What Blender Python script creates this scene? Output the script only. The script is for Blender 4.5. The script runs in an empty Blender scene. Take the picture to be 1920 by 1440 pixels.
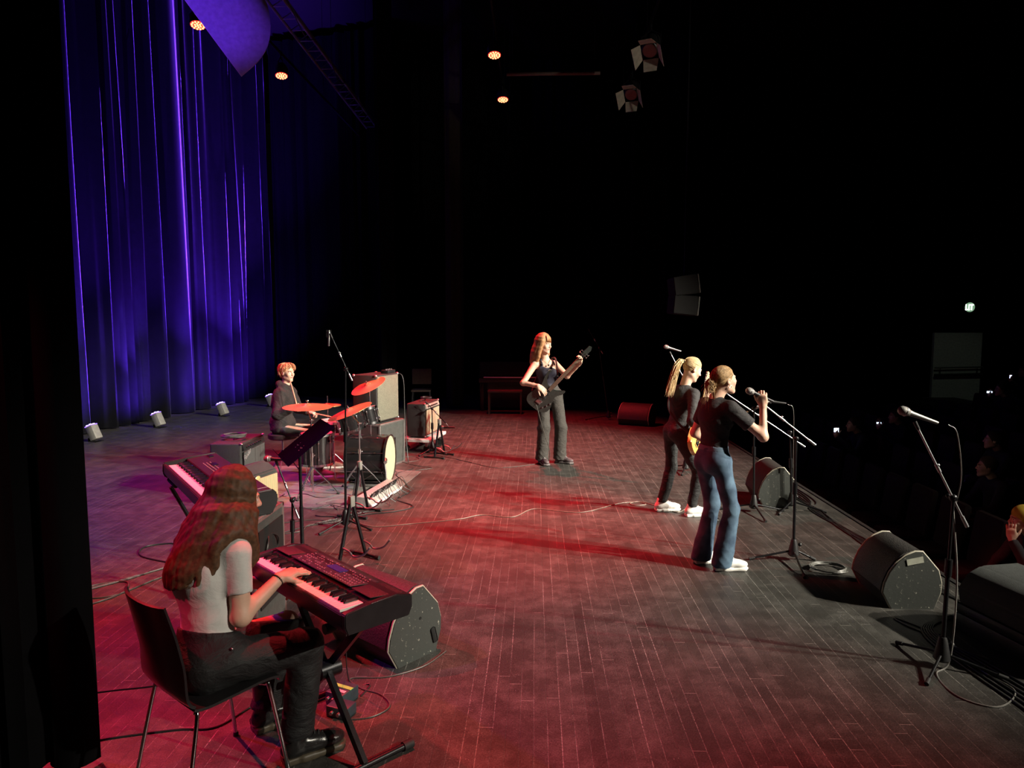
import bpy, bmesh, math, random
import numpy as np
from mathutils import Vector, Matrix
random.seed(7); np.random.seed(7)
PI = math.pi
S = bpy.context.scene
COL = S.collection
V = Vector

# ---------------------------------------------------------------- camera
cam_d = bpy.data.cameras.new('camera'); cam = bpy.data.objects.new('camera', cam_d); COL.objects.link(cam)
cam_d.sensor_width = 36.0; cam_d.sensor_fit = 'HORIZONTAL'; cam_d.lens = 36.0 * 1331 / 1920
cam.location = (0, 0, 1.95)
cam.rotation_euler = (math.radians(90) - math.atan(120 / 1331), 0, math.atan(43 / 1331))
cam_d.clip_start = 0.05; cam_d.clip_end = 200
S.camera = cam

# ---------------------------------------------------------------- world, exposure
W = bpy.data.worlds.new('world'); S.world = W; W.use_nodes = True
W.node_tree.nodes['Background'].inputs[0].default_value = (0.5, 0.5, 0.6, 1)
W.node_tree.nodes['Background'].inputs[1].default_value = 0.0012
S.view_settings.view_transform = 'Standard'; S.view_settings.look = 'None'
S.view_settings.exposure = 0.0; S.view_settings.gamma = 1; S.view_settings.use_curve_mapping = False
try:
    S.cycles.use_denoising = True; S.cycles.max_bounces = 6
    S.cycles.sample_clamp_indirect = 4.0
except Exception: pass

# ---------------------------------------------------------------- stage lights
def spot(loc, aim, power, color, deg=40, blend=0.5, radius=0.08):
    d = bpy.data.lights.new('stage_light', 'SPOT'); o = bpy.data.objects.new('stage_light', d); COL.objects.link(o)
    d.energy = power; d.color = color; d.spot_size = math.radians(deg); d.spot_blend = blend; d.shadow_soft_size = radius
    o.location = loc; o.rotation_euler = (V(aim) - V(loc)).to_track_quat('-Z', 'Y').to_euler()
    return o
WARM = (1.0, 0.92, 0.77); RED = (1.0, 0.035, 0.045); BLUE = (0.10, 0.035, 1.0)
spot((12.5, 0.7, 7.3), (1.6, 6.9, 0.6), 14500, WARM, 36, 0.95, 0.14)
spot((12.5, 1.9, 7.6), (1.0, 6.9, 0.6), 8500, WARM, 35, 0.95, 0.14)        # front of house key from the audience side
spot((12.5, 4.0, 7.5), (-0.6, 10.0, 0.4), 15000, WARM, 27, 0.6, 0.14)
spot((10.0, -2.0, 6.5), (-0.95, 3.3, 0.6), 4300, WARM, 15, 0.8, 0.06)
RED_LAMPS = [((-4.66, 10.05, 6.0), (-4.1, 8.6, 0)), ((-4.23, 12.1, 6.0), (-3.6, 10.6, 0)),
             ((-0.635, 11.29, 6.0), (-0.4, 9.8, 0)), ((-0.604, 13.5, 6.0), (-0.4, 12.0, 0))]
for loc, aim in RED_LAMPS:
    spot(V(loc) + (V(aim) - V(loc)).normalized() * 0.12, aim, 1150 if loc[0] < -2 else 2200, RED, 70, 0.9, 0.08)
# lamps further along the same bars, above and left of the frame
spot((-4.9, 5.6, 6.0), (-2.5, 4.0, 0.2), 4000, RED, 42, 0.8, 0.08)
spot((-4.9, 7.5, 6.0), (-2.5, 7.6, 0), 1500, RED, 44, 0.8, 0.08)
spot((-0.7, 8.2, 6.0), (0.0, 6.6, 0), 5200, RED, 36, 0.9, 0.08)
spot((-0.7, 5.4, 6.0), (-0.1, 3.2, 0), 2100, RED, 44, 0.9, 0.08)
spot((-4.4, 1.3, 5.0), (-1.75, 2.95, 0.9), 600, (1.0, 0.02, 0.09), 15, 0.8, 0.08)   # low side lamp on the keyboard player's back
spot((-4.6, 6.4, 6.0), (1.45, 6.2, 1.0), 1500, RED, 15, 0.8, 0.08)
spot((-6.5, 7.0, 6.3), (-4.6, 7.4, 0), 1500, BLUE, 50, 0.9, 0.10)
spot((-5.6, 3.8, 6.0), (-1.7, 4.0, 0.9), 500, (0.35, 0.03, 1.0), 30, 0.8, 0.10)
spot((-5.6, 5.0, 4.4), (-3.75, 8.9, 5.75), 800, (0.15, 0.03, 1.0), 22, 0.8, 0.10)     # on the hanging panel and truss
spot((-1.5, 8.0, 6.5), (4.6, 6.6, 0.0), 50, RED, 30, 0.9, 0.10)     # spill into the first rows
spot((9.5, 14.0, 5.5), (11.7, 20.0, 0.3), 42, (0.8, 1.0, 0.8), 26, 0.9, 0.10)
spot((8.0, 2.0, 5.0), (1.7, 12.2, 6.0), 900, WARM, 14, 0.9, 0.10)      # added spot without a real source, brightens the barn doors of the far lamps

# ---------------------------------------------------------------- materials
MATS = {}
def nt(name):
    m = bpy.data.materials.new(name); m.use_nodes = True
    n = m.node_tree.nodes; return m, m.node_tree, n, n['Principled BSDF']
def mat(name, col, rough=0.5, metal=0.0, var=0.15, scale=20, bump=0.0, bscale=None, emit=None, est=0.0, coat=0.0, spec=0.5, sheen=0.0, wrinkle=0.0):
    if name in MATS: return MATS[name]
    m, t, n, b = nt(name)
    tc = n.new('ShaderNodeTexCoord'); no = n.new('ShaderNodeTexNoise'); no.inputs['Scale'].default_value = scale; no.inputs['Detail'].default_value = 4
    t.links.new(tc.outputs['Object'], no.inputs['Vector'])
    r = n.new('ShaderNodeValToRGB'); r.color_ramp.elements[0].position = 0.3; r.color_ramp.elements[1].position = 0.7
    r.color_ramp.elements[0].color = tuple(max(0, c * (1 - var)) for c in col) + (1,)
    r.color_ramp.elements[1].color = tuple(min(1, c * (1 + var)) for c in col) + (1,)
    t.links.new(no.outputs['Fac'], r.inputs[0]); t.links.new(r.outputs[0], b.inputs['Base Color'])
    b.inputs['Roughness'].default_value = rough; b.inputs['Metallic'].default_value = metal
    b.inputs['Specular IOR Level'].default_value = spec
    if coat: b.inputs['Coat Weight'].default_value = coat; b.inputs['Coat Roughness'].default_value = 0.08
    if sheen: b.inputs['Sheen Weight'].default_value = sheen; b.inputs['Sheen Roughness'].default_value = 0.3
    if bump:
        n2 = n.new('ShaderNodeTexNoise'); n2.inputs['Scale'].default_value = bscale or scale * 4; n2.inputs['Detail'].default_value = 3
        t.links.new(tc.outputs['Object'], n2.inputs['Vector'])
        bp = n.new('ShaderNodeBump'); bp.inputs['Strength'].default_value = bump; bp.inputs['Distance'].default_value = 0.01
        t.links.new(n2.outputs['Fac'], bp.inputs['Height']); t.links.new(bp.outputs[0], b.inputs['Normal'])
    if wrinkle:
        n3 = n.new('ShaderNodeTexNoise'); n3.inputs['Scale'].default_value = 9; n3.inputs['Detail'].default_value = 5; n3.inputs['Distortion'].default_value = 1.2; n3.inputs['Roughness'].default_value = 0.6
        mp = n.new('ShaderNodeMapping'); mp.inputs['Scale'].default_value = (1, 1, 1.7); t.links.new(tc.outputs['Object'], mp.inputs['Vector']); t.links.new(mp.outputs[0], n3.inputs['Vector'])
        b3 = n.new('ShaderNodeBump'); b3.inputs['Strength'].default_value = wrinkle; b3.inputs['Distance'].default_value = 0.03
        t.links.new(n3.outputs['Fac'], b3.inputs['Height'])
        if bump: t.links.new(bp.outputs[0], b3.inputs['Normal'])
        t.links.new(b3.outputs[0], b.inputs['Normal'])
    if emit: b.inputs['Emission Color'].default_value = tuple(emit) + (1,); b.inputs['Emission Strength'].default_value = est
    MATS[name] = m; return m

def floor_mat():
    m, t, n, b = nt('painted_boards'); L = t.links.new
    g = n.new('ShaderNodeNewGeometry'); sp = n.new('ShaderNodeSeparateXYZ'); L(g.outputs['Position'], sp.inputs[0])
    def M(op, a, c=None, v=None):
        q = n.new('ShaderNodeMath'); q.operation = op
        for i, s in enumerate((a, c)):
            if s is None: continue
            if isinstance(s, (int, float)): q.inputs[i].default_value = s
            else: L(s, q.inputs[i])
        return q.outputs[0]
    wob = n.new('ShaderNodeTexNoise'); wob.inputs['Scale'].default_value = 1.3; L(g.outputs['Position'], wob.inputs['Vector'])
    xs = M('ADD', sp.outputs[0], M('MULTIPLY', M('SUBTRACT', wob.outputs['Fac'], 0.5), 0.006))
    u = M('DIVIDE', xs, 0.0655); fr = M('FRACT', u); pid = M('FLOOR', u)
    d = M('MINIMUM', fr, M('SUBTRACT', 1.0, fr))
    # wandering worn lines along the joints: strength varies joint by joint and along the run
    jid = M('FLOOR', M('ADD', u, 0.5))
    cmb = n.new('ShaderNodeCombineXYZ'); L(M('MULTIPLY', jid, 7.31), cmb.inputs[0]); L(M('MULTIPLY', sp.outputs[1], 0.9), cmb.inputs[1])
    wn = n.new('ShaderNodeTexNoise'); wn.inputs['Scale'].default_value = 1.0; wn.inputs['Detail'].default_value = 3; L(cmb.outputs[0], wn.inputs['Vector'])
    rr = n.new('ShaderNodeMapRange'); L(wn.outputs['Fac'], rr.inputs[0]); rr.inputs[1].default_value = 0.43; rr.inputs[2].default_value = 0.64
    fine = n.new('ShaderNodeTexNoise'); fine.inputs['Scale'].default_value = 60; L(g.outputs['Position'], fine.inputs['Vector'])
    fr2 = n.new('ShaderNodeMapRange'); L(fine.outputs['Fac'], fr2.inputs[0]); fr2.inputs[1].default_value = 0.35; fr2.inputs[2].default_value = 0.6
    ln = n.new('ShaderNodeMapRange'); L(d, ln.inputs[0]); ln.inputs[1].default_value = 0.042; ln.inputs[2].default_value = 0.012; ln.inputs[3].default_value = 0; ln.inputs[4].default_value = 1
    line = M('MULTIPLY', M('MULTIPLY', ln.outputs[0], rr.outputs[0]), fr2.outputs[0])
    # board-end joints
    off = n.new('ShaderNodeTexWhiteNoise'); off.noise_dimensions = '1D'; L(pid, off.inputs['W'])
    yy = M('FRACT', M('ADD', M('DIVIDE', sp.outputs[1], 1.9), off.outputs['Value']))
    ej = n.new('ShaderNodeMapRange'); L(yy, ej.inputs[0]); ej.inputs[1].default_value = 0.0028; ej.inputs[2].default_value = 0.001; ej.inputs[3].default_value = 0; ej.inputs[4].default_value = 0.55
    # scuffs and dust clouds
    big = n.new('ShaderNodeTexNoise'); big.inputs['Scale'].default_value = 4.5; big.inputs['Detail'].default_value = 10; big.inputs['Roughness'].default_value = 0.78; L(g.outputs['Position'], big.inputs['Vector'])
    br = n.new('ShaderNodeMapRange'); L(big.outputs['Fac'], br.inputs[0]); br.inputs[1].default_value = 0.45; br.inputs[2].default_value = 0.8
    gr = n.new('ShaderNodeTexNoise'); gr.inputs['Scale'].default_value = 140; gr.inputs['Detail'].default_value = 2; L(g.outputs['Position'], gr.inputs['Vector'])
    spk = n.new('ShaderNodeMapRange'); L(gr.outputs['Fac'], spk.inputs[0]); spk.inputs[1].default_value = 0.66; spk.inputs[2].default_value = 0.74
    vo = n.new('ShaderNodeTexVoronoi'); vo.feature = 'DISTANCE_TO_EDGE'; vo.inputs['Scale'].default_value = 2.2
    wv = n.new('ShaderNodeVectorMath'); wv.operation = 'ADD'; L(g.outputs['Position'], wv.inputs[0])
    wz = n.new('ShaderNodeTexNoise'); wz.inputs['Scale'].default_value = 3; L(g.outputs['Position'], wz.inputs['Vector']); L(wz.outputs['Color'], wv.inputs[1]); L(wv.outputs[0], vo.inputs['Vector'])
    sc = n.new('ShaderNodeMapRange'); L(vo.outputs['Distance'], sc.inputs[0]); sc.inputs[1].default_value = 0.006; sc.inputs[2].default_value = 0.0; sc.inputs[3].default_value = 0; sc.inputs[4].default_value = 1
    scm = M('MULTIPLY', M('MULTIPLY', sc.outputs[0], spk.outputs[0]), 3.0)
    scf = M('MINIMUM', M('ADD', M('ADD', line, ej.outputs[0]), M('ADD', scm, M('MULTIPLY', spk.outputs[0], 0.16))), 1.0)
    grn = n.new('ShaderNodeMapRange'); L(gr.outputs['Fac'], grn.inputs[0]); grn.inputs[1].default_value = 0.3; grn.inputs[2].default_value = 0.7; grn.inputs[3].default_value = 0.6; grn.inputs[4].default_value = 1.55
    # per-board tone
    tone = M('ADD', M('MULTIPLY', off.outputs['Value'], 0.25), 0.87)
    base = M('MULTIPLY', M('MULTIPLY', M('ADD', 0.036, M('MULTIPLY', br.outputs[0], 0.060)), tone), grn.outputs[0])
    val = M('ADD', base, M('MULTIPLY', scf, 0.25))
    cc = n.new('ShaderNodeCombineColor'); L(val, cc.inputs[0]); L(M('MULTIPLY', val, 0.95), cc.inputs[1]); L(M('MULTIPLY', val, 0.86), cc.inputs[2])
    L(cc.outputs[0], b.inputs['Base Color'])
    rg = M('ADD', 0.42, M('MULTIPLY', br.outputs[0], 0.18)); L(rg, b.inputs['Roughness'])
    b.inputs['Specular IOR Level'].default_value = 0.45
    bp = n.new('ShaderNodeBump'); bp.inputs['Strength'].default_value = 0.25; bp.inputs['Distance'].default_value = 0.004
    L(M('ADD', M('MULTIPLY', ln.outputs[0], -1.0), M('MULTIPLY', gr.outputs['Fac'], 0.35)), bp.inputs['Height']); L(bp.outputs[0], b.inputs['Normal'])
    return m

def grille_mat(name, c1, c2, scale=90, rough=0.8):
    if name in MATS: return MATS[name]
    m, t, n, b = nt(name); L = t.links.new
    tc = n.new('ShaderNodeTexCoord'); ck = n.new('ShaderNodeTexVoronoi'); ck.inputs['Scale'].default_value = scale
    L(tc.outputs['Object'], ck.inputs['Vector'])
    r = n.new('ShaderNodeValToRGB'); r.color_ramp.elements[0].color = (*c2, 1); r.color_ramp.elements[1].color = (*c1, 1); r.color_ramp.elements[0].position = 0.2; r.color_ramp.elements[1].position = 0.6
    L(ck.outputs['Distance'], r.inputs[0]); L(r.outputs[0], b.inputs['Base Color']); b.inputs['Roughness'].default_value = rough
    bp = n.new('ShaderNodeBump'); bp.inputs['Strength'].default_value = 0.5; bp.inputs['Distance'].default_value = 0.003; L(ck.outputs['Distance'], bp.inputs['Height']); L(bp.outputs[0], b.inputs['Normal'])
    MATS[name] = m; return m

def scuffed_mat(name, col, chip, rough=0.6):
    if name in MATS: return MATS[name]
    m, t, n, b = nt(name); L = t.links.new
    tc = n.new('ShaderNodeTexCoord'); a = n.new('ShaderNodeTexNoise'); a.inputs['Scale'].default_value = 38; a.inputs['Detail'].default_value = 6; a.inputs['Roughness'].default_value = 0.7
    L(tc.outputs['Object'], a.inputs['Vector'])
    r = n.new('ShaderNodeValToRGB'); e = r.color_ramp.elements; e[0].position = 0.62; e[0].color = (*col, 1); e[1].position = 0.66; e[1].color = (*chip, 1)
    L(a.outputs['Fac'], r.inputs[0]); L(r.outputs[0], b.inputs['Base Color']); b.inputs['Roughness'].default_value = rough
    bp = n.new('ShaderNodeBump'); bp.inputs['Strength'].default_value = 0.3; bp.inputs['Distance'].default_value = 0.004; L(a.outputs['Fac'], bp.inputs['Height']); L(bp.outputs[0], b.inputs['Normal'])
    MATS[name] = m; return m

BLK = mat('black_paint', (0.012, 0.012, 0.013), 0.45, bump=0.05, scale=30)
BLKM = mat('black_metal', (0.018, 0.018, 0.02), 0.32, 0.6, scale=40)
RUB = mat('black_rubber', (0.014, 0.014, 0.014), 0.7)
CHR = mat('chrome', (0.75, 0.75, 0.77), 0.15, 1.0, var=0.05)
STL = mat('dull_steel', (0.45, 0.45, 0.46), 0.38, 1.0, var=0.1)
VEL = mat('black_velvet', (0.005, 0.005, 0.006), 0.95, scale=8, spec=0.1)
IVO = mat('ivory_keys', (0.86, 0.82, 0.74), 0.3, var=0.03)
WHT = mat('white_paint', (0.7, 0.69, 0.66), 0.5, var=0.08)
TOLEX = mat('black_tolex', (0.022, 0.021, 0.021), 0.6, bump=0.5, bscale=350, scale=60)
CREAM = grille_mat('cream_grille', (0.62, 0.56, 0.38), (0.30, 0.27, 0.17), 160)
GREYG = grille_mat('silver_grille', (0.19, 0.185, 0.135), (0.07, 0.07, 0.055), 120)
WEDG = grille_mat('wedge_grille', (0.035, 0.032, 0.03), (0.012, 0.011, 0.01), 120, 0.6)
WEDS = scuffed_mat('scuffed_black', (0.034, 0.038, 0.034), (0.34, 0.33, 0.27))
EDGE = scuffed_mat('worn_edge', (0.36, 0.34, 0.27), (0.12, 0.11, 0.10))
GREYCASE = mat('grey_case', (0.060, 0.064, 0.060), 0.55, bump=0.2, scale=30)
ALU = mat('case_aluminium', (0.6, 0.6, 0.58), 0.35, 0.9, var=0.1)
CABLE = mat('cable_black', (0.02, 0.02, 0.02), 0.45)
CABLEG = mat('cable_grey', (0.07, 0.062, 0.055), 0.45)

# ---------------------------------------------------------------- mesh helpers
def tag(o, label, cat=None, group=None, kind=None):
    o['label'] = label
    if cat: o['category'] = cat
    if group: o['group'] = group
    if kind: o['kind'] = kind
    return o
def obj(name, bm, m, parent=None, smooth=True, loc=None):
    me = bpy.data.meshes.new(name)
    if isinstance(bm, bmesh.types.BMesh):
        bmesh.ops.recalc_face_normals(bm, faces=bm.faces[:]); bm.to_mesh(me); bm.free()
    else: me = bm; me.name = name
    for mm in (m if isinstance(m, (list, tuple)) else [m]): me.materials.append(mm)
    if smooth:
        me.polygons.foreach_set('use_smooth', [True] * len(me.polygons))
        try: me.set_sharp_from_angle(angle=math.radians(38))
        except Exception: pass
    o = bpy.data.objects.new(name, me); COL.objects.link(o)
    if parent: o.parent = parent
    if loc: o.location = loc
    return o
def thing(name, label, cat, loc=(0, 0, 0), rz=0, group=None):
    o = bpy.data.objects.new(name, None); COL.objects.link(o); o.empty_display_size = 0.1
    o.location = loc; o.rotation_euler = (0, 0, rz); return tag(o, label, cat, group)
def struct(name, bm, m, smooth=False):
    o = obj(name, bm, m, smooth=smooth); o['kind'] = 'structure'; return o
def NB(): return bmesh.new()
def box(bm, c, s, rot=None, bev=0.0, seg=2, mi=0):
    r = bmesh.ops.create_cube(bm, size=1.0); vs = r['verts']
    bmesh.ops.scale(bm, vec=V(s), verts=vs)
    if bev > 0:
        es = list({e for v in vs for e in v.link_edges})
        q = bmesh.ops.bevel(bm, geom=es, offset=bev, segments=seg, affect='EDGES', profile=0.5)
        vs = list({v for f in q['faces'] for v in f.verts} | {v for v in vs if v.is_valid})
    if rot is not None: bmesh.ops.rotate(bm, cent=(0, 0, 0), matrix=(rot if isinstance(rot, Matrix) else Matrix.Rotation(rot, 3, 'Z')), verts=vs)
    bmesh.ops.translate(bm, vec=V(c), verts=vs)
    if mi:
        for f in {f for v in vs for f in v.link_faces}: f.material_index = mi
    return vs
def tube(bm, pts, r, n=8, cap=True, mi=0, closed=False):
    pts = [V(p) for p in pts]; N = len(pts)
    rs = r if isinstance(r, (list, tuple)) else [r] * N
    rings = []; up = None
    for i, p in enumerate(pts):
        a = pts[i - 1] if (i > 0 or closed) else pts[i]; b = pts[(i + 1) % N] if (i < N - 1 or closed) else pts[i]
        d = (b - a)
        if d.length < 1e-9: d = V((0, 0, 1))
        d.normalize()
        if up is None: up = V((0, 0, 1)) if abs(d.z) < 0.9 else V((1, 0, 0))
        x = d.cross(up)
        if x.length < 1e-6: x = d.cross(V((0.3, 1, 0.2)))
        x.normalize(); y = x.cross(d); up = y
        rings.append([bm.verts.new(p + (x * math.cos(2 * PI * k / n) + y * math.sin(2 * PI * k / n)) * rs[i]) for k in range(n)])
    fs = []
    for i in range(N if closed else N - 1):
        A, B = rings[i], rings[(i + 1) % N]
        for k in range(n): fs.append(bm.faces.new((A[k], A[(k + 1) % n], B[(k + 1) % n], B[k])))
    if cap and not closed: fs.append(bm.faces.new(rings[0][::-1])); fs.append(bm.faces.new(rings[-1]))
    if mi:
        for f in fs: f.material_index = mi
    return [v for R in rings for v in R]
def cyl(bm, a, b, r, n=24, r2=None, mi=0): return tube(bm, [a, b], [r, r if r2 is None else r2], n, True, mi)
def lathe(bm, prof, n=32, M=None, mi=0, cap=True):
    rings = []
    for (r, z) in prof: rings.append([bm.verts.new((r * math.cos(2 * PI * k / n), r * math.sin(2 * PI * k / n), z)) for k in range(n)])
    for A, B in zip(rings, rings[1:]):
        for k in range(n): bm.faces.new((A[k], A[(k + 1) % n], B[(k + 1) % n], B[k])).material_index = mi
    if cap: bm.faces.new(rings[0][::-1]).material_index = mi; bm.faces.new(rings[-1]).material_index = mi
    vs = [v for R in rings for v in R]
    if M is not None: bmesh.ops.transform(bm, matrix=M, verts=vs)
    return vs
def prism(bm, poly, axis, a, b, mi=0, bev=0.0):
    """poly: 2D outline, extruded along axis 'x'/'y'/'z' from a to b"""
    def P(u, v, w): return {'x': (w, u, v), 'y': (u, w, v), 'z': (u, v, w)}[axis]
    A = [bm.verts.new(P(u, v, a)) for u, v in poly]; B = [bm.verts.new(P(u, v, b)) for u, v in poly]
    fs = [bm.faces.new(A), bm.faces.new(B[::-1])]
    n = len(poly)
    for k in range(n): fs.append(bm.faces.new((A[k], B[k], B[(k + 1) % n], A[(k + 1) % n])))
    for f in fs: f.material_index = mi
    if bev:
        bmesh.ops.bevel(bm, geom=list({e for f in fs for e in f.edges}), offset=bev, segments=2, affect='EDGES')
    return A + B
def sph(bm, c, r, sc=(1, 1, 1), n=16, mi=0):
    q = bmesh.ops.create_uvsphere(bm, u_segments=n, v_segments=max(6, n // 2), radius=r)['verts']
    bmesh.ops.scale(bm, vec=V(sc), verts=q); bmesh.ops.translate(bm, vec=V(c), verts=q)
    if mi:
        for f in {f for v in q for f in v.link_faces}: f.material_index = mi
    return q
def align(d, loc=(0, 0, 0)):
    """matrix taking +Z to direction d, at loc"""
    return Matrix.Translation(V(loc)) @ V(d).to_track_quat('Z', 'Y').to_matrix().to_4x4()
def spline(ctrl, n=10):
    c = [V(p) for p in ctrl]; c = [c[0] * 2 - c[1]] + c + [c[-1] * 2 - c[-2]]; out = []
    for i in range(1, len(c) - 2):
        p0, p1, p2, p3 = c[i - 1:i + 3]
        for k in range(n):
            t = k / n
            out.append(0.5 * ((2 * p1) + (p2 - p0) * t + (2 * p0 - 5 * p1 + 4 * p2 - p3) * t * t + (3 * p1 - p0 - 3 * p2 + p3) * t ** 3))
    out.append(c[-2]); return out
def copy_tree(o, parent=None):
    c = o.copy(); COL.objects.link(c); c.parent = parent
    for ch in list(o.children): copy_tree(ch, c)
    return c
def glyph(bm, text, M, h=0.03, th=0.002, st=0.12, mi=0, adv=0.75):
    """stroke lettering as thin raised bars; local x = reading direction, y = up"""
    G = {'A': [((0, 0), (.3, 1)), ((.3, 1), (.6, 0)), ((.12, .4), (.48, .4))], 'M': [((0, 0), (0, 1)), ((0, 1), (.3, .4)), ((.3, .4), (.6, 1)), ((.6, 1), (.6, 0))],
         'X': [((0, 0), (.6, 1)), ((0, 1), (.6, 0))], '8': [((0, 0), (.6, 0)), ((.6, 0), (.6, 1)), ((.6, 1), (0, 1)), ((0, 1), (0, 0)), ((0, .5), (.6, .5))],
         'U': [((0, 1), (0, 0)), ((0, 0), (.6, 0)), ((.6, 0), (.6, 1))], 'T': [((0, 1), (.6, 1)), ((.3, 1), (.3, 0))],
         'F': [((0, 0), (0, 1)), ((0, 1), (.6, 1)), ((0, .5), (.45, .5))], 'e': [((0, .3), (.45, .3)), ((.45, .3), (.4, .6)), ((.4, .6), (.05, .6)), ((.05, .6), (0, 0)), ((0, 0), (.45, 0))],
         'n': [((0, 0), (0, .6)), ((0, .6), (.4, .6)), ((.4, .6), (.4, 0))], 'd': [((.45, 0), (.45, 1)), ((.45, .6), (0, .6)), ((0, .6), (0, 0)), ((0, 0), (.45, 0))],
         'r': [((0, 0), (0, .6)), ((0, .5), (.35, .6))], 'V': [((0, 1), (.3, 0)), ((.3, 0), (.6, 1))], 'O': [((0, 0), (.6, 0)), ((.6, 0), (.6, 1)), ((.6, 1), (0, 1)), ((0, 1), (0, 0))], ' ': []}
    x = 0
    for ch in text:
        for (a, b) in G.get(ch, []):
            a = V((a[0] * h + x, a[1] * h, 0)); b = V((b[0] * h + x, b[1] * h, 0)); d = b - a
            q = box(bm, (0, 0, 0), (d.length + st * h, st * h, th))
            bmesh.ops.transform(bm, matrix=M @ Matrix.Translation((a + b) / 2) @ Matrix.Rotation(math.atan2(d.y, d.x), 4, 'Z'), verts=q)
            if mi:
                for f in {f for v in q for f in v.link_faces}: f.material_index = mi
        x += adv * h

# ================================================================ the setting
bm = NB(); box(bm, (-3.0, 10.0, -0.05), (12.26, 26, 0.1)); struct('floor', bm, floor_mat())
bm = NB(); box(bm, (3.14, 10.0, -0.51), (0.06, 26, 1.02)); struct('trim_1', bm, mat('stage_front', (0.02, 0.018, 0.017), 0.6))
HALL = mat('hall_floor', (0.012, 0.008, 0.008), 0.9)
bm = NB(); box(bm, (12.6, 13.0, -1.05), (19, 38, 0.1)); struct('floor_hall', bm, HALL)
DARKW = mat('dark_wall', (0.004, 0.004, 0.004), 0.9, spec=0.1)
bm = NB(); box(bm, (8.0, 25.05, 3.0), (32, 0.1, 12)); struct('wall_back', bm, DARKW)
bm = NB(); box(bm, (-9.6, 10.0, 4.5), (0.1, 30, 9)); struct('wall_left', bm, DARKW)
bm = NB(); box(bm, (22.1, 13.0, 3.0), (0.1, 38, 12)); struct('wall_right', bm, DARKW)
bm = NB(); box(bm, (6.2, 10.0, 9.05), (32, 32, 0.1)); struct('ceiling', bm, DARKW)

def drape(p0, p1, z0, z1, amp, per, seed, res=0.02, sway=0.25):
    """a hanging cloth between two floor points with irregular folds that drift as they fall"""
    rnd = np.random.RandomState(seed); p0 = np.array(p0, float); p1 = np.array(p1, float)
    Ln = np.linalg.norm(p1 - p0); n = int(Ln / res); u = np.linspace(0, Ln, n)
    d = (p1 - p0) / Ln; nr = np.array([-d[1], d[0]])
    ph = np.cumsum(1 + 0.55 * np.interp(u, np.linspace(0, Ln, max(4, int(Ln / 0.35))), rnd.randn(max(4, int(Ln / 0.35))))) * res * 2 * PI / per
    A = amp * (0.65 + 0.45 * np.interp(u, np.linspace(0, Ln, max(4, int(Ln / 0.5))), rnd.rand(max(4, int(Ln / 0.5)))))
    zs = np.linspace(z0, z1, 30); bm = NB(); rows = []
    for z in zs:
        t = (z - z0) / (z1 - z0)
        s = np.sin(ph + sway * np.sin(3 * t + u * 1.7)); f = np.sign(s) * np.abs(s) ** 0.75 * A * (1.05 - 0.35 * t) + 0.3 * A * np.sin(ph * 2.3 + 1.3 * t)
        x = p0[0] + d[0] * u + nr[0] * f + d[0] * 0.02 * np.cos(ph); y = p0[1] + d[1] * u + nr[1] * f + d[1] * 0.02 * np.cos(ph)
        rows.append([bm.verts.new((x[i], y[i], z)) for i in range(n)])
    for a, b in zip(rows, rows[1:]):
        for i in range(n - 1): bm.faces.new((a[i], a[i + 1], b[i + 1], b[i]))
    bmesh.ops.solidify(bm, geom=bm.faces[:], thickness=0.008)
    return bm
BLUEC = mat('backdrop_cloth', (0.007, 0.007, 0.010), 0.7, scale=6, var=0.1, spec=0.1, sheen=1.0)
o = obj('backdrop_curtain', drape((-8.35, 8.5), (-6.85, 18.2), 0.02, 8.8, 0.24, 0.5, 3), BLUEC); tag(o, 'tall pleated backdrop curtain lit violet blue at left rear of the stage', 'curtain')
o = obj('wing_curtain', drape((-2.75, 2.62), (-1.93, 2.90), 0.02, 6.0, 0.05, 0.3, 5), VEL); tag(o, 'black wing curtain filling the left edge of the frame beside the seated keyboard player', 'curtain')
o = obj('wing_curtain', drape((-6.7, 18.1), (-3.4, 17.2), 0.02, 8.8, 0.09, 0.4, 6), VEL); tag(o, 'black masking curtain behind the tall speaker cabinet, next to the blue backdrop', 'curtain')
o = obj('wing_curtain', drape((-3.35, 15.0), (-2.95, 15.0), 0.02, 8.8, 0.05, 0.22, 8), VEL); tag(o, 'narrow dark curtain hanging just behind the cream combo amplifier', 'curtain')
BRN = mat('brown_drape', (0.045, 0.035, 0.032), 0.9, spec=0.1)
o = obj('stage_drape', drape((-1.98, 15.6), (-1.55, 15.6), 0.06, 8.8, 0.06, 0.2, 9), BRN); tag(o, 'brownish gathered drape left of the upright piano', 'curtain')
o = obj('wing_curtain', drape((-3.4, 19.4), (5.5, 19.4), 0.02, 8.8, 0.1, 0.4, 10, res=0.03), VEL); tag(o, 'black curtain across the far end of the stage behind the piano', 'curtain')
o = obj('wing_curtain', drape((2.1, 16.2), (2.9, 16.2), 0.02, 8.8, 0.07, 0.3, 11), VEL); tag(o, 'dark curtain behind the farthest floor monitor', 'curtain')

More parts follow.
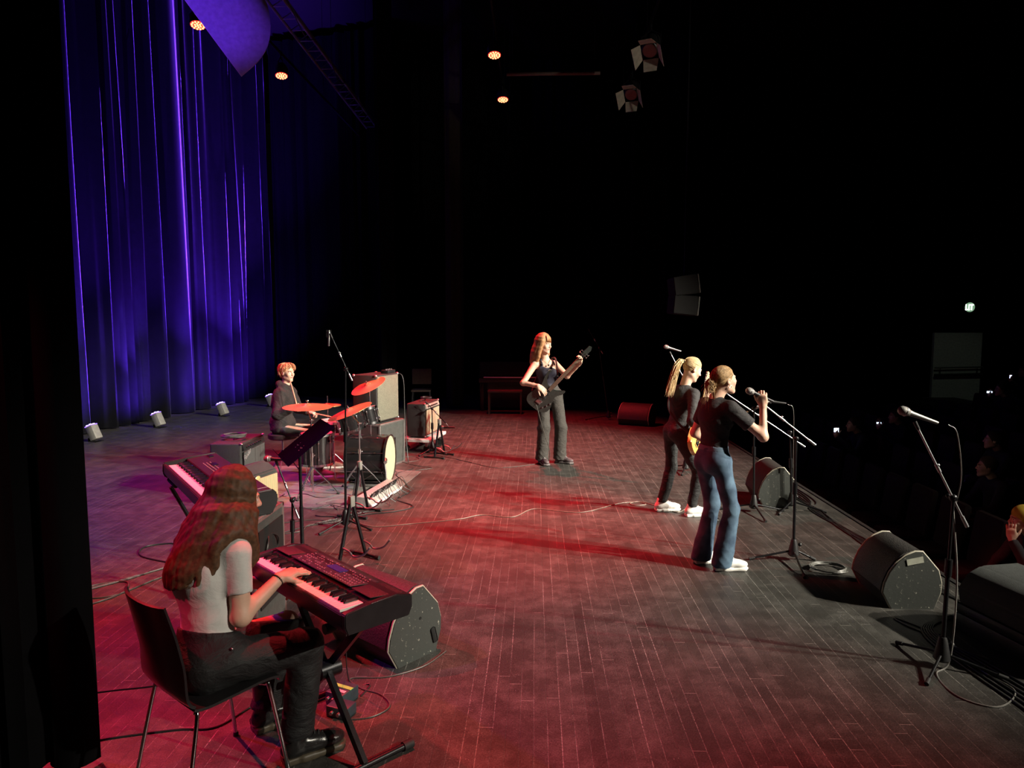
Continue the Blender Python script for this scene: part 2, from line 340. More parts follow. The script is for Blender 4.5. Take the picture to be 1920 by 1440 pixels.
# unseen boards added below the key lamps to block their beams from the audience
for (lx, ly, lz, y0, y1) in ((12.5, 0.7, 7.3, 1.0, 17.0), (12.5, 1.9, 7.6, 1.0, 17.0), (12.5, 4.0, 7.5, 1.0, 19.0)):
    k = 0.1; t = thing('key_light_blocker', 'unseen light blocker over the hall: a board added below a front of house lamp', 'stage light', (lx, ly, lz), 0, 'added key light blockers')
    bm = NB(); p = [V((lx, ly, lz)) + (V((3.2, y, 0)) - V((lx, ly, lz))) * k - V((lx, ly, lz)) for y in (y0, y1)]; d = V((0.30, 0, -0.9))
    vs = [bm.verts.new(q) for q in (p[0], p[1], p[1] + d, p[0] + d)]; bm.faces.new(vs); bmesh.ops.solidify(bm, geom=bm.faces[:], thickness=0.004); obj('blocker_board', bm, BLK, t)
    bm = NB(); tube(bm, [(0.05, -0.0, 0.02), (0.55, -0.2, 0.35)], 0.13, 20); obj('housing', bm, BLK, t)
    bm = NB(); tube(bm, [(0.3, -0.1, 0.3), (0.3, -0.1, 9.0 - lz)], 0.02, 8); obj('hanger', bm, BLKM, t)

# ================================================================ floor monitors
WPROF = [(0.09, 0.0), (0.0, 0.13), (0.015, 0.20), (0.06, 0.29), (0.13, 0.37), (0.21, 0.425), (0.30, 0.455), (0.37, 0.455), (0.53, 0.31), (0.565, 0.21), (0.56, 0.13), (0.50, 0.0)]
def wedge(label, loc, ang, width=0.68, group=None, tape=False, sc=1.0, slot=True, sv=None):
    """loc: floor point under the near front corner; ang: direction of local x (the width) ; local y runs front to rear"""
    t = thing('floor_monitor', label, 'speaker', loc, ang, group)
    P_ = [(u * sc, v * (sv or sc)) for u, v in WPROF]
    bm = NB(); prism(bm, P_, 'x', 0.024, width - 0.024); obj('cabinet', bm, mat('wedge_body', (0.030, 0.027, 0.025), 0.6, bump=0.3, bscale=200), t)
    g = [(u * sc, v * (sv or sc)) for u, v in WPROF[1:8]]; bm = NB()
    inn = [(u + 0.004, v - 0.010) for u, v in g]; out = [(u - 0.006, v + 0.005) for u, v in g]
    prism(bm, out + inn[::-1], 'x', 0.032, width - 0.032); obj('grille', bm, WEDG, t)
    for (a, b) in ((0, 0.024), (width - 0.024, width)):
        bm = NB(); prism(bm, P_, 'x', a, b); pn = obj('side_panel', bm, WEDS, t)
        bm = NB()
        cx = sum(u for u, v in P_) / len(P_); cy = sum(v for u, v in P_) / len(P_)
        pts = [V(((a + b) / 2, cx + (u - cx) * 1.006, cy + (v - cy) * 1.006)) for u, v in P_]
        tube(bm, pts + [pts[0]], 0.0075, 6, False); obj('worn_edge', bm, EDGE, pn)
        if slot and a == 0:
            bm = NB(); box(bm, (-0.003, 0.478 * sc, 0.15 * sc), (0.01, 0.035, 0.14 * sc), Matrix.Rotation(0.25, 3, 'X'), 0.01); obj('handle_slot', bm, mat('slot_black', (0.004, 0.004, 0.004), 0.9), pn)
            bm = NB(); cyl(bm, (-0.002, 0.33 * sc, 0.34 * sc), (0.01, 0.33 * sc, 0.34 * sc), 0.009, 12); obj('bolt_hole', bm, mat('slot_black', (0.004,) * 3, 0.9), pn)
        if tape and a == 0:
            bm = NB(); box(bm, (-0.003, 0.20, 0.335), (0.003, 0.11, 0.042), Matrix.Rotation(0.22, 3, 'X')); obj('tape_label', bm, mat('tape', (0.32, 0.33, 0.27), 0.7), pn, loc=None)
    return t
def adir(x, y): return math.atan2(y, x)
# local x of a wedge points away from the face we see; local y must point front->rear (so mirrored: rear is to the right of x) -> use scale.x
def place_wedge(label, tip, ex, ey, **k):
    a = adir(*ey) - PI / 2
    t = wedge(label, (tip[0], tip[1], 0), a, **k)
    c = math.cos(a); s = math.sin(a)
    if c * ex[0] + s * ex[1] < 0: t.scale.x = -1
    return t
place_wedge('large scuffed floor monitor with red-lit grille under the near keyboard', (-0.80, 3.755), (-.78, .62), (.62, .78), width=0.58, sc=0.70, sv=0.92)
place_wedge('scuffed floor monitor with a strip of tape on its side, between two microphone stands', (2.36, 4.735), (0, 1), (1, 0), width=0.48, sc=0.68, sv=0.87, tape=True, slot=False)
place_wedge('floor monitor behind the tripod microphone stands at the stage edge beside the singer', (2.34, 7.36), (.05, 1), (1, -.05), width=0.55, sc=0.68, sv=0.92, slot=False)
place_wedge('farthest floor monitor, alone in the dark at the far right of the stage', (2.08, 12.95), (-.90, .43), (.43, .90), width=0.60, sc=0.85, slot=False)

# dark padded case bottom right
t = thing('padded_speaker', 'dark fabric covered speaker wedge on top of the black latch case at lower right', 'speaker', (2.96, 4.14, 0.175), math.radians(-78))
bm = NB(); prism(bm, [(-0.22, 0.0), (-0.24, 0.10), (-0.18, 0.19), (-0.08, 0.235), (0.20, 0.235), (0.25, 0.18), (0.25, 0.0)], 'x', -0.34, 0.37, bev=0.015); obj('cover', bm, mat('grey_cloth', (0.045, 0.05, 0.048), 0.8, bump=0.6, bscale=300), t)
bm = NB(); tube(bm, [(0.37, 0.10, 0.12), (0.395, 0.10, 0.12), (0.395, 0.16, 0.10), (0.37, 0.16, 0.10)], 0.006, 8); obj('handle', bm, STL, t)
t = thing('latch_case', 'black road case with ring latches below the dark padded wedge at the lower right corner', 'case', (2.96, 4.14, 0), math.radians(-78))
bm = NB(); box(bm, (0.0, 0.0, 0.055), (0.72, 0.44, 0.11), bev=0.008); obj('base', bm, BLK, t)
bm = NB(); box(bm, (0.0, 0.0, 0.142), (0.72, 0.44, 0.058), bev=0.008); obj('lid', bm, BLK, t)
for yy in (-0.15, 0.12):
    bm = NB(); tube(bm, [(0.37, yy + 0.022 * math.cos(a), 0.12 + 0.022 * math.sin(a)) for a in np.linspace(0, 2 * PI, 17)[:-1]], 0.0035, 6, closed=True)
    box(bm, (0.363, yy, 0.12), (0.006, 0.06, 0.045), bev=0.002); obj('latch', bm, STL, t)
bm = NB(); tube(bm, [(0.362, -0.21, 0.112), (0.362, 0.21, 0.112)], 0.004, 6); obj('seam_strip', bm, STL, t)

# ================================================================ microphone stands
def handheld(parent_or_none, M, label=None, name='microphone', cable=None, grip=BLK):
    t = thing(name, label, 'microphone') if label else None
    root = t or parent_or_none
    bm = NB(); lathe(bm, [(0.0085, -0.165), (0.0095, -0.16), (0.0115, -0.10), (0.0150, -0.02), (0.0175, 0.0)], 20, M); a = obj('handle', bm, grip, root)
    bm = NB(); lathe(bm, [(0.018, 0.0), (0.0235, 0.012), (0.0265, 0.03), (0.0255, 0.045), (0.018, 0.058), (0.006, 0.064)], 24, M); b = obj('head_grille', bm, grille_mat('mic_grille', (0.35, 0.34, 0.32), (0.08, 0.08, 0.08), 260, 0.35), root)
    bm = NB(); lathe(bm, [(0.0255, 0.018), (0.0278, 0.020), (0.0278, 0.024), (0.0255, 0.026)], 24, M); obj('collar_ring', bm, STL, b)
    return t or root
def tripod_stand(label, base, top, boom_a, boom_b, legs, clip=None, lab_cat='microphone stand', group=None, leg_h=0.10, pole_r=0.0095, mic=False):
    """base/top of the mast, two boom ends, list of foot points"""
    t = thing('microphone_stand', label, lab_cat, (base[0], base[1], 0), 0, group)
    o = V((base[0], base[1], 0)); L = lambda p: V(p) - o
    hub = V((0, 0, leg_h)); tp = L(top)
    bm = NB(); mid = hub.lerp(tp, 0.55); tube(bm, [hub - V((0, 0, 0.03)), mid], pole_r * 1.25, 12); obj('lower_tube', bm, BLKM, t)
    bm = NB(); tube(bm, [mid, tp], pole_r * 0.85, 12); obj('upper_tube', bm, BLKM, t)
    bm = NB(); tube(bm, [mid - (tp - hub).normalized() * 0.05, mid + (tp - hub).normalized() * 0.045], pole_r * 2.0, 12); obj('clutch', bm, BLKM, t)
    bm = NB(); lathe(bm, [(0.018, leg_h + 0.075), (0.024, leg_h + 0.06), (0.040, leg_h - 0.02), (0.046, leg_h - 0.05), (0.03, leg_h - 0.065)], 18); sph(bm, (0.05, 0, leg_h + 0.03), 0.016); hubo = obj('hub', bm, BLK, t)
    for f in legs:
        f = L(f); f.z = 0.014; d = (f - V((0, 0, 0))).normalized()
        s = V((d.x * 0.035, d.y * 0.035, leg_h - 0.025)); e = f - (f - s).normalized() * 0.03
        bm = NB(); tube(bm, [s, e], 0.0085, 10); lg = obj('leg', bm, BLKM, t)
        bm = NB(); tube(bm, [e - (f - s).normalized() * 0.005, f + (f - s).normalized() * 0.012], 0.0125, 10); obj('rubber_foot', bm, RUB, lg)
    bm = NB(); sph(bm, tp, 0.022, (1, 0.8, 1)); cyl(bm, tp + V((0, -0.03, 0)), tp + V((0, 0.035, 0)), 0.009, 10); sph(bm, tp + V((0, 0.05, 0)), 0.013); obj('swivel', bm, BLKM, t)
    A, B = L(boom_a), L(boom_b); d = (B - A).normalized()
    bm = NB(); tube(bm, [A, B], 0.0058, 10); bo = obj('boom', bm, STL if clip != 'dark' else BLKM, t)
    bm = NB(); tube(bm, [B - d * 0.06, B + d * 0.01], 0.010, 10); obj('counterweight', bm, STL, bo)
    k = A.lerp(B, 0.42); bm = NB(); tube(bm, [k - d * 0.025, k + d * 0.025], 0.0095, 10); sph(bm, k + V((0, 0, 0.016)), 0.010); obj('boom_clutch', bm, STL, bo)
    bm = NB(); tube(bm, [A - d * 0.03, A + d * 0.02], [0.011, 0.009], 10); obj('clip', bm, BLK, bo)
    return t
t = tripod_stand('nearest black tripod microphone stand, at lower right, holding a microphone at its tip', (2.299, 3.926, 0), (2.313, 3.926, 0.97), (2.095, 3.926, 1.37), (2.392, 3.926, 0.817), [(2.191, 4.19, 0), (2.105, 3.714, 0), (2.56, 3.78, 0)])
t = tripod_stand('black tripod stand with an empty slanted boom right in front of the singer', (2.11, 5.71, 0), (2.10, 5.71, 1.00), (1.79, 5.71, 1.31), (2.245, 5.71, 0.956), [(1.762, 5.70, 0), (2.273, 5.70, 0), (2.043, 5.288, 0)])
t = tripod_stand('black tripod stand with a short upright mast between the guitarist and the singer', (2.235, 7.18, 0), (2.21, 7.18, 1.06), (2.32, 7.10, 1.12), (2.12, 7.25, 1.0), [(2.54, 7.2, 0), (2.235, 6.80, 0), (1.93, 7.25, 0)], clip='dark')
t = tripod_stand('black tripod stand whose long boom reaches down behind the singer toward the middle floor monitor', (2.66, 7.30, 0), (2.62, 7.30, 0.80), (1.96, 7.30, 1.20), (2.76, 7.28, 0.66), [(2.95, 7.15, 0), (2.45, 7.05, 0), (2.60, 7.55, 0)])
t = tripod_stand('far microphone stand rising behind the guitarist ponytail', (1.95, 9.1, 0), (1.95, 9.1, 0.98), (1.73, 9.1, 1.52), (2.10, 9.1, 0.85), [(2.2, 9.2, 0), (1.85, 8.85, 0), (1.8, 9.35, 0)])
mic_t = handheld(None, align((-0.93, 0, 0.33), (2.05, 3.926, 1.443)), 'silver vocal microphone clipped on the nearest microphone stand at right', grip=mat('mic_body_silver', (0.30, 0.29, 0.27), 0.4, 0.6))
handheld(None, align((-0.95, 0, 0.28), (1.70, 9.1, 1.60)), 'thin microphone on the far stand behind the guitarist, a small bright bar', grip=STL)
handheld(None, align((-0.97, 0.1, 0.12), (2.33, 7.10, 1.145)), 'dark microphone held level on the short stand between guitarist and singer')

# overhead microphone beside the drums
t = tripod_stand('tall straight microphone stand rising above the drum kit', (-1.776, 6.479, 0), (-1.745, 6.479, 1.50), (-1.87, 6.479, 1.80), (-1.69, 6.479, 1.40), [(-1.95, 6.25, 0), (-1.52, 6.40, 0), (-1.80, 6.80, 0)], clip='dark')
t = thing('pencil_microphone', 'slim overhead microphone hanging in a shock mount above the drums', 'microphone')
bm = NB(); lathe(bm, [(0.009, -0.09), (0.0105, -0.085), (0.0105, 0.05), (0.008, 0.055)], 16, align((0.05, 0, 1), (-1.893, 6.479, 1.80))); obj('body', bm, STL, t)
bm = NB()
for k in range(8):
    a = k * PI / 4; tube(bm, [V((-1.893, 6.479, 1.84)) + V((0.012 * math.cos(a), 0.012 * math.sin(a), 0)), V((-1.893, 6.479, 1.86)) + V((0.024 * math.cos(a), 0.024 * math.sin(a), 0)), V((-1.893, 6.479, 1.79)) + V((0.024 * math.cos(a + .4), 0.024 * math.sin(a + .4), 0))], 0.002, 6)
obj('shock_mount', bm, BLKM, t)

# ================================================================ amplifiers and cases
def rrect(w, h, r, n=4):
    out = []
    for cx, cy, a0 in ((w / 2 - r, h / 2 - r, 0), (-w / 2 + r, h / 2 - r, PI / 2), (-w / 2 + r, -h / 2 + r, PI), (w / 2 - r, -h / 2 + r, 1.5 * PI)):
        for k in range(n + 1): a = a0 + k * PI / 2 / n; out.append((cx + r * math.cos(a), cy + r * math.sin(a)))
    return out
def combo(label, loc, rz, w, h, d, grille, panel_m, tilt=0.0, logo=None, name='combo_amplifier', knobs=8, lean=None):
    """front is local -y"""
    t = thing(name, label, 'amplifier', loc, rz)
    if lean: t.rotation_euler = (lean, 0, rz)
    bm = NB(); box(bm, (0, 0.01, h / 2 + 0.012), (w, d - 0.02, h), bev=0.018, seg=3); cab = obj('cabinet', bm, TOLEX, t)
    ph = 0.085
    bm = NB(); box(bm, (0, -d / 2 + 0.006, (h - ph) / 2 + 0.02), (w - 0.05, 0.018, h - ph - 0.05), bev=0.004); gr = obj('grille', bm, grille, t)
    bm = NB(); tube(bm, [(-w / 2 + 0.022, -d / 2 - 0.001, 0.035), (w / 2 - 0.022, -d / 2 - 0.001, 0.035), (w / 2 - 0.022, -d / 2 - 0.001, h - ph - 0.002), (-w / 2 + 0.022, -d / 2 - 0.001, h - ph - 0.002)], 0.004, 6, closed=True); obj('piping', bm, STL, gr)
    bm = NB(); box(bm, (0, -d / 2 + 0.014, h - ph / 2), (w - 0.05, 0.03, ph - 0.02), Matrix.Rotation(-0.25, 3, 'X'), 0.003); pn = obj('control_panel', bm, panel_m, t)
    for k in range(knobs):
        bm = NB(); x = -w * 0.36 + k * w * 0.62 / max(1, knobs - 1); cyl(bm, (x, -d / 2 - 0.018, h - ph / 2 + 0.004), (x, -d / 2 + 0.004, h - ph / 2), 0.009, 12); obj('knob', bm, BLK, pn)
    for sx in (-1, 1):
        for sz in (0.02, h + 0.004): bm = NB(); sph(bm, (sx * (w / 2 - 0.012), -(d / 2 - 0.02), sz), 0.02, (1, 1, 0.7), 10); obj('corner_protector', bm, STL, t)
    bm = NB(); tube(bm, [(-0.11, 0.01, h + 0.013), (-0.10, 0.01, h + 0.030), (0.10, 0.01, h + 0.030), (0.11, 0.01, h + 0.013)], 0.008, 8); obj('carry_handle', bm, RUB, t)
    for sx in (-1, 1):
        for sy in (-1, 1):
            bm = NB(); cyl(bm, (sx * (w / 2 - 0.06), sy * (d / 2 - 0.06), 0.0), (sx * (w / 2 - 0.06), sy * (d / 2 - 0.06), 0.014), 0.015, 12); obj('foot', bm, RUB, t)
    if logo:
        bm = NB(); glyph(bm, logo[0], Matrix.Translation((logo[1], -d / 2 - 0.006, logo[2])) @ Matrix.Rotation(PI / 2, 4, 'X') @ Matrix.Rotation(0.35, 4, 'Z'), logo[3], 0.003, 0.14); obj('logo', bm, mat('logo_silver', (0.8, 0.8, 0.8), 0.3, 0.7), t)
    return t
DGR = grille_mat('charcoal_grille', (0.060, 0.064, 0.062), (0.02, 0.02, 0.02), 200)
combo('large black combo amplifier with dark grey grille and coiled cable on top', (-3.36, 7.86, 0), math.radians(92), 0.70, 0.60, 0.36, DGR, BLK, logo=('Fender', -0.32, 0.42, 0.05))
TWD = None
def stripe_mat():
    m, tt, n, b = nt('tweed_stripe'); L = tt.links.new
    tc = n.new('ShaderNodeTexCoord'); wv = n.new('ShaderNodeTexWave'); wv.wave_type = 'BANDS'; wv.bands_direction = 'X'; wv.inputs['Scale'].default_value = 22; wv.inputs['Distortion'].default_value = 0.3
    L(tc.outputs['Object'], wv.inputs['Vector']); r = n.new('ShaderNodeValToRGB'); r.color_ramp.elements[0].color = (0.16, 0.11, 0.05, 1); r.color_ramp.elements[1].color = (0.62, 0.50, 0.28, 1); L(wv.outputs['Fac'], r.inputs[0]); L(r.outputs[0], b.inputs['Base Color']); b.inputs['Roughness'].default_value = 0.8
    return m
t = thing('tilted_amplifier', 'small black amplifier with a gold striped grille, left of the music stand pole', 'amplifier', (-3.0, 7.35, 0), math.radians(75)); t.scale = (1.15, 1.15, 1.15)
bm = NB(); prism(bm, [(-0.13, 0), (0.16, 0), (0.16, 0.33), (0.0, 0.37), (-0.13, 0.28)], 'x', -0.2, 0.2, bev=0.01); obj('cabinet', bm, mat('green_black_tolex', (0.035, 0.042, 0.038), 0.6, bump=0.4, bscale=300), t)
bm = NB(); box(bm, (0, -0.134, 0.14), (0.36, 0.012, 0.24), bev=0.003); obj('grille', bm, stripe_mat(), t)
bm = NB(); box(bm, (0, -0.066, 0.327), (0.37, 0.10, 0.006), Matrix.Rotation(math.atan2(0.09, 0.13), 3, 'X')); obj('top_panel', bm, mat('panel_dark', (0.05, 0.055, 0.05), 0.4), t)
bm = NB(); sph(bm, (-0.12, -0.145, 0.27), 0.022, (1.6, 0.25, 1)); obj('badge', bm, mat('badge_gold', (0.8, 0.7, 0.3), 0.4, 0.5), t)
combo('cream fronted combo amplifier standing on a white wheeled dolly', (-1.70, 10.72, 0.205), math.radians(80), 0.66, 0.50, 0.30, CREAM, mat('silver_panel', (0.55, 0.53, 0.46), 0.4, 0.3), knobs=9)
t = thing('wheeled_dolly', 'white edged low dolly carrying the cream fronted combo amplifier', 'dolly', (-1.70, 10.72, 0), math.radians(80))
bm = NB(); box(bm, (0, -0.0, 0.175), (0.84, 0.46, 0.05), bev=0.01); obj('deck', bm, WHT, t)
for sx in (-1, 1):
    for sy in (-1, 1):
        bm = NB(); cyl(bm, (sx * 0.33 - 0.014, sy * 0.16, 0.05), (sx * 0.33 + 0.014, sy * 0.16, 0.05), 0.05, 20); w_ = obj('caster_wheel', bm, RUB, t)
        bm = NB(); box(bm, (sx * 0.33, sy * 0.16, 0.115), (0.05, 0.04, 0.075), bev=0.006); obj('caster_fork', bm, STL, w_)
# tall cabinet on a flight case
rzc = math.atan2(0.94, 0.33) - 0.0
rzc = math.radians(70.5)
t = thing('speaker_cabinet', 'tall dark red lit bass cabinet with silver grille stacked on a grey flight case', 'amplifier', (-2.13, 9.42, 0.615), rzc)
bm = NB(); box(bm, (0, 0.0, 0.31), (0.56, 0.36, 0.62), bev=0.012); obj('cabinet', bm, TOLEX, t)
bm = NB(); box(bm, (0, -0.182, 0.31), (0.52, 0.012, 0.58), bev=0.003); obj('grille', bm, GREYG, t)
for sx in (-1, 1):
    for sy in (-1, 1):
        for z in (0.012, 0.61): bm = NB(); sph(bm, (sx * 0.27, sy * 0.168, z), 0.024, (1, 1, 0.8), 10); obj('corner_protector', bm, STL, t)
t = thing('flight_case', 'grey flight case with pale edges under the tall silver grille cabinet', 'case', (-2.13, 9.42, 0), rzc)
def fcase(t, w, d, z0, z1, m=GREYCASE, e=ALU, er=0.012):
    bm = NB(); box(bm, (0, 0, (z0 + z1) / 2), (w - 0.01, d - 0.01, z1 - z0 - 0.01)); obj('body', bm, m, t)
    bm = NB()
    for sx in (-1, 1):
        for sy in (-1, 1): box(bm, (sx * (w / 2 - er), sy * (d / 2 - er), (z0 + z1) / 2), (2 * er, 2 * er, z1 - z0), bev=0.003)
    for z in (z0 + er, z1 - er):
        for sy in (-1, 1): box(bm, (0, sy * (d / 2 - er), z), (w, 2 * er, 2 * er), bev=0.003)
        for sx in (-1, 1): box(bm, (sx * (w / 2 - er), 0, z), (2 * er, d, 2 * er), bev=0.003)
    obj('edge_trim', bm, e, t)
fcase(t, 0.64, 0.50, 0.0, 0.60)
bm = NB(); box(bm, (0, -0.249, 0.33), (0.13, 0.008, 0.10), bev=0.003); obj('recessed_handle', bm, BLKM, t)
t = thing('effects_pedal', 'small black pedal box with cables on top of the tall silver grille cabinet', 'pedal', (-1.98, 9.50, 1.237), rzc)
bm = NB(); box(bm, (0, 0, 0.022), (0.2, 0.11, 0.044), bev=0.006); obj('housing', bm, BLK, t)
bm = NB()
for k in range(4): cyl(bm, (-0.07 + k * 0.045, -0.01, 0.044), (-0.07 + k * 0.045, -0.01, 0.058), 0.009, 10)
obj('knobs', bm, STL, t)
# rack case under the stage piano
t = thing('rack_case', 'grey rack case with bright aluminium edges under the right end of the long stage piano', 'case', (-1.76, 4.05, 0), 0)
fcase(t, 0.40, 0.48, 0.06, 0.825)
bm = NB(); box(bm, (0.198, 0.02, 0.52), (0.008, 0.38, 0.46)); obj('open_bay', bm, mat('bay_dark', (0.006, 0.006, 0.006), 0.9), t)
bm = NB(); tube(bm, [(0.206 + 0.01 * math.sin(3 * a), 0.0 + 0.10 * math.cos(a), 0.60 + 0.10 * math.sin(a) * 0.9) for a in np.linspace(0, 6 * PI, 70)], 0.006, 6); obj('cable_loop', bm, CABLE, t)
bm = NB(); tube(bm, [(-0.03, -0.255, 0.50), (-0.03, -0.262, 0.60), (0.08, -0.262, 0.63), (0.08, -0.255, 0.53), (-0.03, -0.255, 0.50)], 0.003, 6); obj('latch_outline', bm, STL, t)
for sx in (-1, 1):
    for sy in (-1, 1):
        bm = NB(); cyl(bm, (sx * 0.15 - 0.012, sy * 0.18, 0.03), (sx * 0.15 + 0.012, sy * 0.18, 0.03), 0.03, 16); obj('caster_wheel', bm, RUB, t)

# ================================================================ keyboards
def keys(parent, x0, n_oct_keys, pitch, yf, yb, z, wt=0.012, first=0, key_m=IVO, blk_m=None, kb_len=None):
    """white keys from x0 rightwards; first = index within the C major octave of the first white key. Each key is its own part."""
    blk_m = blk_m or mat('black_keys', (0.010, 0.010, 0.011), 0.25)
    base = None
    bm = NB(); w = pitch - 0.0012; box(bm, (0, 0, 0), (w, yb - yf, wt), bev=0.0012, seg=1); wk = obj('white_key', bm, key_m, parent, loc=(x0 + pitch / 2, (yf + yb) / 2, z))
    bm = NB(); bl = (yb - yf) * 0.62; q = box(bm, (0, 0, 0.006), (0.0105, bl, 0.020), bev=0.002, seg=1)
    for v in bm.verts:
        if v.co.y < -bl * 0.4 and v.co.z > 0: v.co.y += 0.010
    bk = obj('black_key', bm, blk_m, parent, loc=(0, 0, 0)); firstb = True
    for i in range(n_oct_keys):
        o = wk if i == 0 else wk.copy()
        if i: COL.objects.link(o)
        o.location = (x0 + (i + 0.5) * pitch, (yf + yb) / 2, z)
        if (i + first) % 7 in (0, 1, 3, 4, 5) and i < n_oct_keys - 1:
            b = bk if firstb else bk.copy()
            if not firstb: COL.objects.link(b)
            firstb = False
            b.location = (x0 + (i + 1) * pitch, yb - bl / 2, z + wt / 2)
KBX = mat('kb_shell', (0.022, 0.018, 0.020), 0.35, bump=0.05, bscale=200)
KBP = mat('kb_panel', (0.05, 0.045, 0.05), 0.35)
t = thing('portable_keyboard', 'black portable keyboard with lit panel that the seated girl is playing', 'keyboard', (-0.968, 3.132, 0.70), math.radians(-44.8)); kb1 = t; t.scale = (0.975, 0.85, 1)
# local: top surface z=0.10; x half 0.48, y half 0.19
bm = NB()
prof = [(-0.19, 0.035), (-0.175, 0.0), (0.17, 0.0), (0.19, 0.035), (0.19, 0.085), (0.10, 0.105), (-0.045, 0.098), (-0.045, 0.072), (-0.172, 0.072), (-0.182, 0.086), (-0.19, 0.08)]
prism(bm, prof, 'x', -0.455, 0.455, bev=0.003); obj('body', bm, KBX, t)
for sx in (-1, 1):
    bm = NB(); prism(bm, [(-0.19, 0.035), (-0.175, 0.0), (0.17, 0.0), (0.19, 0.035), (0.19, 0.087), (0.10, 0.108), (-0.05, 0.102), (-0.18, 0.092), (-0.19, 0.085)], 'x', min(sx * 0.452, sx * 0.485), max(sx * 0.452, sx * 0.485), bev=0.004); obj('end_block', bm, KBX, t)
keys(t, -0.424, 36, 0.02355, -0.176, -0.046, 0.084)
bm = NB(); box(bm, (0, 0.06, 0.1045), (0.56, 0.17, 0.004), Matrix.Rotation(-0.10, 3, 'X'), 0.001); pn = obj('control_panel', bm, KBP, t)
bm = NB(); box(bm, (0.02, 0.075, 0.1075), (0.12, 0.055, 0.003), Matrix.Rotation(-0.10, 3, 'X')); obj('display', bm, mat('lcd', (0.05, 0.04, 0.14), 0.2, emit=(0.12, 0.06, 0.5), est=0.10), pn)
bm = NB(); rnd = random.Random(4)
for r_ in range(6):
    for c_ in range(26):
        x = -0.265 + c_ * 0.021
        if -0.05 < x < 0.09 and 1 < r_ < 5: continue
        if rnd.random() < 0.25: continue
        y = -0.01 + r_ * 0.026; z = 0.1075 + (0.06 - y) * 0.10
        box(bm, (x, y, z), (0.010, 0.004, 0.0015)); 
        if rnd.random() < 0.5: box(bm, (x, y + 0.008, z), (0.012, 0.0015, 0.0012))
obj('buttons', bm, mat('kb_print', (0.40, 0.30, 0.30), 0.5), pn)
for sx in (-1, 1):
    bm = NB(); box(bm, (sx * 0.375, 0.065, 0.1035), (0.155, 0.19, 0.004), Matrix.Rotation(-0.10, 3, 'X'), 0.002); obj('speaker_panel', bm, grille_mat('kb_speaker', (0.03, 0.02, 0.022), (0.012, 0.010, 0.010), 300, 0.5), t)

t = thing('stage_piano', 'long 88 key stage piano with red lit top, behind the seated girl', 'keyboard', (-2.09, 4.49, 0.84), math.radians(-53)); kb2 = t
bm = NB(); prof2 = [(-0.19, 0.02), (-0.18, 0.0), (0.16, 0.0), (0.19, 0.05), (0.19, 0.10), (0.165, 0.125), (-0.035, 0.105), (-0.035, 0.066), (-0.165, 0.066), (-0.17, 0.085), (-0.19, 0.080)]
prism(bm, prof2, 'x', -0.69, 0.69, bev=0.004); obj('body', bm, mat('piano_shell', (0.035, 0.030, 0.032), 0.35), t)
for sx in (-1, 1):
    bm = NB(); prism(bm, [(-0.195, 0.02), (-0.18, -0.02), (0.16, -0.02), (0.195, 0.05), (0.195, 0.102), (0.168, 0.130), (-0.035, 0.112), (-0.19, 0.090)], 'x', min(sx * 0.685, sx * 0.72), max(sx * 0.685, sx * 0.72), bev=0.008); obj('end_cap', bm, mat('piano_end', (0.02, 0.02, 0.021), 0.45), t)
keys(t, -0.612, 52, 0.02355, -0.168, -0.037, 0.078, first=5)
bm = NB(); box(bm, (-0.30, 0.07, 0.1185), (0.09, 0.035, 0.004), Matrix.Rotation(0.10, 3, 'X')); box(bm, (-0.60, 0.11, 0.1225), (0.07, 0.03, 0.008), Matrix.Rotation(0.10, 3, 'X')); obj('display', bm, mat('panel_black', (0.01, 0.01, 0.01), 0.3), t)
bm = NB()
for k in range(14):
    for j in range(3): box(bm, (-0.40 + k * 0.028, 0.02 + j * 0.022, 0.1120 + j * 0.0022), (0.014, 0.004, 0.002))
obj('buttons', bm, mat('kb_print', (0.4, 0.3, 0.3), 0.5), t)
bm = NB(); glyph(bm, 'MX88', Matrix.Translation((0.655, -0.02, 0.1135)) @ Matrix.Rotation(PI / 2, 4, 'Z') @ Matrix.Rotation(0.09, 4, 'X'), 0.030, 0.002, 0.17); obj('model_lettering', bm, mat('letter_white', (0.75, 0.7, 0.7), 0.4), t)
bm = NB(); tube(bm, [(0.645, -0.03, 0.1125), (0.645, 0.16, 0.130)], 0.0012, 5); obj('underline', bm, mat('letter_white', (0.75, 0.7, 0.7), 0.4), t)
# stand under its left end
t = thing('keyboard_stand', 'black folding stand carrying the far left end of the stage piano', 'keyboard stand', (-2.45, 4.97, 0), math.radians(-53))
for sx in (-1, 1):
    bm = NB(); tube(bm, [(sx * 0.05, -0.17 * sx, 0.03), (0, 0, 0.42), (-sx * 0.05, 0.17 * sx, 0.78)], 0.014, 8); obj('cross_leg', bm, BLKM, t)
    bm = NB(); tube(bm, [(-0.15, sx * 0.17, 0.02), (0.15, sx * 0.17, 0.02)], 0.016, 10); obj('foot_bar', bm, BLKM, t)
    bm = NB(); tube(bm, [(-0.12, sx * 0.15, 0.80), (0.12, sx * 0.15, 0.80)], 0.018, 10); obj('support_arm', bm, RUB, t)

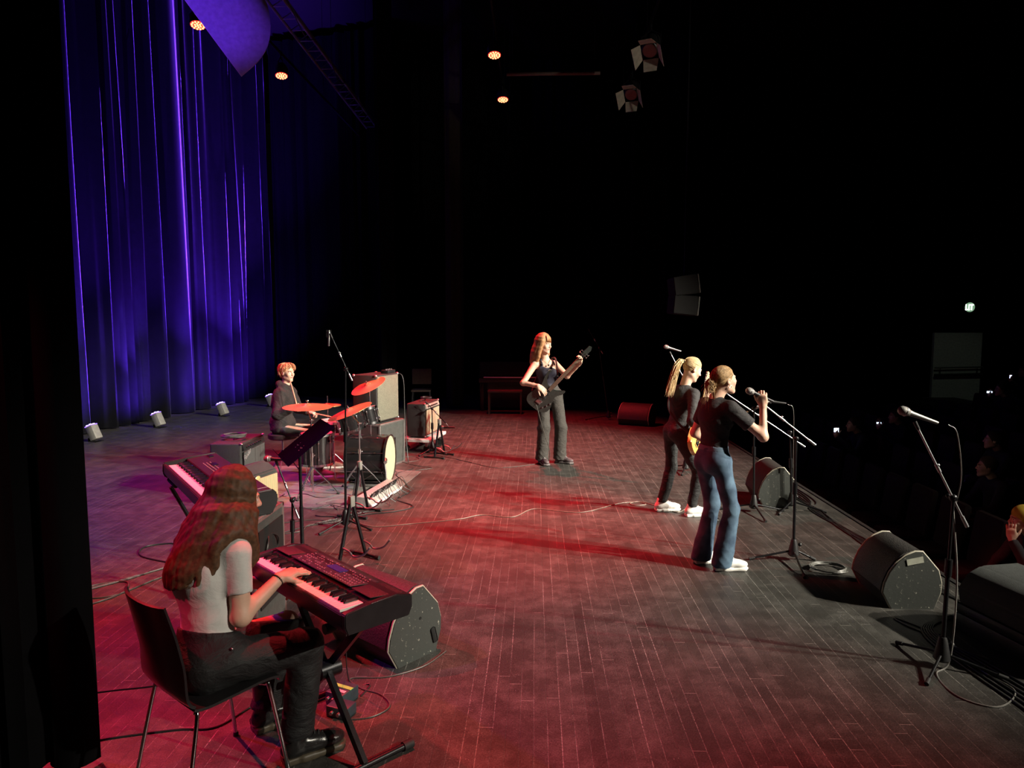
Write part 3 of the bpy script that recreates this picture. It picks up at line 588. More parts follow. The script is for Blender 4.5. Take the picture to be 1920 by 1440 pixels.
# X stand below the played keyboard (local x along the keyboard)
t = thing('x_stand', 'black X shaped keyboard stand under the played keyboard', 'keyboard stand', (-0.957, 3.143, 0), math.radians(-44.8))
for sx in (-1, 1):
    xb, xt = sx * 0.33, -sx * 0.30
    bm = NB()
    for dy in ((-0.016,) if sx > 0 else (0.020,)):
        a = V((xb, dy, 0.03)); b = V((xt, dy, 0.655)); d = b - a
        q = box(bm, (0, 0, 0), (0.038, 0.022, d.length)); bmesh.ops.transform(bm, matrix=Matrix.Translation((a + b) / 2) @ Matrix.Rotation(math.atan2(d.x, d.z), 4, 'Y'), verts=q)
    obj('cross_beam', bm, BLKM, t)
    bm = NB(); tube(bm, [(xb, -0.20, 0.022), (xb, 0.20, 0.022)], 0.015, 12); fb = obj('foot_bar', bm, BLKM, t)
    for sy in (-1, 1):
        bm = NB(); tube(bm, [(xb, sy * 0.185, 0.022), (xb, sy * 0.235, 0.022)], 0.021, 14); obj('rubber_end', bm, RUB, fb)
    bm = NB(); tube(bm, [(xt, -0.17, 0.674), (xt, 0.17, 0.674)], 0.016, 12); ar = obj('support_arm', bm, BLKM, t)
    for sy in (-1, 1):
        bm = NB(); tube(bm, [(xt, sy * 0.13, 0.674), (xt, sy * 0.175, 0.674)], 0.022, 14); obj('rubber_pad', bm, RUB, ar)
bm = NB(); cyl(bm, (0.0, -0.05, 0.335), (0.0, 0.05, 0.335), 0.042, 20); obj('locking_disc', bm, BLKM, t)
bm = NB(); tube(bm, [(0.0, -0.05, 0.335), (0.0, -0.085, 0.335)], 0.016, 12); obj('release_knob', bm, STL, t)

# ================================================================ music stand
t = thing('music_stand', 'black orchestral music stand with a purple lit desk, left of the drum kit', 'music stand', (-1.76, 5.2, 0), 0)
bm = NB(); tube(bm, [(0, 0, 0.06), (0, 0, 0.55)], 0.015, 12); tube(bm, [(0, 0, 0.5), (0, 0, 0.97)], 0.012, 12); obj('pole', bm, BLKM, t)
bm = NB()
for k in range(3): a = k * 2.094 + 0.4; tube(bm, [(0, 0, 0.14), (0.28 * math.cos(a), 0.28 * math.sin(a), 0.012)], 0.010, 8)
obj('tripod_base', bm, BLKM, t)
wd = V((0.47, -0.88, 0)).normalized(); hn = V((0.88, 0.47, 0)); th_ = math.radians(38); up_ = hn * math.cos(th_) + V((0, 0, math.sin(th_))); nn = wd.cross(up_).normalized()
MD = Matrix((( wd.x, up_.x, nn.x, 0.045), (wd.y, up_.y, nn.y, 0.0), (wd.z, up_.z, nn.z, 1.045), (0, 0, 0, 1)))
DESK = mat('desk_paint', (0.004, 0.004, 0.014), 1.0, spec=0.0)
def holed(bm, w, h, th): pass
bm = NB(); q = box(bm, (0, 0, 0), (0.50, 0.42, 0.003), bev=0.001); q2 = box(bm, (0, -0.211, 0.03 if nn.z > 0 else -0.03), (0.50, 0.003, 0.06)); bmesh.ops.transform(bm, matrix=MD, verts=bm.verts[:]); obj('desk', bm, DESK, t)
bm = NB(); sg = 1 if (nn.x * 1.7 - nn.y * 5.2 + nn.z * 0.9) > 0 else -1
for cx in (-0.06, 0.08):
    for (dx, dy) in ((0, 0), (0.02, 0.006), (-0.018, 0.004), (0.002, 0.028), (0.012, -0.02)): q = cyl(bm, (cx + dx, -0.06 + dy, sg * 0.0016), (cx + dx, -0.06 + dy, sg * 0.0045), 0.0035, 8); bmesh.ops.transform(bm, matrix=MD, verts=q)
obj('rivets', bm, STL, t)
bm = NB(); tube(bm, [(0, 0, 0.95), (0.035, 0, 1.0), (0.06, 0, 1.04)], 0.014, 10); obj('tilt_joint', bm, BLKM, t)

# short stand with a level microphone by the music stand
t = tripod_stand('short stand with a level black microphone, just left of the music stand pole', (-1.90, 5.38, 0), (-1.89, 5.38, 0.55), (-2.02, 5.42, 0.84), (-1.84, 5.36, 0.42), [(-2.1, 5.2, 0), (-1.68, 5.25, 0), (-1.9, 5.65, 0)], clip='dark')
handheld(None, align((-0.98, 0.2, 0.0), (-2.06, 5.42, 0.867)), 'black microphone lying level and pointing left at the large black combo', name='microphone')

# ================================================================ guitar stands
def guitar_stand(label, loc, rz, sc=1.0):
    t = thing('guitar_stand', label, 'guitar stand', loc, rz); t.scale = (sc,) * 3
    bm = NB(); box(bm, (0, 0, 0.50), (0.05, 0.04, 0.09), bev=0.008); obj('apex_block', bm, mat('grey_rubber', (0.22, 0.21, 0.19), 0.6), t)
    for sx in (-1, 1):
        bm = NB(); tube(bm, [(sx * 0.015, 0, 0.48), (sx * 0.15, 0.0, 0.025)], 0.015, 8); obj('leg', bm, BLKM, t)
        bm = NB(); tube(bm, [(sx * 0.15, -0.13, 0.018), (sx * 0.15, 0.15, 0.018)], 0.013, 10); fb = obj('foot_bar', bm, BLKM, t)
        for sy in (-0.13, 0.15):
            bm = NB(); tube(bm, [(sx * 0.15, sy - 0.02, 0.018), (sx * 0.15, sy + 0.02, 0.018)], 0.017, 10); obj('rubber_end', bm, RUB, fb)
        bm = NB(); tube(bm, spline([(sx * 0.115, 0, 0.15), (sx * 0.115, -0.08, 0.13), (sx * 0.115, -0.13, 0.10), (sx * 0.115, -0.23, 0.13), (sx * 0.115, -0.30, 0.20)], 5), 0.008, 8); obj('yoke_arm', bm, STL, t)
    return t
guitar_stand('folding guitar stand with a grey top block just behind the played keyboard', (-1.47, 5.55, 0), math.radians(60))
guitar_stand('folding guitar stand left open in front of the kick drum by the overhead stand', (-1.75, 6.95, 0), math.radians(75))
guitar_stand('folding guitar stand in front of the cream fronted combo amplifier', (-1.36, 10.0, 0), math.radians(70))
tripod_stand('low microphone stand slanting across the cream fronted combo amplifier', (-1.50, 10.25, 0), (-1.50, 10.25, 0.66), (-1.58, 10.28, 0.74), (-1.26, 10.25, 0.40), [(-1.65, 10.0, 0), (-1.28, 10.12, 0), (-1.48, 10.46, 0)], clip='dark')
handheld(None, align((-1, 0.1, 0.0), (-1.33, 10.25, 0.385)), 'dark microphone on the low stand in front of the cream fronted amplifier')

# ================================================================ chair
t = thing('plywood_chair', 'black moulded chair with chrome legs under the seated girl', 'chair', (-1.36, 2.83, 0), math.atan2(.78, .62) - PI / 2); chair = t
# local y = forward
SEATM = mat('chair_ply', (0.012, 0.011, 0.012), 0.3)
prof = [(0.205, 0.425), (0.19, 0.445), (0.12, 0.452), (0.0, 0.445), (-0.12, 0.440), (-0.18, 0.455), (-0.215, 0.50), (-0.235, 0.60), (-0.262, 0.74), (-0.292, 0.875)]
def shell(wf, lo, hi, name):
    bm = NB(); rows = []
    sp = spline([(0, y, z) for y, z in prof], 4)[lo:hi]
    for i, p in enumerate(sp):
        k = (i + lo) / 36.0; w = 0.205 if k < 0.45 else 0.205 - 0.02 * (k - 0.45)
        row = []
        for j in range(13):
            s = -1 + 2 * j / 12
            wb = min(1, max(0, (k - 0.55) / 0.25)); curve = 0.035 * (abs(s) ** 2.2) * wb # wings wrap forward on the back
            row.append(bm.verts.new((s * w * (1.0 if k < 0.9 else 1 - 0.10 * (k - 0.9) * 10 * abs(s) ** 6), p.y + curve, p.z + 0.006 * abs(s) ** 2 * (1 - wb))))
        rows.append(row)
    for a, b in zip(rows, rows[1:]):
        for j in range(12): bm.faces.new((a[j], a[j + 1], b[j + 1], b[j]))
    bmesh.ops.recalc_face_normals(bm, faces=bm.faces[:]); bmesh.ops.solidify(bm, geom=bm.faces[:], thickness=0.011)
    obj(name, bm, SEATM, t)
shell(1, 0, 20, 'seat'); shell(1, 19, 37, 'backrest')
for sx in (-1, 1):
    for (y0, y1) in ((0.15, 0.215), (-0.15, -0.235)):
        bm = NB(); tube(bm, spline([(sx * 0.10, y0 * 0.6, 0.418), (sx * 0.165, y0, 0.418), (sx * 0.190, y0 * 1.05, 0.39), (sx * 0.225, y1, 0.012)], 6), 0.0085, 10); lg = obj('leg', bm, CHR, t)
        bm = NB(); tube(bm, [(sx * 0.2245, y1, 0.02), (sx * 0.2265, y1 * 1.003, 0.0)], 0.012, 10); obj('glide', bm, RUB, lg)

# ================================================================ people: smooth implicit bodies
def A3(p): return np.array(p, dtype=np.float64)
def unit(v): v = A3(v); return v / (np.linalg.norm(v) + 1e-12)
class Blob:
    """a list of soft solids, meshed with surface nets"""
    def __init__(s): s.ops = []
    def cone(s, a, b, ra, rb, k=0.02, flat=None, f=1.0, cut=(), neg=False, mi=0):
        a, b = A3(a), A3(b)
        def fn(P):
            q = P - a; ab = b - a
            if flat is not None:
                n = unit(flat); q = q + n * (q @ n)[..., None] * (1 / f - 1); ab = ab + n * (ab @ n) * (1 / f - 1)
            t = np.clip((q @ ab) / (ab @ ab + 1e-12), 0, 1)
            d = np.linalg.norm(q - t[..., None] * ab, axis=-1) - (ra + (rb - ra) * t)
            for (cp, cn) in cut: d = np.maximum(d, (P - A3(cp)) @ unit(cn))
            return d
        r = max(ra, rb) * 1.05; s.ops.append((fn, np.minimum(a, b) - r, np.maximum(a, b) + r, k, neg)); return s
    def ell(s, c, rad, R=None, k=0.02, neg=False, cut=()):
        c = A3(c); rad = A3(rad); R = np.eye(3) if R is None else np.array(R)
        def fn(P):
            q = (P - c) @ R; k0 = np.linalg.norm(q / rad, axis=-1); k1 = np.linalg.norm(q / rad ** 2, axis=-1) + 1e-9
            d = k0 * (k0 - 1) / k1
            for (cp, cn) in cut: d = np.maximum(d, (P - A3(cp)) @ unit(cn))
            return d
        r = rad.max(); s.ops.append((fn, c - r, c + r, k, neg)); return s
    def box(s, c, half, R=None, r=0.01, k=0.01, neg=False):
        c = A3(c); half = A3(half) - r; R = np.eye(3) if R is None else np.array(R)
        def fn(P):
            q = np.abs((P - c) @ R) - half
            return np.linalg.norm(np.maximum(q, 0), axis=-1) + np.minimum(q.max(-1), 0) - r
        m = np.linalg.norm(half) + r; s.ops.append((fn, c - m, c + m, k, neg)); return s
    def chain(s, pts, rs, k=0.02, **kw):
        for i in range(len(pts) - 1): s.cone(pts[i], pts[i + 1], rs[i], rs[i + 1], k, **kw)
        return s
    def mesh(s, h, disp=None, cut=(), smooth=0):
        pos = [o for o in s.ops if not o[4]]
        lo = np.min([o[1] for o in pos], 0) - 3 * h - 0.01; hi = np.max([o[2] for o in pos], 0) + 3 * h + 0.01
        n = np.ceil((hi - lo) / h).astype(int) + 1
        F = np.full(n, 0.08, dtype=np.float32)
        ax = [lo[i] + h * np.arange(n[i]) for i in range(3)]
        for fn, a, b, k, neg in s.ops:
            m = k + 2.5 * h + 0.004
            i0 = np.clip(np.floor((a - m - lo) / h).astype(int), 0, n - 1); i1 = np.clip(np.ceil((b + m - lo) / h).astype(int) + 1, 1, n)
            if np.any(i1 <= i0): continue
            G = np.stack(np.meshgrid(ax[0][i0[0]:i1[0]], ax[1][i0[1]:i1[1]], ax[2][i0[2]:i1[2]], indexing='ij'), -1)
            d = fn(G); sl = tuple(slice(i0[j], i1[j]) for j in range(3)); f = F[sl]
            if neg: d = -d; hh = np.maximum(k - np.abs(f - d), 0) / k; F[sl] = np.maximum(f, d) + hh * hh * k * 0.25
            else: hh = np.maximum(k - np.abs(f - d), 0) / k; F[sl] = np.minimum(f, d) - hh * hh * k * 0.25
        if disp is not None or cut:
            idx = np.argwhere(F < 0.05); P = lo + idx * h; v = F[tuple(idx.T)].astype(np.float64)
            if disp is not None: v = v + disp(P)
            for (cp, cn) in cut: v = np.maximum(v, (P - A3(cp)) @ unit(cn))
            F[tuple(idx.T)] = v
        ins = F < 0
        # surface nets
        c = np.zeros(tuple(n - 1), dtype=np.int16)
        for dx in (0, 1):
            for dy in (0, 1):
                for dz in (0, 1): c += ins[dx:n[0] - 1 + dx, dy:n[1] - 1 + dy, dz:n[2] - 1 + dz]
        act = (c > 0) & (c < 8); ids = np.full(act.shape, -1, dtype=np.int64); cells = np.argwhere(act); ids[act] = np.arange(len(cells))
        acc = np.zeros((len(cells), 3)); cnt = np.zeros(len(cells))
        corners = [(0, 0, 0), (1, 0, 0), (0, 1, 0), (1, 1, 0), (0, 0, 1), (1, 0, 1), (0, 1, 1), (1, 1, 1)]
        vals = [F[cells[:, 0] + x, cells[:, 1] + y, cells[:, 2] + z].astype(np.float64) for x, y, z in corners]
        for i in range(8):
            for j in range(i + 1, 8):
                a, b = np.array(corners[i]), np.array(corners[j])
                if np.abs(a - b).sum() != 1: continue
                m = (vals[i] < 0) != (vals[j] < 0); t = vals[i][m] / (vals[i][m] - vals[j][m] + 1e-12)
                acc[m] += a + (b - a) * t[:, None]; cnt[m] += 1
        verts = lo + (cells + acc / np.maximum(cnt, 1)[:, None]) * h
        quads = []
        for axx in range(3):
            sl0 = [slice(None)] * 3; sl1 = [slice(None)] * 3; sl0[axx] = slice(0, -1); sl1[axx] = slice(1, None)
            a = ins[tuple(sl0)]; b = ins[tuple(sl1)]; e = np.argwhere(a != b)
            u, v = [(1, 2), (2, 0), (0, 1)][axx]
            e = e[(e[:, u] > 0) & (e[:, v] > 0) & (e[:, u] < n[u] - 1) & (e[:, v] < n[v] - 1)]
            flip = a[tuple(e.T)]
            def gid(du, dv):
                q = e.copy(); q[:, u] += du; q[:, v] += dv; return ids[tuple(q.T)]
            Q = np.stack([gid(-1, -1), gid(0, -1), gid(0, 0), gid(-1, 0)], 1)
            Q[~flip] = Q[~flip][:, ::-1]; quads.append(Q)
        Q = np.concatenate(quads); Q = Q[(Q >= 0).all(1)]
        if smooth:
            for _ in range(smooth):
                ac = np.zeros_like(verts); ct = np.zeros(len(verts))
                for i in range(4):
                    for j in ((i + 1) % 4, (i + 3) % 4):
                        np.add.at(ac, Q[:, i], verts[Q[:, j]]); np.add.at(ct, Q[:, i], 1)
                verts = verts * 0.5 + 0.5 * ac / np.maximum(ct, 1)[:, None]
        return verts, Q
def to_mesh(name, parts, off=(0, 0, 0), mats=None, matfn=None):
    vs = []; qs = []; n = 0
    for v, q in parts: vs.append(v); qs.append(q + n); n += len(v)
    v = np.concatenate(vs) - A3(off); q = np.concatenate(qs)
    me = bpy.data.meshes.new(name); me.vertices.add(len(v)); me.vertices.foreach_set('co', v.astype(np.float32).ravel())
    me.loops.add(q.size); me.loops.foreach_set('vertex_index', q.astype(np.int32).ravel())
    me.polygons.add(len(q)); me.polygons.foreach_set('loop_start', (np.arange(len(q)) * 4).astype(np.int32)); me.polygons.foreach_set('loop_total', np.full(len(q), 4, dtype=np.int32))
    if matfn is not None: me.polygons.foreach_set('material_index', matfn((v + A3(off))[q].mean(1)).astype(np.int32))
    me.update(); me.validate(); return me
def put(name, parts, m, parent, off, matfn=None):
    me = to_mesh(name, parts if isinstance(parts, list) else [parts], off, matfn=matfn)
    return obj(name, me, m, parent)

def rotm(f, up=(0, 0, 1)):
    """columns: right, forward, up for a facing direction f"""
    f = unit(f); r = unit(np.cross(f, A3(up))); u = np.cross(r, f); return np.stack([r, f, u], 1)
SKIN = mat('skin', (0.62, 0.38, 0.28), 0.5, var=0.05, scale=15, bump=0.04, bscale=300)
EYEW = mat('eye_white', (0.75, 0.72, 0.7), 0.2, var=0.02); IRIS = mat('iris_dark', (0.03, 0.03, 0.03), 0.2); LIPS = mat('lips', (0.50, 0.20, 0.17), 0.4, var=0.05)
BODYM = [SKIN, EYEW, IRIS, LIPS, mat('eyebrow', (0.20, 0.12, 0.07), 0.7)]
def head_part(c, R, s=1.0, neck=None, h=0.0045):
    """c: head centre; R columns right/forward/up. returns mesh part and material function"""
    B = Blob(); X = lambda x, y, z: c + R @ (A3((x, y, z)) * s)
    B.ell(X(0, -0.016, 0.032), A3((0.074, 0.094, 0.086)) * s, R, 0.02)
    B.ell(X(0, 0.030, -0.022), A3((0.062, 0.060, 0.078)) * s, R, 0.03)
    B.cone(X(-0.045, 0.0, -0.062), X(-0.008, 0.066, -0.098), 0.020 * s, 0.016 * s, 0.03); B.cone(X(0.045, 0.0, -0.062), X(0.008, 0.066, -0.098), 0.020 * s, 0.016 * s, 0.03)
    B.ell(X(0, 0.068, -0.098), A3((0.018, 0.018, 0.014)) * s, R, 0.02)
    B.ell(X(0, 0.066, -0.055), A3((0.030, 0.024, 0.026)) * s, R, 0.02)
    for sx in (-1, 1):
        B.ell(X(sx * 0.036, 0.062, -0.022), A3((0.022, 0.018, 0.022)) * s, R, 0.02)
        B.cone(X(sx * 0.012, 0.088, 0.024), X(sx * 0.044, 0.074, 0.026), 0.008 * s, 0.006 * s, 0.012)
        B.ell(X(sx * 0.031, 0.094, 0.007), A3((0.015, 0.012, 0.010)) * s, R, 0.012, neg=True)
        B.ell(X(sx * 0.031, 0.073, 0.006), A3((0.0135, 0.0135, 0.0125)) * s, R, 0.003)
        B.ell(X(sx * 0.076, -0.006, -0.004), A3((0.008, 0.020, 0.031)) * s, R, 0.006); B.ell(X(sx * 0.086, -0.002, 0.0), A3((0.008, 0.010, 0.016)) * s, R, 0.004, neg=True)
        B.ell(X(sx * 0.010, 0.096, -0.024), A3((0.009, 0.009, 0.007)) * s, R, 0.008)
    B.cone(X(0, 0.086, 0.014), X(0, 0.108, -0.020), 0.008 * s, 0.010 * s, 0.012)
    B.cone(X(-0.015, 0.088, -0.048), X(0.015, 0.088, -0.048), 0.0055 * s, 0.0055 * s, 0.004); B.cone(X(-0.013, 0.087, -0.059), X(0.013, 0.087, -0.059), 0.006 * s, 0.006 * s, 0.004)
    if neck is not None: B.cone(X(0, -0.022, -0.05), neck, 0.050 * s, 0.056 * s, 0.03)
    part = B.mesh(h)
    def mf(C):
        q = ((C - c) @ R) / s; o = np.zeros(len(C), dtype=int)
        near = np.linalg.norm(q, axis=1) < 0.15
        ax = np.abs(q[:, 0])
        ey = near & (((ax - 0.031) / 0.0125) ** 2 + ((q[:, 2] - 0.006) / 0.0068) ** 2 < 1) & (q[:, 1] > 0.06)
        ir = ey & (((ax - 0.031) / 0.0055) ** 2 + ((q[:, 2] - 0.006) / 0.0062) ** 2 < 1)
        lp = near & (ax < 0.023) & (q[:, 2] < -0.043) & (q[:, 2] > -0.065) & (q[:, 1] > 0.083)
        br = near & (ax > 0.012) & (ax < 0.048) & (np.abs(q[:, 2] - 0.026 + 0.1 * (ax - 0.03) ** 1) < 0.0045) & (q[:, 1] > 0.06)
        o[ey] = 1; o[ir] = 2; o[lp] = 3; o[br] = 4; return o
    return part, mf
def hand_part(w, d, n, side, curl=(0.5, 0.5, 0.55, 0.6), thumb=0.5, s=1.0, elbow=None, spread=0.12, h=0.0032, forearm_r=(0.034, 0.024), tdir=None):
    """w wrist, d towards the fingers, n palm normal (the way the fingers close), side: +1 when the thumb is on the cross(d,n) side"""
    d = unit(d); n = unit(A3(n) - d * (A3(n) @ d)); a = np.cross(d, n) * side; w = A3(w); B = Blob()
    R = np.stack([a, d, n], 1); X = lambda x, y, z: w + R @ (A3((x, y, z)) * s)
    B.ell(X(0.002, 0.045, 0), A3((0.038, 0.052, 0.015)) * s, R, 0.012); B.box(X(0.0, 0.052, 0), A3((0.036, 0.036, 0.013)) * s, R, 0.011 * s, 0.014)
    if elbow is not None:
        e = A3(elbow); st = w + (e - w) * 0.35; B.cone(st, w, forearm_r[0] * 0.86, forearm_r[1], 0.012, flat=n, f=0.85); B.cone(w, X(0, 0.022, 0), forearm_r[1], 0.021 * s, 0.02)
    L = [(0.043, 0.026, 0.022), (0.048, 0.030, 0.023), (0.045, 0.028, 0.022), (0.034, 0.021, 0.019)]
    for i in range(4):
        bx = 0.027 - i * 0.018; p = X(bx, 0.080 - (0.004 if i in (0,) else 0) - (0.010 if i == 3 else 0), 0.002); fd = unit(d + a * spread * (1.2 - i * 0.8)); c = curl[i]; ang = 0.45 * c; r = [0.0093, 0.0085, 0.0078, 0.0066]
        for j in range(3):
            dd = unit(fd * math.cos(ang) + n * math.sin(ang)); q = p + dd * L[i][j] * s; B.cone(p, q, r[j] * s, r[j + 1] * s, 0.004); p = q; ang += c * (1.0 if j == 0 else 0.75)
    td = unit(a * 0.75 + d * 0.75 + n * 0.25 * (1 + thumb)) if tdir is None else unit(tdir)
    p = X(0.022, 0.020, 0.004); q = p + td * 0.045 * s; B.cone(p, q, 0.0150 * s, 0.0110 * s, 0.012)
    t2 = unit(td * 0.8 + n * thumb * 0.7 + d * 0.45); q2 = q + t2 * 0.030 * s; B.cone(q, q2, 0.0105 * s, 0.0092 * s, 0.005); t3 = unit(t2 + n * thumb * 0.4 - a * thumb * 0.5); B.cone(q2, q2 + t3 * 0.024 * s, 0.0092 * s, 0.0075 * s, 0.005)
    return B.mesh(h)

def folds(seed, amp=0.003, fr=26, zf=0.5, tight=()):
    r = np.random.RandomState(seed); D = r.randn(5, 3); D[:, 2] *= 1.6; D /= np.linalg.norm(D, axis=1)[:, None]; ph = r.rand(5) * 6
    def f(P):
        w = P + 0.02 * np.sin(P[:, [1, 2, 0]] * 17 + ph[0]); v = 0
        for i in range(5): v = v + (np.abs(np.sin(w @ D[i] * fr * (0.6 + 0.35 * i) + ph[i])) ** 0.7 - 0.6) / (1 + 0.4 * i)
        out = v * amp * 1.7
        for (c, rad, a, fq) in tight:   # bunching near a joint or hem
            q = P - A3(c); dd = np.linalg.norm(q, axis=1); out = out + a * np.exp(-(dd / rad) ** 2) * (1.2 * np.abs(np.sin(q[:, 2] * fq * 0.5 + 1.3 * np.sin(P[:, 0] * 23 + P[:, 1] * 17) + (P[:, 0] - P[:, 1]) * 22)) ** 0.6 - 0.8)
        return out
    return f
def torso(B, J, s, g=0.0, lo=True, up=True, bust=0.0, k=0.05):
    """J: pelvis, chest, neck, shR, shL, hipR, hipL ; g grows the section for clothes"""
    side = unit(A3(J['shR']) - A3(J['shL'])); sideh = unit(A3(J['hipR']) - A3(J['hipL'])); upv = unit(A3(J['neck']) - A3(J['pelvis']))
    fw = unit(np.cross(upv, side)); fwh = unit(np.cross(upv, sideh)); pel, ch = A3(J['pelvis']), A3(J['chest'])
    Rc = np.stack([side, fw, np.cross(side, fw)], 1); Rh = np.stack([sideh, fwh, np.cross(sideh, fwh)], 1)
    if up:
        B.ell(ch, A3((0.140, 0.098, 0.150)) * s + g, Rc, k)
        B.cone(A3(J['shR']) - side * 0.03 * s, A3(J['shL']) + side * 0.03 * s, 0.050 * s + g, 0.050 * s + g, 0.06 * s)
        B.cone(A3(J['neck']) - upv * 0.02, A3(J['neck']) - upv * 0.06 * s, 0.050 * s + g * 0.5, 0.075 * s + g * 0.5, 0.05, flat=fw, f=0.8)
        B.ell(ch - fw * 0.03 * s + upv * 0.03, A3((0.125, 0.085, 0.12)) * s + g, Rc, k)
        if bust:
            for sx in (-1, 1): B.ell(ch + side * sx * 0.062 * s + fw * (0.058 + 0.02 * bust) * s - upv * 0.01, A3((0.058, 0.050, 0.056)) * s * (0.7 + 0.3 * bust) + g * 0.6, Rc, 0.03)
    wa = pel * 0.52 + ch * 0.48
    B.ell(wa, A3((0.118, 0.086, 0.14)) * s + g, Rc, k)
    if lo:
        B.ell(pel, A3((0.152, 0.105, 0.115)) * s + g, Rh, k)
        for sx in (-1, 1): B.ell(pel + sideh * sx * 0.060 * s - fwh * 0.040 * s - upv * 0.035, A3((0.080, 0.074, 0.088)) * s + g * 0.7, Rh, 0.03)
    return side, fw, upv, fwh
def limb(B, a, m, b, ra, rm, rb, calf=0.0, k=0.025, g=0.0, back=None, cutb=()):
    a, m, b = A3(a), A3(m), A3(b)
    B.cone(a, m, ra + g, rm + g, k); B.cone(m, b, rm + g, rb + g, k, cut=cutb)
    if calf:
        c = m + (b - m) * 0.28
        if back is not None: c = c + unit(back) * 0.012
        B.ell(c, (rm * calf + g, rm * calf + g, 0.085 + g), None, 0.03)
def body_mesh(J, s, head, hands, parent, off, bust=0.0, h=0.0085, skin=None):
    B = Blob(); side, fw, upv, fwh = torso(B, J, s, -0.006, bust=bust)
    for q in 'RL':
        limb(B, J['sh' + q], J['el' + q], J['wr' + q], 0.046 * s, 0.036 * s, 0.025 * s, k=0.03)
        limb(B, J['hip' + q], J['kn' + q], J['an' + q], 0.066 * s, 0.046 * s, 0.032 * s, calf=0.95, back=-fwh)
        B.cone(A3(J['an' + q]) + A3((0, 0, -0.03)), A3(J['an' + q]) + A3(J['toe' + q]) * 0.10 * s + A3((0, 0, -0.045)), 0.034 * s, 0.026 * s, 0.02)
    B.cone(J['neck'], A3(head[0]) + head[1] @ A3((0, -0.02, -0.06)), 0.053 * s, 0.047 * s, 0.03)
    part = B.mesh(h); hp, mf = head_part(A3(head[0]), head[1], head[2], None if len(head) < 4 else head[3])
    mats = list(BODYM)
    if skin: mats[0] = skin
    return put('body', [part, hp] + hands, mats, parent, off, mf), fw, upv, side
def sneaker(parent, an, toe, off, m, sole_m, s=1.0, h=0.0048, boot=False, name='shoe', z0=0.0):
    an = A3(an); t = unit((toe[0], toe[1], 0)); sd = A3((t[1], -t[0], 0)); R = np.stack([sd, t, A3((0, 0, 1))], 1)
    g = A3((an[0], an[1], z0)); X = lambda x, y, z: g + R @ (A3((x, y, z)) * s)
    B = Blob(); B.cone(X(0, -0.035, 0.052), X(0, 0.05, 0.050), 0.036 * s, 0.038 * s, 0.03); B.ell(X(0, 0.135, 0.045), A3((0.042, 0.062, 0.030)) * s, R, 0.04); B.cone(X(0, 0.03, 0.07), X(0, 0.12, 0.05), 0.032 * s, 0.026 * s, 0.03)
    B.cone(X(0, -0.015, 0.06), X(0, -0.01, 0.115 if not boot else 0.20), 0.040 * s, (0.036 if not boot else 0.048) * s, 0.02)
    up = put(name, B.mesh(h, cut=[(X(0, 0, 0.020), (0, 0, -1))]), m, parent, off)
    B = Blob(); B.box(X(0, 0.0, 0.014), A3((0.037, 0.062, 0.0145)) * s, R, 0.008, 0.02); B.box(X(0, 0.09, 0.013), A3((0.044, 0.085, 0.013)) * s, R, 0.010, 0.02); B.ell(X(0, 0.15, 0.016), A3((0.044, 0.052, 0.016)) * s, R, 0.02)
    so = put('sole', B.mesh(h, cut=[(X(0, 0, 0.001), (0, 0, -1))]), sole_m, up, (0, 0, 0)); so.location = (0, 0, 0)
    # child of the shoe: vertices already relative to the person origin
    me = so.data; co = np.empty(len(me.vertices) * 3, dtype=np.float32); me.vertices.foreach_get('co', co); co = co.reshape(-1, 3) - A3(off).astype(np.float32); me.vertices.foreach_set('co', co.ravel()); me.update()
    bm = NB()
    for k in range(5 if not boot else 8):
        y = 0.10 - k * 0.017 if not boot or k < 5 else 0.032; z = 0.078 + k * 0.008 if not boot or k < 5 else 0.11 + (k - 4) * 0.022
        tube(bm, [V(X(-0.018, y, z)) - V(off), V(X(0, y + 0.004, z + 0.010)) - V(off), V(X(0.018, y - 0.002, z)) - V(off)], 0.0026 * s, 6)
    obj('laces', bm, mat('laces_white' if not boot else 'laces_black', (0.7, 0.7, 0.68) if not boot else (0.03, 0.03, 0.03), 0.7), up)
    return up
HAIRS = {}
def hair_mats(key, cols):
    if key not in HAIRS: HAIRS[key] = [mat('hair_%s_%d' % (key, i), c, 0.6, var=0.35, scale=60, spec=0.25) for i, c in enumerate(cols)]
    return HAIRS[key]
def strands(paths, r, seed, nm, off):
    rnd = np.random.RandomState(seed); vs = []; qs = []; mi = []; n0 = 0
    for P in paths:
        P = A3(P); n = len(P); T = np.gradient(P, axis=0); T /= np.linalg.norm(T, axis=1)[:, None] + 1e-9
        A = np.cross(T, [0.31, 0.17, 0.93]); A /= np.linalg.norm(A, axis=1)[:, None] + 1e-9; Bn = np.cross(T, A)
        w = r * (0.7 + 0.6 * rnd.rand()) * np.concatenate([[0.5], np.ones(n - 3), [0.7, 0.25]])[:, None]
        ring = np.stack([P + w * A, P + w * (-0.5 * A + 0.87 * Bn), P + w * (-0.5 * A - 0.87 * Bn)], 1); vs.append(ring.reshape(-1, 3))
        for i in range(n - 1):
            for k in range(3): k2 = (k + 1) % 3; qs.append((n0 + i * 3 + k, n0 + i * 3 + k2, n0 + i * 3 + 3 + k2, n0 + i * 3 + 3 + k)); mi.append(0)
        mi[-(n - 1) * 3:] = [rnd.randint(nm)] * ((n - 1) * 3); n0 += n * 3
    return (np.concatenate(vs), np.array(qs)), np.array(mi)
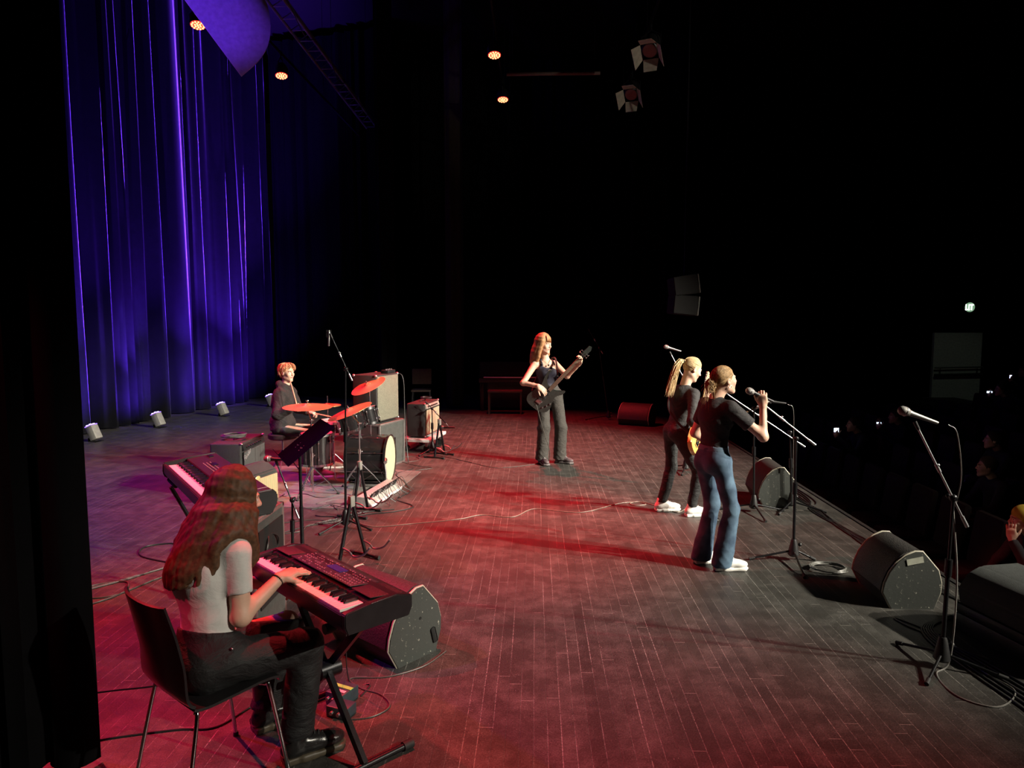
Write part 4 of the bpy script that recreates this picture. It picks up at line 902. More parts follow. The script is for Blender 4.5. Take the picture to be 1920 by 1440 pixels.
def hair_obj(parent, off, base, paths, r, seed, mats, name='hair'):
    sp, mi = strands(paths, r, seed, len(mats), off)
    n1 = len(base[1]); me = to_mesh(name, [base, sp], off)
    me.polygons.foreach_set('material_index', np.concatenate([np.zeros(n1, dtype=int), mi]).astype(np.int32))
    return obj(name, me, mats, parent)
def noisy(P, rnd, a):
    n = len(P); w = rnd.randn(3) * a; w2 = rnd.randn(3) * a * 0.5; f = rnd.rand() * 3 + 2; t = np.linspace(0, 1, n)[:, None]
    return P + w * np.sin(t * f) * t + w2 * np.sin(t * f * 3 + 1) * t
def hanging_hair(c, R, s, length, back=0.0, seed=1, n=420, fringe=False, out=0.012, face=0.95, flare=0.02, waist=None, part=0.0, down=(0, 0, -1), wav=0.006, coll=()):
    """long hair parted on top: follows the skull, then falls"""
    rnd = np.random.RandomState(seed); X = lambda x, y, z: c + R @ (A3((x, y, z)) * s); rx, ry, rz = 0.082 + out, 0.104 + out, 0.098 + out
    C0 = A3((0, -0.018, 0.030)); paths = []; dn = A3(down)
    for i in range(n):
        e0 = 74 + 14 * rnd.rand(); side = 1 if rnd.rand() < 0.5 else -1; az = rnd.rand() ** 0.9 * (PI - face) + face * 0.0
        # az measured from straight back (0) towards the face (pi)
        az = min(az, PI - face) * side
        lay = 1 + 0.05 * rnd.rand(); pts = []
        for el in np.linspace(e0, -8 - 6 * rnd.rand(), 9):
            e = math.radians(el); p = C0 + A3((math.sin(az) * math.cos(e) * rx, -math.cos(az) * math.cos(e) * ry, math.sin(e) * rz)) * lay
            pts.append(X(*p))
        p = pts[-1]; L = length * (0.82 + 0.22 * rnd.rand()) * (1 - 0.15 * abs(az) / PI); m = 9; o_ = unit(R @ A3((math.sin(az), -math.cos(az), 0)))
        for j in range(1, m + 1):
            t = j / m; q = p + dn * L * t + o_ * (flare * math.sin(t * PI) - 0.02 * t) + (R @ A3((0, -back, 0))) * t; pts.append(q)
        pts = A3(pts); pts[9:] = noisy(pts[9:], rnd, wav)
        for (ca, cb, cr) in coll:
            ca, cb = A3(ca), A3(cb); ab = cb - ca; tt = np.clip(((pts - ca) @ ab) / (ab @ ab), 0, 1); q = ca + tt[:, None] * ab; dv = pts - q; dl = np.linalg.norm(dv, axis=1); rr = cr * (1 + 0.12 * rnd.rand()); m_ = (dl < rr) & (np.arange(len(pts)) > 8); pts[m_] = q[m_] + dv[m_] / (dl[m_, None] + 1e-9) * rr
        paths.append(pts)
    return paths
def base_from(paths, r, k, every, h=0.0075, extra=None, disp=None):
    B = Blob()
    for P in paths[::every]:
        for i in range(0, len(P) - 1, 2): j = min(i + 2, len(P) - 1); B.cone(P[i], P[j], r, r * (0.9 if j < len(P) - 1 else 0.5), k)
    if extra: extra(B)
    return B.mesh(h, disp)

# ---------------------------------------------------------------- seated girl at the keyboard
def person(label, loc, group=None): return thing('person', label, 'person', loc, 0, group)
def make_girl():
    off = A3((-1.36, 2.86, 0)); t = person('seated person with long brown hair in a white T-shirt and black trousers playing the keyboard', off)
    J = dict(pelvis=(-1.365, 2.84, 0.545), chest=(-1.405, 2.905, 0.865), neck=(-1.34, 2.985, 1.045), shR=(-1.245, 2.86, 0.975), shL=(-1.495, 3.085, 0.975), elR=(-1.225, 2.83, 0.715), wrR=(-1.125, 3.01, 0.815),
             elL=(-1.46, 3.20, 0.74), wrL=(-1.31, 3.33, 0.66), hipR=(-1.26, 2.80, 0.535), hipL=(-1.40, 2.93, 0.535), knR=(-1.01, 3.00, 0.515), knL=(-1.19, 3.27, 0.50), anR=(-1.05, 2.97, 0.10), anL=(-1.28, 3.21, 0.10), toeR=(.80, .60, 0), toeL=(.70, .71, 0))
    hf = unit((.77, .60, -.20)); Rh = rotm(hf); hc = A3((-1.315, 3.045, 1.162)); s = 1.06
    hands = [hand_part(J['wrR'], (.60, .72, .12), (-.05, .1, -1), -1, (0.55, 0.5, 0.5, 0.55), 0.4, 0.95, J['elR'], 0.16, forearm_r=(0.036, 0.024)),
             hand_part(J['wrL'], (.85, .35, -.25), (.2, .1, -1), 1, (0.5, 0.6, 0.6, 0.7), 0.4, 0.95, J['elL'], forearm_r=(0.036, 0.024))]
    bd, fw, upv, side = body_mesh(J, s, (hc, Rh, 0.95, A3(J['neck'])), hands, t, off, bust=0.3)
    # T-shirt: torso with short sleeves, tucked at the waist
    B = Blob(); torso(B, J, s, 0.010, bust=0.3)
    for q in 'RL':
        sh, el = A3(J['sh' + q]), A3(J['el' + q]); e = sh + (el - sh) * 0.62; B.cone(sh, sh + (el - sh) * 0.8, 0.058, 0.053, 0.03, cut=[(e, el - sh)])
    pel = A3(J['pelvis']); nk = A3(J['neck'])
    put('t_shirt', B.mesh(0.0065, folds(3, 0.0022, 22, tight=[((-1.36, 2.86, 0.72), 0.13, 0.003, 90)]), cut=[(pel + upv * 0.065, -upv), (nk + upv * 0.005 + fw * 0.0, upv * 0.9 + fw * 0.25)]), mat('white_tee', (0.55, 0.54, 0.52), 0.8, var=0.03, bump=0.1, bscale=500, wrinkle=0.16), t, off)
    B = Blob(); torso(B, J, s, 0.020, up=False)
    for q in 'RL':
        kn = A3(J['kn' + q]); an = A3(J['an' + q]); B.cone(A3(J['hip' + q]), kn, 0.094, 0.076, 0.035); B.cone(kn, an + A3((0, 0, 0.02)), 0.076, 0.075, 0.03, cut=[(an + A3((0, 0, 0.015)), (0, 0, -1))])
    JM = mat('black_jeans', (0.008, 0.008, 0.009), 0.7, bump=0.2, bscale=400, wrinkle=0.5)
    tr = put('trousers', B.mesh(0.0075, folds(8, 0.004, 16, tight=[(J['knR'], 0.12, 0.004, 60), (J['hipR'], 0.12, 0.005, 50)]), cut=[(pel + upv * 0.105, upv)]), JM, t, off)
    bm = NB(); q_ = A3((-1.225, 2.735, 0.62)) - off; sph(bm, q_, 0.006); obj('rivet', bm, STL, tr)
    BT = mat('boot_leather', (0.014, 0.013, 0.013), 0.22, var=0.3, bump=0.15, bscale=60); BS = mat('boot_sole', (0.07, 0.055, 0.035), 0.5)
    for q in 'RL': sneaker(t, A3(J['an' + q]) + A3((0, 0, 0)), J['toe' + q], off, BT, BS, 1.1, boot=True, name='boot')
    # beaded bracelet
    bm = NB(); w = A3(J['wrR']); d = unit(A3(J['wrR']) - A3(J['elR'])); a = unit(np.cross(d, (0, 0, 1))); b = np.cross(a, d)
    for k in range(22): p = w - d * 0.012 + (a * math.cos(k * 2 * PI / 22) + b * math.sin(k * 2 * PI / 22)) * 0.0275 - off; sph(bm, p, 0.0042, n=8)
    obj('bead_bracelet', bm, mat('dark_beads', (0.03, 0.015, 0.012), 0.3), t)
    M = hair_mats('brown', [(0.085, 0.040, 0.020), (0.12, 0.060, 0.030), (0.06, 0.028, 0.015), (0.16, 0.085, 0.045)])
    P = hanging_hair(hc, Rh, 0.97, 0.38, 0.13, 5, 2600, out=0.006, face=1.0, flare=0.03, down=unit((-.08, -.09, -1)), wav=0.008, coll=[(J['pelvis'], J['chest'], 0.138), (J['chest'], J['neck'], 0.136), (J['shR'], J['shL'], 0.088)])
    ex = lambda B: B.ell(hc + Rh @ A3((0, -0.022, 0.034)), A3((0.079, 0.096, 0.090)), Rh, 0.02)
    bs = base_from(P, 0.0065, 0.018, 4, 0.007, ex, lambda Q: 0.001 * np.sin(Q[:, 0] * 230 + 5 * np.sin(Q[:, 2] * 9)) + 0.001 * np.sin(Q[:, 1] * 210 + 4 * np.sin(Q[:, 2] * 11)) + 0.003)
    hair_obj(t, off, bs, P, 0.0022, 9, M)
make_girl()

# ---------------------------------------------------------------- singer
JEANS = None
def denim():
    m, tt, n, b = nt('blue_denim'); L = tt.links.new; tc = n.new('ShaderNodeTexCoord'); a = n.new('ShaderNodeTexNoise'); a.inputs['Scale'].default_value = 7; a.inputs['Detail'].default_value = 5
    L(tc.outputs['Object'], a.inputs['Vector']); r = n.new('ShaderNodeValToRGB'); r.color_ramp.elements[0].position = 0.35; r.color_ramp.elements[0].color = (0.018, 0.040, 0.080, 1); r.color_ramp.elements[1].position = 0.68; r.color_ramp.elements[1].color = (0.095, 0.165, 0.24, 1)
    L(a.outputs['Fac'], r.inputs[0]); L(r.outputs[0], b.inputs['Base Color']); b.inputs['Roughness'].default_value = 0.85
    w = n.new('ShaderNodeTexNoise'); w.inputs['Scale'].default_value = 500; L(tc.outputs['Object'], w.inputs['Vector']); bp = n.new('ShaderNodeBump'); bp.inputs['Strength'].default_value = 0.2; bp.inputs['Distance'].default_value = 0.004; L(w.outputs['Fac'], bp.inputs['Height']); L(bp.outputs[0], b.inputs['Normal'])
    return m
def trousers(J, s, upv, m, t, off, seed, rthigh=0.088, rknee=0.062, rhem=0.075, hem=0.035, waist_up=0.10, amp=0.003, h=0.0075, g=0.014, flare=None, tight=()):
    B = Blob(); torso(B, J, s, g, up=False); pel = A3(J['pelvis'])
    for q in 'RL':
        hp, kn, an = A3(J['hip' + q]), A3(J['kn' + q]), A3(J['an' + q]); B.cone(hp, kn, rthigh * s, rknee * s, 0.03)
        low = an + (an - kn) * 0.10; z = hem
        B.cone(kn, low, rknee * s, rhem * s, 0.03, cut=[(A3((0, 0, z)), (0, 0, -1))])
    return put('trousers', B.mesh(h, folds(seed, amp, 15, tight=tight), cut=[(pel + upv * waist_up, upv)]), m, t, off)
def shirt(J, s, fw, upv, m, t, off, seed, name='t_shirt', sleeve=0.62, rs=(0.058, 0.053), g=0.012, bust=0.3, low=0.03, neck_tilt=0.3, neck_up=0.0, amp=0.0022, h=0.0068, arms='RL', full=False, rf=0.036, extra=None, tight=()):
    B = Blob(); torso(B, J, s, g, bust=bust)
    for q in arms:
        sh, el, wr = A3(J['sh' + q]), A3(J['el' + q]), A3(J['wr' + q])
        if full:
            B.cone(sh, el, rs[0], rs[1], 0.03); B.cone(el, wr, rs[1], rf, 0.03, cut=[(wr - (wr - el) * 0.03, wr - el)])
        else: e = sh + (el - sh) * sleeve; B.cone(sh, sh + (el - sh) * (sleeve + 0.15), rs[0], rs[1], 0.03, cut=[(e, el - sh)])
    if extra: extra(B)
    pel, nk = A3(J['pelvis']), A3(J['neck'])
    return put(name, B.mesh(h, folds(seed, amp, 20, tight=tight), cut=[(pel + upv * low, -upv), (nk + upv * neck_up, upv + fw * neck_tilt)]), m, t, off)
SNK = mat('white_sneaker', (0.78, 0.76, 0.72), 0.5, var=0.05, bump=0.2, bscale=40); SOL = mat('white_sole', (0.75, 0.74, 0.70), 0.5, var=0.03)

def make_singer():
    off = A3((1.46, 5.54, 0)); t = person('person in dark T-shirt and blue jeans singing into a hand held microphone', off)
    J = dict(pelvis=(1.40, 5.56, 0.87), chest=(1.415, 5.555, 1.17), neck=(1.415, 5.56, 1.345), shR=(1.50, 5.43, 1.275), shL=(1.37, 5.70, 1.275), elR=(1.725, 5.36, 1.07), wrR=(1.735, 5.42, 1.30),
             elL=(1.31, 5.80, 1.03), wrL=(1.48, 5.87, 0.90), hipR=(1.445, 5.475, 0.84), hipL=(1.365, 5.64, 0.84), knR=(1.535, 5.47, 0.48), knL=(1.43, 5.66, 0.47), anR=(1.47, 5.46, 0.085), anL=(1.35, 5.62, 0.085), toeR=(.98, .05, 0), toeL=(.97, .25, 0))
    hf = unit((.93, .34, .10)); Rh = rotm(hf); hc = A3((1.475, 5.565, 1.482)); s = 0.93
    ax = unit(A3((1.83, 5.42, 1.325)) - A3((1.615, 5.42, 1.42)))
    hands = [hand_part(J['wrR'], (-.10, .02, 1), (.35, .9, .25), 1, (1.45, 1.45, 1.45, 1.4), 0.9, 0.92, J['elR'], 0.02, tdir=(-.55, .35, .65)),
             hand_part(J['wrL'], (.3, 0, -1), (.3, -.9, 0), 1, (0.4, 0.45, 0.5, 0.5), 0.3, 0.92, J['elL'])]
    bd, fw, upv, side = body_mesh(J, s, (hc, Rh, 0.95, A3(J['neck'])), hands, t, off, bust=0.4)
    shirt(J, s, fw, upv, mat('dark_tee', (0.019, 0.017, 0.019), 0.8, bump=0.1, bscale=500, wrinkle=0.5), t, off, 13, bust=0.4, low=0.085, sleeve=0.60, rs=(0.060, 0.058), neck_tilt=0.25, neck_up=0.02, tight=[((1.41, 5.55, 1.0), 0.14, 0.0035, 85)])
    tr = trousers(J, s, upv, denim(), t, off, 17, rthigh=0.088, rknee=0.066, rhem=0.088, hem=0.03, waist_up=0.10, amp=0.0032, tight=[(J['knR'], 0.13, 0.003, 60), (J['anR'], 0.15, 0.003, 80)])
    B = Blob(); torso(B, J, s, 0.016, up=False); pel_ = A3(J['pelvis'])
    put('waistband', B.mesh(0.007, cut=[(pel_ + upv * 0.105, upv), (pel_ + upv * 0.065, -upv)]), mat('denim_light', (0.12, 0.19, 0.26), 0.85), tr, (0, 0, 0)).location = -V(off)
    for q in 'RL': sneaker(t, J['an' + q], J['toe' + q], off, SNK, SOL, 1.02)
    M = hair_mats('darkblond', [(0.30, 0.19, 0.09), (0.38, 0.25, 0.13), (0.22, 0.13, 0.06)])
    rnd = np.random.RandomState(3); bun = hc + Rh @ A3((0.0, -0.125, -0.025)); paths = []
    for i in range(420):
        az = (rnd.rand() * 2 - 1) * 2.3; el0 = rnd.rand() * 1.0 + (0.15 if abs(az) > 1.7 else -0.25); p0 = A3((math.sin(az) * 0.082, math.cos(az) * 0.095 * -1, 0))
        pts = []; s0 = A3((math.sin(az) * math.cos(el0) * 0.085, -math.cos(az) * math.cos(el0) * 0.105 - 0.016, math.sin(el0) * 0.10 + 0.032)); e0 = A3((0.0, -0.118, -0.02))
        for tt in np.linspace(0, 1, 8):
            q = s0 * (1 - tt) + e0 * tt; v = (q - A3((0, -0.016, 0.03))) / A3((0.080, 0.101, 0.094)); q = A3((0, -0.016, 0.03)) + v / max(1e-6, np.linalg.norm(v)) * A3((0.083, 0.104, 0.097)); pts.append(hc + Rh @ (q * 0.95))
        paths.append(A3(pts))
    for i in range(260):
        a, b = rnd.rand() * 6.28, rnd.rand() * 6.28; rr = 0.030 + 0.014 * rnd.rand(); u1 = unit(rnd.randn(3)); u2 = unit(np.cross(u1, rnd.randn(3)))
        paths.append(A3([bun + (u1 * math.cos(a + x) + u2 * math.sin(a + x)) * rr * A3((1, 1, 1.35)) for x in np.linspace(0, 2.2, 8)]))
    for i in range(46): # loose wisps
        a = unit(rnd.randn(3)); st = bun + a * 0.03; paths.append(A3([st + a * 0.05 * x + A3((0, 0, -0.05 - 0.06 * (i % 3))) * x * x + 0.006 * np.sin(6 * x + i) for x in np.linspace(0, 1, 7)]))
    B = Blob(); B.ell(hc + Rh @ A3((0, -0.016, 0.030)), A3((0.080, 0.100, 0.094)) * 0.955, Rh, 0.01, cut=[(hc + Rh @ A3((0, 0.048, 0.055)), Rh @ A3((0, 0.93, -0.50)))]); B.ell(bun, (0.036, 0.036, 0.048), None, 0.02)
    hair_obj(t, off, B.mesh(0.006), paths, 0.0016, 4, M)
    bm = NB(); e = hc + Rh @ A3((0.078, 0.0, -0.042)) - off; tube(bm, [e + A3((0, 0.002, 0.008 * 0)) + A3((0.008 * math.cos(a), 0, 0.010 * math.sin(a))) for a in np.linspace(0, 2 * PI, 13)[:-1]], 0.0016, 6, closed=True); obj('earring', bm, STL, t)
    mt = handheld(None, align(-ax, A3((1.665, 5.435, 1.398))), 'black vocal microphone with pale grille held by the singer in the dark T-shirt')
make_singer()

# ---------------------------------------------------------------- guitarist
def make_guitarist():
    off = A3((1.47, 7.1, 0)); t = person('person with blond ponytail in black long sleeves playing electric guitar, white sneakers', off)
    J = dict(pelvis=(1.435, 7.10, 0.86), chest=(1.475, 7.10, 1.14), neck=(1.50, 7.10, 1.31), shR=(1.56, 6.965, 1.225), shL=(1.47, 7.245, 1.235), elR=(1.505, 6.80, 0.985), wrR=(1.665, 6.77, 0.985),
             elL=(1.60, 7.33, 1.03), wrL=(1.735, 7.19, 1.17), hipR=(1.43, 7.02, 0.83), hipL=(1.38, 7.19, 0.83), knR=(1.62, 6.98, 0.46), knL=(1.40, 7.20, 0.45), anR=(1.565, 6.99, 0.09), anL=(1.30, 7.18, 0.09), toeR=(.97, .2, 0), toeL=(.98, .15, 0))
    hf = unit((.88, .25, -.42)); Rh = rotm(hf); hc = A3((1.565, 7.10, 1.462)); s = 0.93
    hands = [hand_part(J['wrR'], (.8, .45, -.15), (-.5, .7, 0), -1, (0.9, 0.9, 0.9, 0.9), 0.6, 0.92, J['elR'], h=0.0038),
             hand_part(J['wrL'], (.25, -.25, .9), (.6, -.7, 0), 1, (0.9, 0.9, 0.9, 1.0), 0.5, 0.92, J['elL'], h=0.0038)]
    bd, fw, upv, side = body_mesh(J, s, (hc, Rh, 0.95, A3(J['neck'])), hands, t, off, bust=0.3, h=0.009)
    shirt(J, s, fw, upv, mat('black_top', (0.014, 0.013, 0.014), 0.8, bump=0.1, bscale=500, wrinkle=0.5), t, off, 23, name='long_sleeve_top', bust=0.3, low=-0.02, full=True, rs=(0.056, 0.046), rf=0.034, neck_tilt=0.1, neck_up=0.035, h=0.0078)
    trousers(J, s, upv, mat('black_jeans', (0.016,) * 3, 0.75), t, off, 27, rthigh=0.086, rknee=0.064, rhem=0.058, hem=0.095, waist_up=0.08, amp=0.004, h=0.008, tight=[(J['knR'], 0.12, 0.005, 70), (J['anR'], 0.12, 0.004, 110)])
    for q in 'RL': sneaker(t, J['an' + q], J['toe' + q], off, SNK, SOL, 1.02, h=0.0055)
    M = hair_mats('blond', [(0.50, 0.36, 0.19), (0.60, 0.45, 0.25), (0.40, 0.27, 0.14)])
    rnd = np.random.RandomState(6); paths = []; tail = A3((0, -0.115, 0.040))
    for i in range(380):
        az = (rnd.rand() * 2 - 1) * 2.45; el0 = rnd.rand() * 1.0 + (0.15 if abs(az) > 1.7 else -0.35)
        s0 = A3((math.sin(az) * math.cos(el0) * 0.085, -math.cos(az) * math.cos(el0) * 0.105 - 0.016, math.sin(el0) * 0.10 + 0.032)); pts = []
        for tt in np.linspace(0, 1, 8):
            q = s0 * (1 - tt) + tail * tt; v = (q - A3((0, -0.016, 0.03))) / A3((0.080, 0.101, 0.094)); q = A3((0, -0.016, 0.03)) + v / max(1e-6, np.linalg.norm(v)) * A3((0.083, 0.104, 0.097)); pts.append(hc + Rh @ (q * 0.96))
        paths.append(A3(pts))
    T0 = hc + Rh @ (tail * 0.96); sp = A3([T0, T0 + A3((-0.045, -0.01, 0.0)), T0 + A3((-0.085, -0.03, -0.06)), T0 + A3((-0.115, -0.05, -0.15)), T0 + A3((-0.15, -0.06, -0.27)), T0 + A3((-0.165, -0.065, -0.33))])
    for i in range(240):
        o_ = rnd.randn(3) * A3((0.010, 0.014, 0.010)); L = 0.85 + 0.15 * rnd.rand(); idx = np.linspace(0, 5 * L, 11); P = np.stack([np.interp(idx, range(6), sp[:, j]) for j in range(3)], 1)
        P = P + o_ * np.sin(np.linspace(0.2, 1.9, 11))[:, None] * 1.6; paths.append(noisy(P, rnd, 0.005))
    B = Blob(); B.ell(hc + Rh @ A3((0, -0.016, 0.030)), A3((0.080, 0.101, 0.095)) * 0.955, Rh, 0.01, cut=[(hc + Rh @ A3((0, 0.050, 0.055)), Rh @ A3((0, 0.93, -0.50)))]); B.chain(sp[:5], [0.014, 0.018, 0.022, 0.020, 0.010], 0.02)
    hair_obj(t, off, B.mesh(0.007), paths, 0.0020, 8, M)
    bm = NB(); R3 = rotm(sp[1] - sp[0]); tube(bm, [T0 + A3((-0.01, 0, 0)) + (R3[:, 0] * math.cos(a) + R3[:, 2] * math.sin(a)) * 0.018 - off for a in np.linspace(0, 2 * PI, 17)[:-1]], 0.005, 6, closed=True); obj('hair_tie', bm, RUB, t)
    return J
make_guitarist()

# ---------------------------------------------------------------- bassist
def make_bassist():
    off = A3((0.22, 9.6, 0)); t = person('person with long reddish hair in a dark tank top and grey trousers playing bass', off)
    J = dict(pelvis=(0.20, 9.60, 0.955), chest=(0.165, 9.60, 1.25), neck=(0.135, 9.60, 1.435), shR=(-0.005, 9.53, 1.355), shL=(0.275, 9.62, 1.355), elR=(-0.155, 9.42, 1.115), wrR=(0.045, 9.28, 1.085),
             elL=(0.43, 9.48, 1.205), wrL=(0.57, 9.30, 1.37), hipR=(0.115, 9.58, 0.92), hipL=(0.285, 9.63, 0.92), knR=(0.125, 9.53, 0.51), knL=(0.355, 9.57, 0.51), anR=(0.10, 9.56, 0.085), anL=(0.345, 9.62, 0.085), toeR=(.35, -.93, 0), toeL=(.85, -.5, 0))
    hf = unit((.80, -.58, -.10)); Rh = rotm(hf); hc = A3((0.125, 9.56, 1.622)); s = 1.0
    hands = [hand_part(J['wrR'], (.75, -.2, -.55), (-.2, .85, -.4), -1, (0.6, 0.7, 0.7, 0.7), 0.4, 1.0, J['elR'], h=0.0042, forearm_r=(0.038, 0.026)),
             hand_part(J['wrL'], (.30, -.35, .85), (-.5, -.5, .1), 1, (0.9, 0.9, 0.9, 0.9), 0.5, 1.0, J['elL'], h=0.0042, forearm_r=(0.038, 0.026))]
    bd, fw, upv, side = body_mesh(J, s, (hc, Rh, 1.0, A3(J['neck'])), hands, t, off, bust=0.7, h=0.0085)
    # tank top: torso minus the shoulders
    B = Blob(); Jt = dict(J); torso(B, Jt, s, 0.008, bust=0.7); ch = A3(J['chest']); nk = A3(J['neck'])
    for sx, q in ((1, 'R'), (-1, 'L')): B.ell(A3(J['sh' + q]) + upv * 0.02, (0.085, 0.13, 0.10), None, 0.01, neg=True)
    B.ell(nk + fw * 0.09 - upv * 0.05, (0.085, 0.10, 0.075), rotm(fw), 0.01, neg=True); B.ell(nk - fw * 0.09, (0.075, 0.08, 0.07), rotm(fw), 0.01, neg=True)
    TK = mat('navy_tank', (0.020, 0.018, 0.035), 0.75, bump=0.1, bscale=400)
    tk = put('tank_top', B.mesh(0.0075, folds(33, 0.0018, 18), cut=[(A3(J['pelvis']) + upv * 0.06, -upv)]), TK, t, off)
    bm = NB()
    for sx in (-1, 1):
        tube(bm, [ch + side * sx * 0.085 + fw * f + upv * u - off for f, u in ((0.10, 0.09), (0.085, 0.13), (0.03, 0.163), (-0.03, 0.16), (-0.085, 0.10))], 0.010, 8)
    obj('shoulder_straps', bm, TK, t)
    trousers(J, s, upv, mat('grey_trousers', (0.042, 0.037, 0.033), 0.85, bump=0.15, bscale=300, wrinkle=0.5), t, off, 37, rthigh=0.098, rknee=0.082, rhem=0.094, hem=0.05, waist_up=0.12, amp=0.004, h=0.0085, tight=[(J['knR'], 0.12, 0.004, 60), (J['anR'], 0.14, 0.006, 90), (J['anL'], 0.14, 0.006, 90)])
    SH = mat('mauve_shoe', (0.10, 0.07, 0.075), 0.6)
    for q in 'RL': sneaker(t, J['an' + q], J['toe' + q], off, SH, mat('shoe_sole_dark', (0.12, 0.10, 0.10), 0.6), 1.05, h=0.006)
    M = hair_mats('auburn', [(0.34, 0.17, 0.08), (0.42, 0.23, 0.11), (0.27, 0.13, 0.06), (0.50, 0.31, 0.16)])
    P = hanging_hair(hc, Rh, 1.0, 0.30, 0.05, 15, 900, out=0.006, face=1.12, flare=0.02, down=unit((-.12, .02, -1)), wav=0.010, coll=[(J['chest'], J['neck'], 0.105), (J['shR'], J['shL'], 0.062)])
    rnd = np.random.RandomState(2)
    for i in range(120): # fringe
        x = (rnd.rand() * 2 - 1) * 0.055; P.append(A3([hc + Rh @ A3((x * (0.5 + 0.5 * tt), 0.03 + 0.062 * math.sin(tt * 1.6) - abs(x) * 0.35 * tt, 0.128 - 0.092 * tt ** 1.7)) for tt in np.linspace(0, 1, 8)]))
    ex = lambda B: B.ell(hc + Rh @ A3((0, -0.020, 0.036)), A3((0.085, 0.100, 0.094)), Rh, 0.02)
    hair_obj(t, off, base_from([p for p in P[:900]], 0.010, 0.02, 9, 0.008, ex), P, 0.0019, 10, M)
    bm = NB(); tube(bm, [nk + fw * f + side * sd + upv * u - off for sd, f, u in ((-0.055, 0.0, 0.0), (-0.045, 0.06, -0.03), (0.0, 0.105, -0.085), (0.045, 0.06, -0.03), (0.055, 0.0, 0.0))], 0.0018, 6); q_ = nk + fw * 0.112 - upv * 0.092 - off; sph(bm, q_, 0.012, (1, 0.6, 1.1), 10); obj('necklace', bm, mat('black_pendant', (0.01, 0.01, 0.01), 0.3), t)
make_bassist()

